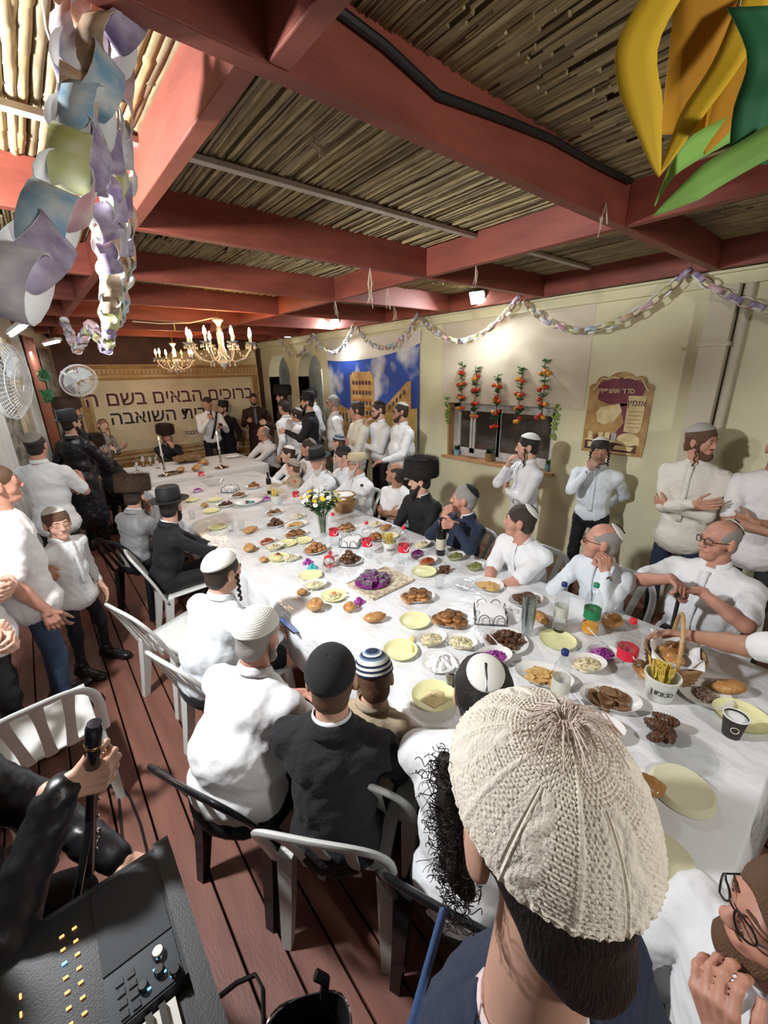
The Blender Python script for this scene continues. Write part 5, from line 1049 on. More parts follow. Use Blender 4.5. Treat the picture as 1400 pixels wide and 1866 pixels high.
# tray of purple cakes
p = tp(693, 1062); rz = .05
o = MB().box((-.19, -.15, 0), (.19, .15, .006)).box((-.19, -.15, .006), (.19, -.142, .014)).box((-.19, .142, .006), (.19, .15, .014)).box((-.19, -.15, .006), (-.182, .15, .014)).box((.182, -.15, .006), (.19, .15, .014)).build('patterned_tray', mat('floral_tray', (.70, .66, .48), .4, col2=(.42, .3, .2), vscale=32, detail=1), loc=p, rot=(0, 0, rz)); tag(o, 'cream floral tray carrying purple frosted cakes', 'tray')
o = MB().lathe([(.0001, 0), (.09, 0), (.12, .012), (.122, .014), (.09, .004), (.0001, .004)], 28, sx=1.1, sy=.95).build('purple_plate', mat('purple_plastic', (.33, .05, .3), .35), loc=p + Vector((-.04, .03, .007))); tag(o, 'purple plate under the frosted cakes on the tray', 'plate')
pile('cake', p + Vector((-.035, .03, .018)), 22, .125, .115, 'purple frosted cake slice on the floral tray', .3, 1.0, .0, .026, tilt=.12)
# baskets
m_wick = mat('wicker', (.36, .2, .085), .6, var=.35, vscale=30)
def basket(label, p, rx, ry, h, hand, n=10, flare=1.25):
    t = thing('wicker_basket', label, 'basket', p, .35); ns = 22
    MB().lathe([(.0001, .002), (1, .002), (1, .008), (.0001, .008)], 26, sx=rx, sy=ry).build('base', m_wick, t)
    for j in range(n):
        f = 1 + (flare - 1) * (j + .5) / n
        MB().tube([((rx * f + .004 * (1 if (i + j) % 2 else -1)) * math.cos(2 * math.pi * i / (ns * 2)), (ry * f + .004 * (1 if (i + j) % 2 else -1)) * math.sin(2 * math.pi * i / (ns * 2)), .008 + h * (j + .5) / n) for i in range(ns * 2)], h / n * .52, 5, closed=True).build('strand', m_wick, t)
    MB().tube([(rx * flare * math.cos(a), ry * flare * math.sin(a), h + .01) for a in np.linspace(0, 6.283, 40, endpoint=False)], .008, 6, closed=True).build('rim', m_wick, t)
    if hand: MB().tube([(rx * flare * math.cos(a) * .98, 0, h - .02 + hand * math.sin(a)) for a in np.linspace(0, math.pi, 26)], .009, 8).build('handle', mat('pale_cane_handle', (.5, .31, .13), .5, var=.2, vscale=60), t)
    return t
pb = lvl(1222, 1222, Z0)
basket('wicker bread basket with tall handle reached into from the right', pb, .125, .095, .10, .22, 9)
for i in range(3):
    o = obj('bread_roll', G[('bread', i % 2)], loc=pb + Vector(((i - 1) * .05, .01 * i, .055)), rot=(0, 0, i)); tag(o, 'bread roll inside the handled wicker basket', 'bread', 'rolls in the handled basket')
o = MB().grid(lambda u, v: ((u - .5) * .26, (v - .5) * .2, .125 + .02 * math.sin(u * 9) * math.cos(v * 7) - .09 * (1 - abs(2 * u - 1) ** 2) * (1 - abs(2 * v - 1) ** 2)), 16, 12).build('paper_liner', m_paperw, loc=pb, rot=(0, 0, .35)); solid(o, .001); tag(o, 'white paper liner in the handled wicker basket', 'napkin')
pb2 = tp(628, 930); basket('round wicker basket behind the flowers', pb2, .10, .10, .17, 0, 11, 1.2)
o = MB().lathe([(.0001, .17), (.06, .185), (.11, .18), (.125, .155)], 18, fn=lambda r, z, a, i: r * (1 + .1 * math.sin(5 * a))).build('paper_liner', m_paperw, loc=pb2); solid(o, .001); tag(o, 'white cloth lining the basket behind the flowers', 'napkin')
# vase of flowers
pv = tp(590, 977)
vs_ = thing('glass_vase', 'clear glass vase holding the daisies at mid table', 'vase', pv)
MB().lathe([(.0001, .012), (.028, .01), (.03, 0), (.034, .03), (.045, .14), (.055, .21), (.053, .21), (.043, .14), (.031, .03), (.0001, .02)], 20).build('vase', m_clear, vs_)
m_stem = mat('flower_stem', (.06, .14, .03), .6); m_leaf = mat('leaf_green', (.05, .13, .03), .6, var=.3, vscale=20); m_petw = mat('white_petal', (.85, .85, .82), .6); m_pety = mat('yellow_petal', (.78, .58, .03), .6); m_fc = mat('flower_centre', (.55, .5, .08), .7)
def flower_mesh(mp):
    m = MB()
    for k_ in range(14):
        a = 2 * math.pi * k_ / 14; c, s = math.cos(a), math.sin(a); pts = [(.004, -.002, .003), (.018, -.0045, .007), (.024, 0, .005), (.018, .0045, .007), (.004, .002, .003)]
        m.add([(x * c - y * s, x * s + y * c, z) for x, y, z in pts], [(0, 1, 2, 3, 4)])
    m.cur = 1; m.ball((0, 0, .004), .0065, 8, 5, sc=(1, 1, .6)); return m.mesh('blossom', [mp, m_fc])
fme = {'w': flower_mesh(m_petw), 'y': flower_mesh(m_pety)}
def leafy(m, base, tip, n, r, sz, rr):
    for i in range(n):
        f = rr.uniform(.25, .95); c = Vector(base).lerp(Vector(tip), f); a = rr.uniform(0, 6.28); d = Vector((math.cos(a), math.sin(a), rr.uniform(.1, .7))).normalized(); s_ = Vector((-math.sin(a), math.cos(a), 0)) * sz * .32; L = sz * rr.uniform(.7, 1.2)
        m.add([c, c + d * L * .4 + s_, c + d * L * .75 + s_ * .7, c + d * L, c + d * L * .75 - s_ * .7, c + d * L * .4 - s_], [(0, 1, 2, 3), (0, 3, 4, 5)])
rr = random.Random(5)
for i in range(74):
    yel = i < 24; a = rr.uniform(0, 6.28); q = rr.uniform(0, 1) ** .5
    if yel: a = rr.uniform(1.6, 4.4) if i < 18 else rr.uniform(-1.2, -.5); q = .55 + .45 * q
    tipv = Vector((.175 * q * math.cos(a), .175 * q * math.sin(a), .44 - .10 * q * q + rr.uniform(-.04, .03)))
    f = thing('daisy', 'yellow daisy in the glass vase' if yel else 'white daisy in the glass vase', 'flower', pv, 0, 'yellow daisies in the vase' if yel else 'white daisies in the vase')
    b0 = Vector((.02 * math.cos(a), .02 * math.sin(a), .03))
    MB().tube([b0, Vector((.035 * math.cos(a) * q, .035 * math.sin(a) * q, .2)), tipv], .0018, 4).build('stem', m_stem, f)
    h_ = obj('blossom', fme['y' if yel else 'w'], f, loc=tipv, rot=(rr.uniform(-.5, .5) - tipv.y * 3, rr.uniform(-.5, .5) + tipv.x * 3, 0)); h_.scale = (1.0,) * 3
    m = MB(); leafy(m, (.035 * math.cos(a) * q, .035 * math.sin(a) * q, .2), tipv, 7, 0, .035, rr); m.build('leaves', m_leaf, f)
# --- the head table
HZ = TZ + .034
def hp(px, py): v = lvl(px, py, HZ); return v
for px, py, lab, s in ((302, 866, 'tall silver candlestick with lit white candle at left of head table', 1.0), (404, 852, 'tall silver candlestick with lit white candle at right of head table', 1.0)):
    t = thing('candlestick', lab, 'candlestick', hp(px, py))
    MB().lathe([(.0001, .002), (.105, 0), (.11, .006), (.07, .016), (.03, .03), (.014, .05), (.022, .09), (.012, .12), (.02, .17), (.011, .21), (.018, .25), (.010, .28), (.022, .30), (.026, .315), (.012, .316), (.0001, .316)], 24).build('stem', m_silver, t)
    MB().tube([(0, 0, .31), (0, 0, .52)], .0115, 12).build('candle', mat('wax', (.8, .76, .66), .5), t); MB().lathe([(.0001, .52), (.004, .526), (.0055, .536), (.003, .552), (.0001, .565)], 10).build('flame', mat('flame', (1, .62, .22), .5, emit=30), t)
for i, (px, py, s) in enumerate(((262, 850, 1), (275, 848, .8), (288, 853, .7), (250, 858, .8))):
    t = thing('silver_goblet', ['silver goblet nearest the head table corner', 'small silver goblet behind the others', 'short silver goblet beside the candlestick', 'silver goblet at the left of the cluster'][i], 'goblet', hp(px, py)); t.scale = (s,) * 3
    MB().lathe([(.0001, 0), (.04, 0), (.042, .005), (.012, .02), (.010, .07), (.03, .09), (.038, .13), (.04, .17), (.038, .17), (.028, .095), (.0001, .09)], 20).build('cup', m_silver, t)
t = thing('silver_tray', 'silver tray with small pitchers on head table', 'tray', hp(318, 862)); MB().lathe([(.0001, 0), (.12, 0), (.135, .01), (.13, .012), (.0001, .005)], 26).build('tray', m_silver, t)
P = [el((rnd(-.2, .2), rnd(-.13, .13), .04 + rnd(0, .05)), (.09, .08, .045)) for _ in range(14)]
o = obj('draped_cover', np_mesh('cover', *sdf_parts([(P, .012, .03)]), mat('brown_cover', (.22, .13, .055), .8, var=.4, vscale=25, bump=.6, bscale=40), .008, 3), loc=hp(345, 842)); tag(o, 'crumpled brown cover over the loaves on head table', 'cloth')
for i, (px, py) in enumerate(((372, 848), (330, 860), (360, 858))):
    o = obj('bread_roll', G[('bread', i % 2)], loc=hp(px, py), rot=(0, 0, i)); o.scale = (1.4,) * 3; tag(o, ['dark bread roll right of the brown cover', 'dark bread roll left of the brown cover', 'dark bread roll in front of the brown cover'][i], 'bread')
o = obj('serving_plate', G[('dish', 'oval')], loc=hp(425, 834)); tag(o, 'white plate of cutlery behind the right candlestick', 'plate')
# ================================================================== WALLS: BANNER, MURAL, POSTER, HANGINGS
WX = lambda y, z, d=.0: axes((0, -1, 0), (0, 0, 1), (-1, 0, 0), (XR - d, y, z))      # a sheet on the side wall
FX = lambda x, z, d=.0: axes((1, 0, 0), (0, 0, 1), (0, -1, 0), (x, YF - d, z))       # a sheet on the far wall
m_parch = mat('parchment_print', (.66, .52, .30), .8, col2=(.50, .34, .15), vscale=2.2, bump=.1, bscale=6)
m_parch2 = mat('pale_parchment', (.72, .62, .42), .8, var=.12, vscale=3); m_frameb = mat('printed_gold_frame', (.42, .24, .08), .7, var=.3, vscale=8); m_ink = mat('maroon_ink', (.10, .025, .03), .7); m_inkb = mat('black_ink', (.02, .02, .025), .7); m_inkw = mat('pale_edge_ink', (.80, .72, .60), .7)
bn = thing('welcome_banner', 'parchment-coloured Hebrew welcome banner on the far wall', 'banner', (0, 0, 0))
MB().grid(lambda u, v: (.70 + 3.38 * u, YF - .03 + .006 * math.sin(u * 17) * math.cos(v * 5), .42 + 1.96 * v), 40, 12).build('sheet', m_parch, bn)
q = MB()
def rect(m, x0, x1, z0, z1, y): m.box((x0, y - .002, z0), (x1, y, z1))
rect(q, .9, 3.9, .82, 2.10, YF - .04); q.build('printed_field', m_parch2, bn)
for z0, z1 in ((2.30, 2.37), (2.20, 2.215), (2.12, 2.15), (.74, .78), (.66, .68), (.48, .60)):
    q = MB(); rect(q, .72, 4.06, z0, z1, YF - .042); q.build('printed_moulding', m_frameb, bn)
for xx in (.74, 3.94):
    for i in range(3): q = MB(); rect(q, xx + .04 * i, xx + .025 + .04 * i, .62, 2.12, YF - .041); q.build('printed_column', m_frameb, bn)
for i in range(46): q = MB(); rect(q, .78 + .071 * i, .80 + .071 * i, 2.222, 2.285, YF - .043); q.build('printed_dentil', m_frameb, bn)
def bline(s, size, x, z, m_, sx=1, b=.012, edge=True):
    if edge: text(s, size, m_inkw, FX(x - .012, z + .012, .0445), bn, 'lettering_edge', 0, b, sx)
    text(s, size, m_, FX(x, z, .046), bn, 'lettering', 0, b, sx)
bline("ברוכים הבאים בשם ה'", .36, 2.31, 1.775, m_ink, .98, .004)
bline('בית השואבה', .34, 1.98, 1.43, m_inkb, 1.0, .004)
text('רגל מרבבה', .11, m_inkb, FX(2.62, 1.05, .046), bn, 'lettering', 0, .002)
# upper valance of the banner wall
t = thing('scroll_valance', 'tan scroll-shaped printed valance above the banner', 'banner', (0, 0, 0))
MB().prism([(2.15, 2.36), (2.2, 2.5), (2.35, 2.60), (3.0, 2.64), (4.06, 2.66), (4.06, 2.36)], 0, .01, FX(0, 0, .05)).build('sheet', m_parch, t); MB().tube([Vector((x_, YF - .07, z_)) for x_, z_ in ((2.15, 2.36), (2.2, 2.5), (2.35, 2.60), (3.0, 2.64), (4.06, 2.66))], .012, 6).build('edge', m_frameb, t)
# mural on the side wall (a plain printed street of sandstone buildings under a blue sky)
mu = thing('printed_mural', 'printed cloth mural of blue sky and sandstone buildings', 'mural', (0, 0, 0))
ya, yb = 6.55, 4.28
m_sky = mat('mural_sky', (.035, .09, .42), .8, col2=(.65, .68, .72), vscale=1.6); m_sky.node_tree.nodes['Color Ramp'].color_ramp.elements[0].position = .40; m_sky.node_tree.nodes['Color Ramp'].color_ramp.elements[1].position = .52
top = lambda u: 2.36 + .14 * u ** 2 + .05 * abs(2 * u - 1) ** 2 - .05
MB().grid(lambda u, v: (XR - .02 + .004 * math.sin(u * 20), ya + (yb - ya) * u, 1.0 + (top(u) - 1.0) * v), 30, 10).build('sky_print', m_sky, mu)
MB().grid(lambda u, v: (XR - .018 + .006 * math.sin(u * 26), ya + .04 + (yb - ya - .06) * u, top(u) + (2.66 - top(u)) * v), 30, 4).build('white_sheet', mat('white_sheet', (.72, .68, .58), .85, bump=.2), mu)
m_sand = mat('mural_sandstone', (.62, .38, .14), .8, var=.25, vscale=9); m_ora = mat('mural_orange', (.55, .22, .04), .8, var=.3, vscale=8); m_win = mat('mural_dark', (.06, .05, .08), .8); m_ylw = mat('mural_yellow', (.66, .50, .16), .8, var=.2)
def pr(m_, pts, d, nm): MB().prism(pts, 0, .002, axes((0, -1, 0), (0, 0, 1), (-1, 0, 0), (XR - d, ya, 0))).build(nm, m_, mu)
pr(m_sand, [(.66, 1.0), (.66, 2.12), (.72, 2.12), (.72, 2.16), (1.22, 2.16), (1.22, 2.12), (1.28, 2.12), (1.28, 1.0)], .028, 'printed_hall')
for i in range(5): pr(m_ora, [(.70 + .005 * i, 1.45 + .13 * i), (.70, 1.49 + .13 * i), (1.24, 1.49 + .13 * i), (1.24, 1.45 + .13 * i)], .031, 'printed_ledge')
for r_ in range(4):
    for i in range(6): pr(m_win, [(.73 + .085 * i, 1.50 + .155 * r_), (.73 + .085 * i, 1.56 + .155 * r_), (.78 + .085 * i, 1.56 + .155 * r_), (.78 + .085 * i, 1.50 + .155 * r_)], .032, 'printed_window')
pr(m_ylw, [(.78, 1.0), (.80, 1.35), (1.12, 1.35), (1.16, 1.0)], .033, 'printed_path')
pr(m_sand, [(0.02, 1.0), (.02, 1.72), (.62, 1.55), (.62, 1.0)], .028, 'printed_wing'); pr(m_sand, [(1.5, 1.35), (1.5, 1.62), (2.05, 2.02), (2.12, 2.02), (2.12, 1.6)], .028, 'printed_wing'); pr(m_ylw, [(1.3, 1.0), (1.3, 1.52), (2.25, 1.66), (2.25, 1.0)], .030, 'printed_wing')
for i in range(5): pr(m_win, [(.1 + .1 * i, 1.35), (.1 + .1 * i, 1.5), (.14 + .1 * i, 1.5), (.14 + .1 * i, 1.35)], .032, 'printed_window'); pr(m_win, [(1.64 + .08 * i, 1.60 + .055 * i), (1.64 + .08 * i, 1.66 + .055 * i), (1.68 + .08 * i, 1.69 + .055 * i), (1.68 + .08 * i, 1.63 + .055 * i)], .032, 'printed_window'); pr(m_ora, [(1.4 + .16 * i, 1.1), (1.4 + .16 * i, 1.36), (1.5 + .16 * i, 1.38), (1.5 + .16 * i, 1.1)], .033, 'printed_door')
# poster on the side wall
po = thing('framed_poster', 'maroon and gold scroll-shaped Hebrew festival poster by downpipe', 'poster', (0, 0, 0))
PX = lambda d: axes((0, -1, 0), (0, 0, 1), (-1, 0, 0), (XR - d, 1.955, 1.36))
m_mar = mat('poster_maroon', (.17, .025, .045), .4, var=.2); m_tan = mat('poster_gold', (.50, .31, .10), .4, col2=(.30, .15, .05), vscale=9); m_scr = mat('poster_parchment', (.66, .52, .26), .5, var=.2, vscale=10); m_gld = mat('poster_light_gold', (.70, .58, .30), .4); m_dk = mat('poster_dark', (.09, .03, .02), .4)
def arc(cx, cy, rx, ry, a0, a1, n=10): return [(cx + rx * math.cos(math.radians(a0 + (a1 - a0) * i / n)), cy + ry * math.sin(math.radians(a0 + (a1 - a0) * i / n))) for i in range(n + 1)]
out = [(0, 0), (.555, 0), (.565, .2), (.56, .57)] + arc(.52, .60, .045, .045, -20, 110, 6) + arc(.445, .66, .055, .05, 20, 130, 6) + arc(.285, .66, .12, .085, 25, 155, 10) + arc(.125, .66, .055, .05, 50, 160, 6) + arc(.05, .60, .045, .045, 70, 200, 6)
def pp(m_, pts, d, nm): MB().prism(pts, 0, .0015, PX(d)).build(nm, m_, po)
MB().prism(out, 0, .012, PX(.001)).build('board', m_tan, po)
pp(m_mar, [(.08, .63), (.10, .50), (.17, .47), (.30, .44), (.42, .47), (.47, .50), (.50, .63), (.42, .67), (.28, .70), (.15, .67)], .0145, 'printed_crest')
pp(m_mar, [(.30, .47), (.36, .30), (.30, .20), (.20, .16), (.12, .18), (.10, .12), (.40, .12), (.42, .47)], .0145, 'printed_drape')
pp(m_scr, [(.37, .22), (.37, .54), (.52, .54), (.51, .24), (.48, .21)], .0165, 'printed_scroll'); pp(m_scr, arc(.42, .15, .10, .06, 0, 360, 16)[:-1], .017, 'printed_scroll')
pp(m_scr, [(.10, .38), (.14, .43), (.30, .47), (.33, .40), (.27, .30), (.18, .27), (.12, .30)], .0165, 'printed_scroll'); pp(m_gld, arc(.19, .37, .035, .045, 0, 360, 14)[:-1], .018, 'printed_medallion'); pp(m_gld, arc(.19, .37, .018, .022, 0, 360, 12)[:-1], .0187, 'printed_medallion')
pp(m_gld, [(.03, .115), (.03, .13), (.52, .13), (.52, .105)], .0175, 'printed_shelf'); pp(m_dk, [(.03, .03), (.03, .115), (.5, .105), (.5, .03)], .016, 'printed_cabinet'); pp(m_scr, [(.06, .05), (.06, .10), (.28, .10), (.26, .05)], .0175, 'printed_book'); pp(m_scr, [(.3, .05), (.32, .09), (.48, .085), (.46, .045)], .0175, 'printed_book')
for i, (a, b) in enumerate(((.05, .13), (.15, .13), (.21, .13), (.27, .13))): pp((m_gld, m_scr, m_gld, m_silver)[i], [(a, b), (a, b + .07), (a + .045, b + .07), (a + .045, b)], .0178, 'printed_vessel')
pp(m_scr, [(.22, .012), (.22, .028), (.47, .028), (.47, .012)], .0178, 'printed_strip')
for k_ in range(2): MB().tube([PX(.017) @ Vector((.285 + (1 if k_ else -1) * x_, y_, 0)) for x_, y_ in ((.02, .69), (.08, .70), (.12, .68), (.17, .69), (.21, .62), (.24, .58))], .006, 6).build('gilt_scroll', m_gld, po)
text('סדר אושפיזין', .062, m_gld, PX(.018) @ Matrix.Translation((.25, .58, 0)), po, 'lettering', 0, .001); text('אזמין', .075, m_dk, PX(.0195) @ Matrix.Translation((.445, .475, 0)), po, 'lettering', 0, .001)
for i in range(5): pp(m_tan, [(.39, .40 - .035 * i), (.39, .407 - .035 * i), (.50, .407 - .035 * i), (.50, .40 - .035 * i)], .0187, 'printed_text_line')
# strings of artificial tomatoes above the window
m_tom = mat('tomato_red', (.55, .04, .02), .3, var=.2); m_ora2 = mat('tomato_orange', (.7, .28, .03), .3); m_leaf2 = mat('plastic_leaf', (.05, .18, .06), .6, var=.3, vscale=20)
tom = MB().ball((0, 0, 0), .026, 10, 7, sc=(1, 1, .92)).mesh('tomato', m_tom); tomo = MB().ball((0, 0, 0), .026, 10, 7, sc=(1, 1, .92)).mesh('tomato', m_ora2)
for i, (y, z1, z0, lab) in enumerate(((3.51, 2.25, 1.65, 'string of artificial tomatoes farthest along the window'), (3.29, 2.19, 1.57, 'second tomato string above the window'), (2.98, 2.10, 1.47, 'lowest-hung middle tomato string above the window'), (2.68, 2.16, 1.56, 'fourth tomato string over the window'), (2.41, 2.23, 1.62, 'tomato string nearest the framed poster'))):
    t = thing('tomato_string', lab, 'garland', (XR - .045, y, z0), 0, 'tomato strings over the window'); H2 = z1 - z0; rr = random.Random(i)
    MB().tube([(rr.uniform(-.006, .006), rr.uniform(-.012, .012), H2 * k_ / 8) for k_ in range(9)], .005, 6).build('vine', mat('vine_brown', (.12, .08, .03), .7), t)
    for c in range(4):
        z = H2 * (.08 + .235 * c); m = MB(); leafy(m, (0, 0, z + .02), (0, 0, z + .12), 9, 0, .075, rr); m.build('leaves', m_leaf2, t)
        for k_ in range(3): obj('tomato', tom if rr.random() < .7 else tomo, t, loc=(-.012 + rr.uniform(-.01, .01), (k_ - 1) * .036 + rr.uniform(-.01, .01), z + rr.uniform(-.02, .03)))
m_gr = mat('grape_green', (.25, .38, .08), .3); gme = MB().ball((0, 0, 0), .013, 8, 5).mesh('grape', m_gr)
for y, z1, L, lab in ((3.74, 1.83, .34, 'hanging bunch of pale green grapes left of the window'), (2.26, 1.80, .36, 'hanging bunch of green grapes right of the window')):
    t = thing('grape_bunch', lab, 'grapes', (XR - .03, y, z1)); rr = random.Random(int(y * 10)); MB().tube([(0, 0, 0), (0, 0, -L * .9)], .004, 5).build('stalk', m_stem, t)
    for k_ in range(46):
        f = rr.random(); w_ = .045 * (1 - .65 * f); a = rr.uniform(0, 6.28); obj('grape', gme, t, loc=(-.0 + w_ * .7 * math.cos(a), w_ * math.sin(a), -L * f))
def potplant(label, loc, m_, r=.04, h=.07, n=34, sz=.05):
    t = thing('potted_plant', label, 'plant', loc); MB().lathe([(.0001, .0), (r * .85, 0), (r, h), (r * 1.06, h), (r * 1.06, h * .93), (r * .98, h * .93), (r * .9, h * .85), (.0001, h * .85)], 18).build('pot', m_, t)
    m = MB(); leafy(m, (0, 0, h * .5), (0, 0, h + .05), n, 0, sz, random.Random(3)); m.build('leaves', m_leaf, t)
potplant('small plant in pale blue pot at left of the sill', (XR + .06, 3.64, wz0), mat('blue_pot', (.2, .42, .5), .4)); potplant('plant in woven brown pot in the middle of the sill', (XR + .03, 3.09, wz0), m_wick, .055, .10, 50, .06); potplant('small plant in pale blue pot at right of the sill', (XR + .03, 2.31, wz0), MATS['blue_pot'])
# left side hangings
m_brick = mat('brick_red_curtain', (.28, .09, .05), .85, var=.2); m_dkp = mat('dark_patterned_cloth', (.10, .09, .08), .9, col2=(.3, .27, .22), vscale=14); m_wsh = mat('white_hanging_sheet', (.62, .63, .62), .85, bump=.3, bscale=8); m_beig = mat('beige_hanging', (.45, .38, .27), .85, var=.2)
def lwx(y):
    for (x0, y0), (x1, y1) in zip(lw, lw[1:]):
        if y0 <= y <= y1: return x0 + (x1 - x0) * (y - y0) / (y1 - y0)
    return lw[-1][0]
for y0, y1, z0, z1, m_, lab in ((3.6, 4.5, .8, 2.7, m_wsh, 'white sheet hanging behind the nearest fan'), (4.55, 5.0, .5, 2.5, m_dkp, 'dark patterned cloth hanging beside the white sheet'), (5.05, 5.9, .6, 2.75, m_wsh, 'pale grey sheet hanging on the left side'), (5.95, 6.3, .5, 2.2, m_dkp, 'narrow dark patterned hanging at the left'), (6.35, 6.8, .7, 2.6, m_beig, 'beige cloth strip hanging at the left'), (6.85, 7.3, .7, 2.6, m_wsh, 'white gathered curtain near the small fan'), (7.4, 8.0, .8, 2.7, m_brick, 'brick red curtain behind the small fan'), (8.1, 8.9, .6, 2.6, m_dkp, 'dark curtain in the far left corner')):
    o = MB().grid(lambda u, v: (lwx(y0 + (y1 - y0) * u) + .03 + .018 * math.sin((y0 + (y1 - y0) * u) * 42) * (1.2 - v * .6), y0 + (y1 - y0) * u, z0 + (z1 - z0) * v), 26, 5).build('wall_hanging', m_); solid(o, .003); tag(o, lab, 'curtain')
m_tin = mat('green_tinsel', (.02, .22, .08), .3, .3); 
for (y, z, lab) in ((7.1, 2.2, 'green tinsel garland above the small fan'), (7.0, 1.95, 'green tinsel garland below the small fan')):
    m = MB(); rr = random.Random(int(z * 10))
    for k_ in range(260):
        c = Vector((lwx(y) + .2 + rr.uniform(-.05, .05), y + rr.uniform(-.16, .16), z + rr.uniform(-.07, .07))); d = Vector((rr.gauss(0, 1), rr.gauss(0, 1), rr.gauss(0, 1))).normalized() * .06; s_ = d.orthogonal().normalized() * .005; m.add([c - s_, c + s_, c + d], [(0, 1, 2)])
    tag(m.build('tinsel_garland', m_tin), lab, 'garland')
# fans
def fan(label, loc, d, r, arm):
    d = Vector(d).normalized(); q_ = d.to_track_quat('Y', 'Z').to_matrix().to_4x4(); q_.translation = loc
    t = thing('wall_fan', label, 'fan'); t.matrix_world = q_; m_fan = mat('fan_white', (.78, .8, .8), .35)
    m = MB()
    for k_ in range(44):
        a = 2 * math.pi * k_ / 44; c, s = math.cos(a), math.sin(a); m.tube([(.05 * c, .075, .05 * s), (r * .6 * c, .07, r * .6 * s), (r * c, .02, r * s), (r * .9 * c, -.05, r * .9 * s), (.08 * c, -.07, .08 * s)], .0018, 4, cap=False)
    for rr_, y_ in ((r, .02), (r * .8, .055), (r * .45, .073), (r * .98, -.01)): m.tube([(rr_ * math.cos(a), y_, rr_ * math.sin(a)) for a in np.linspace(0, 6.283, 40, endpoint=False)], .004 if rr_ > r * .9 else .002, 5, closed=True)
    m.build('cage', m_fan, t); MB().lathe([(.0001, .08), (.05, .078), (.055, .07), (.0001, .065)], 20, mtx=Matrix.Rotation(-math.pi / 2, 4, 'X') @ Matrix.Rotation(math.pi, 4, 'X')).build('badge', mat('fan_badge', (.55, .5, .42), .4), t)
    for k_ in range(3):
        a0 = 2.094 * k_; MB().grid(lambda u, v: ((.03 + (r * .82 - .03) * u) * math.cos(a0 + (v - .5) * (.9 + .2 * u)), .01 + .035 * (v - .5), (.03 + (r * .82 - .03) * u) * math.sin(a0 + (v - .5) * (.9 + .2 * u))), 6, 6).build('blade', mat('fan_blade', (.6, .66, .7), .25), t)
    MB().lathe([(.0001, 0), (.05, 0), (.062, .03), (.062, .11), (.04, .14), (.0001, .14)], 20, mtx=Matrix.Translation((0, -.05, 0)) @ Matrix.Rotation(math.pi / 2, 4, 'X')).build('motor', m_fan, t)
    MB().tube([(0, -.12, -.02), (0, -.16, -.09), (0, -.16 - arm, -.10)], .018, 8).build('bracket', m_fan, t); return t
fan('large white wall fan cut off by the left edge', (-.06, 3.76, 2.14), (.9, -.35, -.12), .235, .25)
fan('small white wall fan beside the banner', (.57, 6.75, 2.13), (.25, -.9, -.45), .21, .3)
# lamps
m_led = mat('led_white', (.9, .96, 1), .5, emit=60); m_alu = mat('lamp_housing', (.2, .2, .21), .4, .5)
def flood(label, loc, to):
    t = thing('floodlight', label, 'lamp'); d = (Vector(to) - Vector(loc)).normalized(); q_ = d.to_track_quat('Y', 'Z').to_matrix().to_4x4(); q_.translation = loc; t.matrix_world = q_
    MB().box((-.085, -.05, -.07), (.085, -.012, .07)).build('housing', m_alu, t); MB().box((-.075, -.012, -.06), (.075, -.004, .06)).build('led_panel', m_led, t); MB().tube([(-.09, -.03, 0), (-.09, -.03, .11), (.09, -.03, .11), (.09, -.03, 0)], .006, 6).build('bracket', m_alu, t)
flood('glaring white floodlight on the wall plate above the window', (3.98, 3.19, 2.88), (1.6, 2.4, 1.2)); flood('glaring white floodlight farther along the side wall', (3.98, 5.97, 2.88), (1.4, 4.6, 1.4))
flood('white floodlight on the left side above the standing men', (-.70, 2.05, 2.66), (2.4, 2.0, .9)); flood('floodlight at the rear of the room', (.9, -2.0, 2.74), (1.7, 1.4, .7))
t = thing('spot_lamp', 'small round lamp by the arches', 'lamp', (3.98, 7.55, 2.80)); MB().lathe([(.0001, 0), (.07, .0), (.075, .02), (.03, .07), (.0001, .075)], 20).build('shade', m_alu, t); MB().lathe([(.0001, -.003), (.06, -.002), (.06, 0), (.0001, .0)], 20).build('lens', mat('lamp_lens', (.9, .95, 1), .5, emit=6), t)
for a, b, lab in (((.14, 5.35, 2.62), (.03, 6.5, 2.62), 'fluorescent tube lamp nearest on the left side'), ((.50, 7.25, 2.62), (.38, 8.0, 2.62), 'fluorescent tube lamp farther on the left side')):
    t = thing('tube_lamp', lab, 'lamp', (0, 0, 0)); A, B = Vector(a), Vector(b); MB().bar(A + Vector((0, 0, .03)), B + Vector((0, 0, .03)), .08, .035).build('housing', m_white, t); MB().tube([A, B], .016, 10).build('tube', mat('tube_light', (.85, .95, 1), .5, emit=14), t)
    MB().tube([A.lerp(B, .5) + Vector((0, 0, .04)), A.lerp(B, .5) + Vector((0, 0, .4))], .004, 5).build('hanger', m_alu, t)
    c = A.lerp(B, .5); lamp('light_of_tube_lamp', 'AREA', (c.x + .02, c.y, c.z - .03), L_TUBE, COOL, .06, (c.x + .8, c.y, 0), (B - A).length)
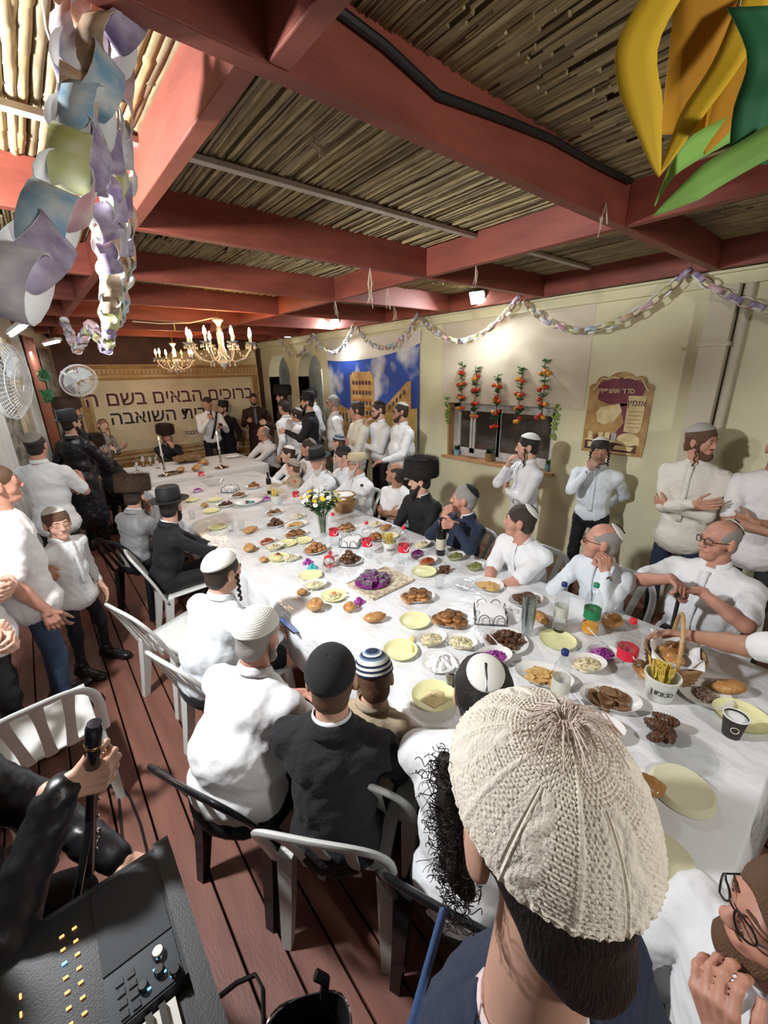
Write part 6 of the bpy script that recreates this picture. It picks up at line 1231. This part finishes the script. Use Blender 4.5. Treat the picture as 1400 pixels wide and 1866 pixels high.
# chandeliers
m_cry = mat('crystal', (.95, .9, .8), .03, ior=1.5, trans=.7); m_bulb = mat('candle_bulb', (1, .62, .28), .5, emit=28); m_off = mat('unlit_bulb', (.8, .7, .5), .2)
drop = MB().lathe([(.0001, 0), (.009, .014), (.011, .022), (.006, .04), (.0001, .052)], 8).mesh('crystal_drop', m_cry); bead = MB().ball((0, 0, 0), .008, 7, 5).mesh('crystal_bead', m_cry)
def chandelier(label, loc, R, n, drop_h, E_, sc=1):
    t = thing('chandelier', label, 'chandelier', loc); t.scale = (sc,) * 3
    MB().lathe([(.03, 0), (.055, -.005), (.058, -.02), (.03, -.05), (.018, -.08), (.03, -.11), (.035, -.15), (.03, -.28), (.045, -.33), (.05, -.37), (.03, -.42), (.05, -.46), (.02, -.5), (.0001, -.53)], 18).build('stem', m_cry, t)
    MB().tube([(0, 0, 0), (0, 0, drop_h)], .006, 6).build('chain', m_gold, t)
    for k_ in range(n):
        a = 2 * math.pi * k_ / n; c, s = math.cos(a), math.sin(a)
        MB().tube([(.04 * c, .04 * s, -.38), (R * .4 * c, R * .4 * s, -.45), (R * .75 * c, R * .75 * s, -.41), (R * .95 * c, R * .95 * s, -.32), (R * c, R * s, -.27)], .008, 7).build('arm', m_cry, t)
        MB().lathe([(.0001, -.275), (.03, -.27), (.055, -.255), (.058, -.25), (.03, -.26), (.012, -.262), (.012, -.2), (.0001, -.2)], 14, c=(R * c, R * s, 0)).build('candle_cup', m_cry, t)
        MB().lathe([(.0001, -.2), (.012, -.19), (.02, -.165), (.016, -.135), (.006, -.105), (.0001, -.098)], 12, c=(R * c, R * s, 0)).build('bulb', m_bulb if k_ != 1 else m_off, t)
        for j in range(5):
            b = 2 * math.pi * j / 5; obj('crystal_drop', drop, t, loc=(R * c + .052 * math.cos(b), R * s + .052 * math.sin(b), -.32), rot=(math.pi * 0, 0, 0))
        for j in range(7):
            f = j / 7; b = a + 2 * math.pi / n * f; z = -.28 - .11 * math.sin(math.pi * f); obj('crystal_bead', bead, t, loc=(R * .97 * math.cos(b), R * .97 * math.sin(b), z))
    for j in range(9): b = 2 * math.pi * j / 9; obj('crystal_drop', drop, t, loc=(.13 * math.cos(b), .13 * math.sin(b), -.50))
    lamp('light_of_chandelier', 'POINT', (loc[0], loc[1], loc[2] - .14 * sc), E_, (1, .58, .26), R * .7)
    return t
chandelier('large crystal chandelier with lit candle bulbs over the table', (1.80, 4.98, 2.74), .34, 8, .2, L_BULB)
chandelier('smaller crystal chandelier in front of the banner', (1.98, 7.6, 2.66), .30, 7, .3, L_BULB * .8, .9)
o = MB().tube([(.95, 4.9, 2.66), (1.2, 4.92, 2.655), (1.5, 4.95, 2.68), (1.78, 4.98, 2.75)], .006, 6).build('power_cable', mat('pale_cord', (.6, .5, .35), .6)); tag(o, 'pale cord running to the large chandelier', 'cord')
o = MB().box((1.33, 4.93, 2.60), (1.335, 4.95, 2.665)).build('yellow_tag', m_pety); tag(o, 'yellow tape tag on the chandelier cord', 'tag')
# paper chains
PAP = [mat('paper_%d' % i, c, .7, col2=c2, vscale=24, detail=6) for i, (c, c2) in enumerate((((.52, .46, .58), (.22, .16, .30)), ((.22, .42, .58), (.62, .66, .66)), ((.60, .30, .36), (.66, .58, .55)), ((.52, .38, .24), (.24, .17, .12)), ((.64, .62, .64), (.36, .34, .42)), ((.48, .50, .12), (.62, .62, .42)), ((.28, .28, .32), (.60, .55, .52)), ((.55, .28, .14), (.64, .52, .38))))]
for p_ in PAP: p_.node_tree.nodes['Principled BSDF'].inputs['Transmission Weight'].default_value = 0
def chain(label, pts, L, wd, group=None):
    t = thing('paper_chain', label, 'paper chain', pts[0], 0, group); P = [Vector(p) for p in pts]; o = P[0]
    # resample
    cum = [0]
    for a, b in zip(P, P[1:]): cum.append(cum[-1] + (b - a).length)
    def at_(s):
        for i in range(len(P) - 1):
            if cum[i + 1] >= s: return P[i].lerp(P[i + 1], (s - cum[i]) / max(1e-9, cum[i + 1] - cum[i]))
        return P[-1]
    n = int(cum[-1] / (L * .72)); rr = random.Random(len(label))
    for k_ in range(n):
        s = k_ * L * .72; a, b = at_(s), at_(min(s + L * .72, cum[-1])); d = (b - a); d = d.normalized() if d.length > 1e-6 else Vector((0, 1, 0)); c = (a + b) / 2
        side_ = d.cross(Vector((0, 0, 1))); side_ = side_.normalized() if side_.length > .1 else Vector((1, 0, 0)); up_ = side_.cross(d)
        ang = (k_ % 2) * math.pi / 2 + rr.uniform(-.5, .5); x_ = side_ * math.cos(ang) + up_ * math.sin(ang); y_ = d.cross(x_)
        m = MB(); N = 14
        for i in range(N):
            q_ = 2 * math.pi * i / N; p_ = c - o + d * L * .5 * math.copysign(abs(math.cos(q_)) ** .8, math.cos(q_)) + x_ * L * .30 * math.sin(q_); m.v += [tuple(p_ - y_ * wd / 2), tuple(p_ + y_ * wd / 2)]
        m.f = [(2 * i, 2 * i + 1, 2 * ((i + 1) % N) + 1, 2 * ((i + 1) % N)) for i in range(N)]; m.m = [0] * N
        sm_ = solid(m.build('link', [m_paperw, PAP[rr.randrange(8)]], t), .0008); sm_.modifiers[0].material_offset = 1
    return t
def swag(a, b, sag, n=14): a, b = Vector(a), Vector(b); return [a.lerp(b, i / n) - Vector((0, 0, sag * 4 * (i / n) * (1 - i / n))) for i in range(n + 1)]
hk = [(-.35, 2.80), (1.24, 2.82), (2.69, 2.83), (4.14, 2.83), (5.50, 2.83), (6.75, 2.82), (8.0, 2.82)]
for i, ((a, za), (b, zb)) in enumerate(zip(hk, hk[1:])):
    chain(('paper chain swag at the right edge beyond the downpipe', 'paper chain swag above the framed poster', 'paper chain swag over the tomato strings', 'paper chain swag above the right part of mural', 'paper chain swag above the left part of mural', 'paper chain swag over the arches')[i], swag((4.02, a, za), (4.02, b, zb), .36), .105, .034, 'paper chain swags along the side wall')
    o = MB().tube([(4.02, b, zb - .01), (4.02, b + .01, zb + .09), (4.03, b, 2.97)], .003, 5).build('raffia_tie', m_string); tag(o, 'raffia tie holding up a paper chain', 'string', 'raffia ties on the beams')
chain('large paper chain swinging down close to the camera at left', [(.273, 1.265, 2.908), (.209, 1.154, 2.689), (.157, 1.006, 2.5), (.074, .873, 2.352), (.009, .745, 2.249), (-.033, .702, 2.229)], .125, .058)
chain('paper chain hanging from the near beam at left', [(.291, 1.29, 2.93), (.297, 1.385, 2.76), (.323, 1.593, 2.657), (.362, 1.919, 2.54), (.389, 2.445, 2.39), (.42, 2.6, 2.45)], .12, .054)
chain('doubled paper chain under the near beam at left', [(.24, 1.30, 2.90), (.235, 1.36, 2.78), (.27, 1.52, 2.62), (.325, 1.85, 2.50), (.36, 2.35, 2.38)], .12, .054)
chain('small distant paper chain hanging at left', [(.449, 2.665, 2.54), (.473, 3.367, 2.315), (.478, 3.863, 2.523), (.406, 4.397, 2.363), (.402, 4.798, 2.647)], .11, .05)
chain('second large paper chain near the top left', [(.33, 1.16, 2.86), (.25, 1.12, 2.72), (.20, 1.07, 2.60), (.16, 1.02, 2.50), (.14, 1.03, 2.42)], .12, .058)
chain('third strand of paper chain at left', [(.33, 1.27, 2.93), (.33, 1.40, 2.80), (.35, 1.58, 2.70), (.385, 1.9, 2.56), (.41, 2.45, 2.42), (.44, 2.7, 2.5)], .12, .054)
# paper lantern at the upper right, close to us
m_yp = mat('yellow_card', (.72, .46, .02), .75); m_yo = mat('orange_card', (.52, .24, .01), .75); m_lg = mat('light_green_card', (.25, .50, .10), .75); m_dg = mat('dark_green_card', (.015, .13, .045), .75)
la = thing('paper_lantern', 'yellow and green paper strip lantern at the upper right corner', 'lantern', (.857, .289, 2.55))
def ribbon(pts, w, wdir, m_, twist=0):
    P = [Vector(p) - Vector((.857, .289, 2.55)) for p in pts]; n = 14; wv = Vector(wdir).normalized()
    def cr(u):
        s = u * (len(P) - 1); i = min(int(s), len(P) - 2); f = s - i; p0, p1, p2, p3 = P[max(i - 1, 0)], P[i], P[i + 1], P[min(i + 2, len(P) - 1)]
        return .5 * ((2 * p1) + (p2 - p0) * f + (2 * p0 - 5 * p1 + 4 * p2 - p3) * f * f + (3 * p1 - p0 - 3 * p2 + p3) * f ** 3)
    o = MB().grid(lambda u, v: cr(u) + (wv + Vector((0, 0, twist * (u - .5)))) * w * (v - .5) * (1 - .97 * max(0, (u - .6) / .4) if twist else 1), n, 3).build('paper_strip', m_, la); solid(o, .0012)
WD = (.75, -.66, 0)
ribbon([(.788, .326, 2.640), (.728, .335, 2.553), (.731, .314, 2.476), (.748, .29, 2.400)], .055, WD, m_yp, .01)
ribbon([(.986, .28, 2.690), (.924, .28, 2.593), (.833, .286, 2.498), (.750, .29, 2.402)], .065, (.6, -.5, .35), m_yp, .01)
ribbon([(.972, .348, 2.713), (.965, .34, 2.62), (.959, .333, 2.52)], .10, WD, m_yo)
ribbon([(1.092, .287, 2.690), (1.011, .293, 2.58), (.92, .294, 2.47)], .07, (.5, -.5, -.3), m_yo, .01)
ribbon([(.826, .180, 2.430), (.795, .222, 2.404), (.762, .252, 2.378), (.733, .283, 2.350)], .042, (.1, .15, 1), m_lg, .01)
ribbon([(1.06, .262, 2.55), (.971, .288, 2.509), (.853, .304, 2.45), (.735, .285, 2.362)], .045, (.2, .1, 1), m_lg, .01)
ribbon([(.815, .242, 2.580), (.80, .205, 2.51), (.82, .215, 2.467), (.821, .208, 2.405)], .05, WD, m_dg)
MB().tube([(.08, .0, .1), (.09, .01, .43)], .0015, 5).build('thread', m_string, la)
# odd raffia ends on the beams
for i, (x, y, z, L, lab) in enumerate(((1.94, 2.455, 2.80, .22, 'knotted raffia hanging from the middle beam'), (1.0, 1.56, 2.97, .09, 'short raffia end in the cane ceiling'), (2.47, 2.0, 2.80, .12, 'loose raffia near the floodlight'), (2.47, 2.9, 2.80, .16, 'raffia tuft under the long beam'), (2.2, 1.06, 2.85, .12, 'bent raffia end at the beam crossing'), (3.2, 3.66, 2.80, .14, 'raffia tuft beside the wall floodlight'), (2.46, 3.66, 2.80, .15, 'raffia strand at the far beam crossing'))):
    m = MB(); rr = random.Random(i)
    for k_ in range(5): m.tube([(0, 0, 0), (rr.uniform(-.02, .02), rr.uniform(-.02, .02), -L * .4), (rr.uniform(-.035, .035), rr.uniform(-.035, .035), -L * rr.uniform(.7, 1.1))], .0022, 4)
    o = m.build('raffia_tuft', m_string, loc=(x, y, z)); tag(o, lab, 'string')
# ================================================================== HAND-HELD AND NEAR THINGS
def held(p, q): w_, f_, n_ = PE[p]['W'][q]; return Vector(w_), Vector(f_), Vector(n_)
w_, f_, n_ = held('speaker', 1); c = w_ + f_ * .085 + n_ * .03
t = thing('microphone', 'black handheld microphone at the speaker\'s mouth', 'microphone', c); ax = Vector((-.12, -.16, .55)).normalized(); MB().tube([-ax * .1, ax * .08], [.011, .016], 10).build('handle', m_black, t); MB().ball(tuple(ax * .1), .025, 12, 8).build('grille', m_alu, t)
w_, f_, n_ = held('speaker', -1); o = MB().box((-.035, -.01, -.05), (.035, .01, .05)).build('mobile_phone', m_black, loc=w_ + f_ * .09 + n_ * .02, rot=(.6, 0, .4)); tag(o, 'black phone in the speaker\'s other hand', 'phone')
nb = Vector(PE['speaker']['neck']); o = MB().grid(lambda u, v: nb + Vector((.10 - .16 * u + .045 * (v - .5), -.15 - .04 * math.sin(u * 3), .0 - .50 * u + .0)), 10, 2).build('shoulder_strap', m_black); solid(o, .004); tag(o, 'black shoulder strap across the speaker\'s white shirt', 'strap')
nb = Vector(PE['suit']['neck']); o = MB().prism([(-.02, 0), (.02, 0), (.032, -.3), (0, -.34), (-.032, -.3)], 0, .008, axes((.9, -.42, 0), (0, 0, 1), (-.42, -.9, 0), nb + Vector((-.06, -.155, -.02)))).build('necktie', mat('grey_blue_tie', (.12, .13, .2), .5)); tag(o, 'grey blue tie of the man in brown suit', 'tie')
w_, f_, n_ = held('teen', 1); cup(0, 0, 'clear cup at the lips of the teenager with sidelocks', pos=w_ + f_ * .075 + n_ * .04 - Vector((0, 0, .04)), sc=.9)
t = thing('walking_cane', 'black walking cane under the stout man\'s hands', 'cane', (cn[0], cn[1], 0)); MB().tube([(0, 0, 0), (0, 0, cn[2] - .02)], .010, 10).build('shaft', m_black, t); MB().tube([(.07, .0, cn[2] - .03), (.045, 0, cn[2] + .002), (0, 0, cn[2] + .005), (-.06, 0, cn[2] - .005)], .012, 8).build('handle', m_black, t)
o = MB().box((-.037, -.075, -.004), (.037, .075, .004)).build('mobile_phone', m_black, loc=(.90, 2.02, .74), rot=(.5, .5, .6)); so = MB().box((-.033, -.07, .004), (.033, .07, .005)).build('screen', mat('phone_screen', (.06, .1, .25), .2, emit=.6), o); tag(o, 'dark mobile phone held over the table edge', 'phone')
def watch(p, q, label, m_):
    w_, f_, n_ = held(p, q); t = thing('wrist_watch', label, 'watch', w_ - f_ * .03); b = f_.orthogonal().normalized(); c2 = f_.cross(b)
    MB().tube([b * .029 * math.cos(a) + c2 * .029 * math.sin(a) for a in np.linspace(0, 6.283, 20, endpoint=False)], .009, 6, closed=True, flat=.35, up=tuple(b)).build('strap', m_, t); MB().lathe([(.0001, 0), (.019, 0), (.02, .008), (.0001, .009)], 18, mtx=(-n_).to_track_quat('Z', 'Y').to_matrix().to_4x4() @ Matrix.Translation((0, 0, .027))).build('dial', m_, t)
watch('armsleft', 1, 'black watch on the folded arm at left edge', m_black); watch('fistcheek', -1, 'silver watch on the wrist of the man with cheek on fist', m_chrome); watch('teen', 1, 'dark watch of the teenager drinking', m_black)
# clips on kippot
for p, lab in (('curly', 'black hair clip on the curly-haired man\'s kippah'), ('clipkip', 'black hair clip on the kippah of the man leaning on his forearms'), ('fistcheek', 'black hair clip on the grey-haired man\'s kippah'), ('cane', 'black hair clip on the stout man\'s kippah')):
    M4 = PE[p]['hm']; o = MB().tube([(.0, -.052, .131), (.0, -.085, .110), (.0, -.110, .078)], .0035, 6).build('hair_clip', m_black); o.matrix_world = M4; tag(o, lab, 'hair clip')
# the knitted kippah in the foreground: panels of seed stitch, ribs and cables
fr = PE['front']; m_knit = mat('cream_wool_yarn', (.86, .80, .68), .95, var=.06, vscale=40, bump=.4, bscale=260)
def knit(t, a):
    sec = (a / (2 * math.pi) * 6) % 1; nst = max(6, int(46 * math.sin(min(1.5, t * 1.5)))) ; row = t * 40; rp = int(row) % 2
    edge = min(sec, 1 - sec); h_ = 0
    if edge < .055: h_ = .020 * (1 - (edge / .055) ** 2) + .004 * abs(math.sin(row * math.pi))
    elif .30 < sec < .46 and t > .38: h_ = .016 * abs(math.sin((sec - .30) / .16 * 3 * math.pi))
    elif .46 <= sec < .70 and t > .38: h_ = .020 * abs(math.sin((sec - .46) / .24 * math.pi + .9 * math.sin(row * .55))) * (0.6 + .4 * abs(math.sin(row * .55 + sec * 14)))
    else:
        u = sec * 16 * (1 if t > .35 else .6) + .5 * rp; h_ = .021 * abs(math.sin(u * math.pi)) ** .8 * abs(math.sin(row * math.pi)) ** .7
    if t > .955: h_ += .016 * abs(math.sin(a * 32))
    return 1 + h_
kk = capmesh('knitted_kippah', m_knit, Matrix.Identity(4), (.097, .113, .114), 1.36, .46, knit, 264, 132, fr['root'], .003); kk.modifiers.clear()
Hl = fr['root'].matrix_basis.inverted() @ fr['hm']; kk.matrix_local = Hl @ Matrix.Translation((0, -.008, .024)); kk['label'] = 'cream hand-knitted kippah with ribbed panels and tassel'
rr = random.Random(2); m = MB()
tpv = Vector((0, -.118 * math.sin(.42) * 0 - .048, .108))
for i in range(120):
    a = rr.gauss(.6, 1.5); L = rr.uniform(.025, .055); d = Vector((math.cos(a), math.sin(a), 0)); m.tube([tpv, tpv + d * L * .4 + Vector((0, 0, .014)), tpv + d * L * .8 + Vector((0, 0, .006)), tpv + d * L + Vector((0, 0, -.004 - rr.random() * .012))], .0007, 4)
m.ball(tuple(tpv), .008, 10, 6); m.build('tassel', mat('pale_pink_yarn', (.74, .62, .54), .95, bump=.4, bscale=200), kk)
# thick curls in front of his ear
rr = random.Random(9); P = []
for i in range(26):
    f = i / 26; P.append(el((-.072 - rr.random() * .012, .032 + .040 * rr.random() + .01 * f, .05 - .15 * f), (.013, .014, .016)))
V, Q = sdf_parts([(P, .004, .008)]); o = obj('side_hair', np_mesh('side_hair', V, Q, HAIR['black'], .002, 4), fr['root']); o.matrix_local = Hl
m = MB()
for i in range(210):
    f = rr.random(); c = Vector((-.076 - rr.random() * .012, .026 + .055 * rr.random(), .06 - .165 * f)); d = Vector((rr.gauss(0, .5) - .3, rr.gauss(0, .6), rr.gauss(0, .6) - .5)).normalized(); b1 = d.orthogonal().normalized(); b2 = d.cross(b1); R_ = rr.uniform(.003, .007)
    m.tube([c + d * (.002 * k_) + (b1 * math.cos(k_ * .75) + b2 * math.sin(k_ * .75)) * R_ for k_ in range(15)], .00055, 4, cap=False)
o = m.build('curls', HAIR['black'], fr['root']); o.matrix_local = Hl; o['kind'] = 'stuff'
m = MB()
for i in range(26):
    p = Vector((-.088 - rr.random() * .008, .035 + rr.random() * .04, .05 - rr.random() * .13)); pts = [p]; d = Vector((-.8, rr.uniform(-.2, .6), rr.uniform(-.6, .5))).normalized()
    for k_ in range(7): d = (d + Vector((rr.uniform(-.3, .4), rr.uniform(-.4, .4), rr.uniform(-.6, .3)))).normalized(); pts.append(pts[-1] + d * .004)
    m.tube(pts, .0004, 3, cap=False)
o = m.build('hair_wisps', HAIR['black'], fr['root']); o.matrix_local = Hl; o['kind'] = 'stuff'
o = MB().grid(lambda u, v: Vector((.279, .232, 1.478)).lerp(Vector((.180, .205, 1.36)), u) + Vector((.005, -.004, .002)) * (v - .5) * 2, 8, 1).build('blue_lanyard', mat('blue_webbing', (.05, .10, .24), .8)); solid(o, .002); tag(o, 'blue webbing strap hanging beside the foreground man', 'strap')
# clarinet
ct, cbm = Vector((-.041, 1.007, 1.406)), Vector((-.147, 1.097, .90)); ax = (ct - cbm).normalized()
t = thing('clarinet', 'black clarinet with chrome keys held by the musician', 'clarinet', cbm); Lc = (ct - cbm).length
qm = ax.to_track_quat('Z', 'Y').to_matrix().to_4x4()
MB().lathe([(.0001, 0), (.013, 0), (.013, Lc * .62), (.015, Lc * .63), (.015, Lc * .66), (.0135, Lc * .67), (.0125, Lc * .75), (.0001, Lc * .75)], 18, mtx=qm).build('body', m_black, t); MB().lathe([(.0128, Lc * .74), (.0175, Lc * .75), (.0185, Lc * .97), (.015, Lc), (.0001, Lc)], 18, mtx=qm).build('mouthpiece_cap', mat('dark_clear_cap', (.02, .02, .022), .08), t); MB().lathe([(.0175, Lc * .87), (.0192, Lc * .872), (.0192, Lc * .885), (.0175, Lc * .888)], 18, mtx=qm).build('ligature', m_gold, t)
for k_ in range(9): MB().tube([qm @ Vector((.013, 0, Lc * (.1 + .055 * k_))), qm @ Vector((.021, .006, Lc * (.115 + .055 * k_))), qm @ Vector((.018, .012, Lc * (.13 + .055 * k_)))], .0026, 6).build('key', m_chrome, t); MB().lathe([(.0001, .0), (.0075, 0), (.008, .003), (.0001, .004)], 10, mtx=qm @ Matrix.Translation((.014, .004 * (-1) ** k_, Lc * (.08 + .06 * k_))) @ Matrix.Rotation(math.pi / 2, 4, 'Y')).build('key_pad', m_chrome, t)
MB().tube([qm @ Vector((.034 + .026 * math.cos(a), .01, Lc * .14 + .026 * math.sin(a))) for a in np.linspace(0, 6.283, 22, endpoint=False)], .003, 6, closed=True).build('bell_ring', m_chrome, t); MB().tube([qm @ Vector((0, 0, Lc * .42)), qm @ Vector((-.06, -.02, Lc * .24)), qm @ Vector((-.10, -.03, Lc * .08))], .009, 8).build('neck_tube', m_black, t)
# keyboard
KZ = 1.02; m_kb = mat('keyboard_grey', (.02, .023, .026), .45, bump=.1, bscale=300); m_kb2 = mat('keyboard_panel', (.022, .026, .03), .55, bump=.2, bscale=500); m_led2 = mat('orange_led', (1, .35, .1), .5, emit=2.5); m_ledb = mat('blue_led', (.1, .5, 1), .5, emit=6)
kb = thing('keyboard_synthesizer', 'dark electronic keyboard with glowing buttons at lower left', 'keyboard', (0, 0, 0))
x0, x1, y0, y1 = -1.15, .0, .50, .95
b_ = MB(); pf = [(y0, KZ - .09), (y0, KZ - .05), (y0 + .15, KZ - .045), (y0 + .16, KZ - .02), (y1 - .02, KZ + .01), (y1, KZ), (y1, KZ - .09)]
for xx in (x0, x1): b_.v += [(xx, y, z) for y, z in pf]
n = len(pf); b_.f = [tuple(range(n)), tuple(range(2 * n - 1, n - 1, -1))] + [(i, n + i, n + (i + 1) % n, (i + 1) % n) for i in range(n)]; b_.m = [0] * len(b_.f); b_.build('body', m_kb, kb, smooth=False)
MB().box((x1, y0, KZ - .095), (x1 + .035, y1 + .005, KZ + .008)).build('end_cheek', m_kb, kb)
sl = .03 / (y1 - .02 - y0 - .16)
def kz(y): return KZ - .02 + (y - y0 - .16) * sl + .0005
def pan(xa, xb, ya_, yb_, m_, nm, h=.002): q = MB(); q.add([(xa, ya_, kz(ya_)), (xb, ya_, kz(ya_)), (xb, yb_, kz(yb_)), (xa, yb_, kz(yb_)), (xa, ya_, kz(ya_) + h), (xb, ya_, kz(ya_) + h), (xb, yb_, kz(yb_) + h), (xa, yb_, kz(yb_) + h)], [(0, 3, 2, 1), (4, 5, 6, 7), (0, 1, 5, 4), (1, 2, 6, 5), (2, 3, 7, 6), (3, 0, 4, 7)]); return q.build(nm, m_, kb, smooth=False)
pan(-.135, -.008, .755, .925, m_kb2, 'speaker_pad'); pan(-.135, -.008, .664, .75, mat('panel_blue_grey', (.04, .05, .06), .35), 'control_panel')
for xx, yy, r_ in ((-.04, .725, .012), (-.045, .695, .010), (-.075, .69, .009), (-.02, .675, .010)): MB().lathe([(.0001, .014), (r_ * .8, .014), (r_, .010), (r_, 0), (.0001, 0)], 16, c=(xx, yy, kz(yy))).build('knob', m_chrome if r_ > .011 else m_black, kb)
for i in range(4):
    for j in range(2): pan(-.118 + .02 * j, -.104 + .02 * j, .668 + .018 * i, .679 + .018 * i, m_kb, 'button', .005)
for i in range(9):
    for j in range(2): pan(-.195 + .022 * j, -.187 + .022 * j, .67 + .026 * i, .6725 + .026 * i, m_led2 if (i, j) != (6, 0) else m_ledb, 'led_button', .004)
for i in range(3): pan(-.262, -.259, .76 + .03 * i, .768 + .03 * i, m_led2, 'led_button', .004)
for xx, yy in ((-.055, .703), (-.04, .688), (-.07, .681), (-.03, .672)): pan(xx, xx + .006, yy, yy + .002, m_ledb, 'led_button', .005)
m_ivory = mat('white_key', (.7, .68, .62), .3)
for i in range(44):
    xx = x1 - .03 - .0235 * (i + 1)
    MB().box((xx, y0 + .005, KZ - .05), (xx + .0225, y0 + .148, KZ - .032)).build('white_key', m_ivory, kb)
    if i % 7 not in (2, 6): MB().box((xx - .006, y0 + .055, KZ - .035), (xx + .006, y0 + .148, KZ - .02)).build('black_key', m_black, kb)
for sx in (-.95, -.2): MB().tube([(sx - .0, y0 + .05, KZ - .09), (sx, y1 - .05, 0)], .014, 8).build('stand_leg', m_black, kb); MB().tube([(sx, y1 - .05, KZ - .09), (sx, y0 + .05, 0)], .014, 8).build('stand_leg', m_black, kb)
def floor_cable(pix, label, r=.006): o = MB().tube([lvl(x_, y_, .008) for x_, y_ in pix], r, 6).build('floor_cable', m_cord); tag(o, label, 'cable')
floor_cable([(175, 1405), (205, 1415), (235, 1450), (255, 1500), (270, 1560), (300, 1700)], 'black cable curving across the deck from the keyboard')
floor_cable([(180, 1420), (215, 1440), (222, 1520), (232, 1590), (260, 1700)], 'second black cable running under the keyboard'); floor_cable([(380, 1830), (430, 1790), (465, 1775), (478, 1800), (480, 1900)], 'black cable looping beside the keyboard corner')
# black gear bag at the bottom edge
bg = lvl(545, 1850, .25); t = thing('gear_bag', 'open black bag with a shiny rim at the bottom edge', 'bag', (bg.x, bg.y - .06, 0), -.5)
MB().lathe([(.0001, .003), (.10, .003), (.11, .02), (.115, .22), (.13, .27), (.125, .27), (.108, .21), (.10, .03), (.0001, .02)], 24, sx=1.0, sy=.7, fn=lambda r, z, a, i: r * (1 + .05 * math.sin(3 * a) * (i > 2))).build('shell', mat('black_nylon', (.012, .012, .012), .6, bump=.3), t); MB().tube([(.13 * math.cos(a), .091 * math.sin(a), .272 + .025 * math.sin(3 * a)) for a in np.linspace(0, 6.283, 30, endpoint=False)], .0035, 6, closed=True).build('rim', m_chrome, t); MB().tube([(.05, .08, .25), (.06, .09, .31), (.03, .1, .33)], .016, 8).build('grip', m_black, t)
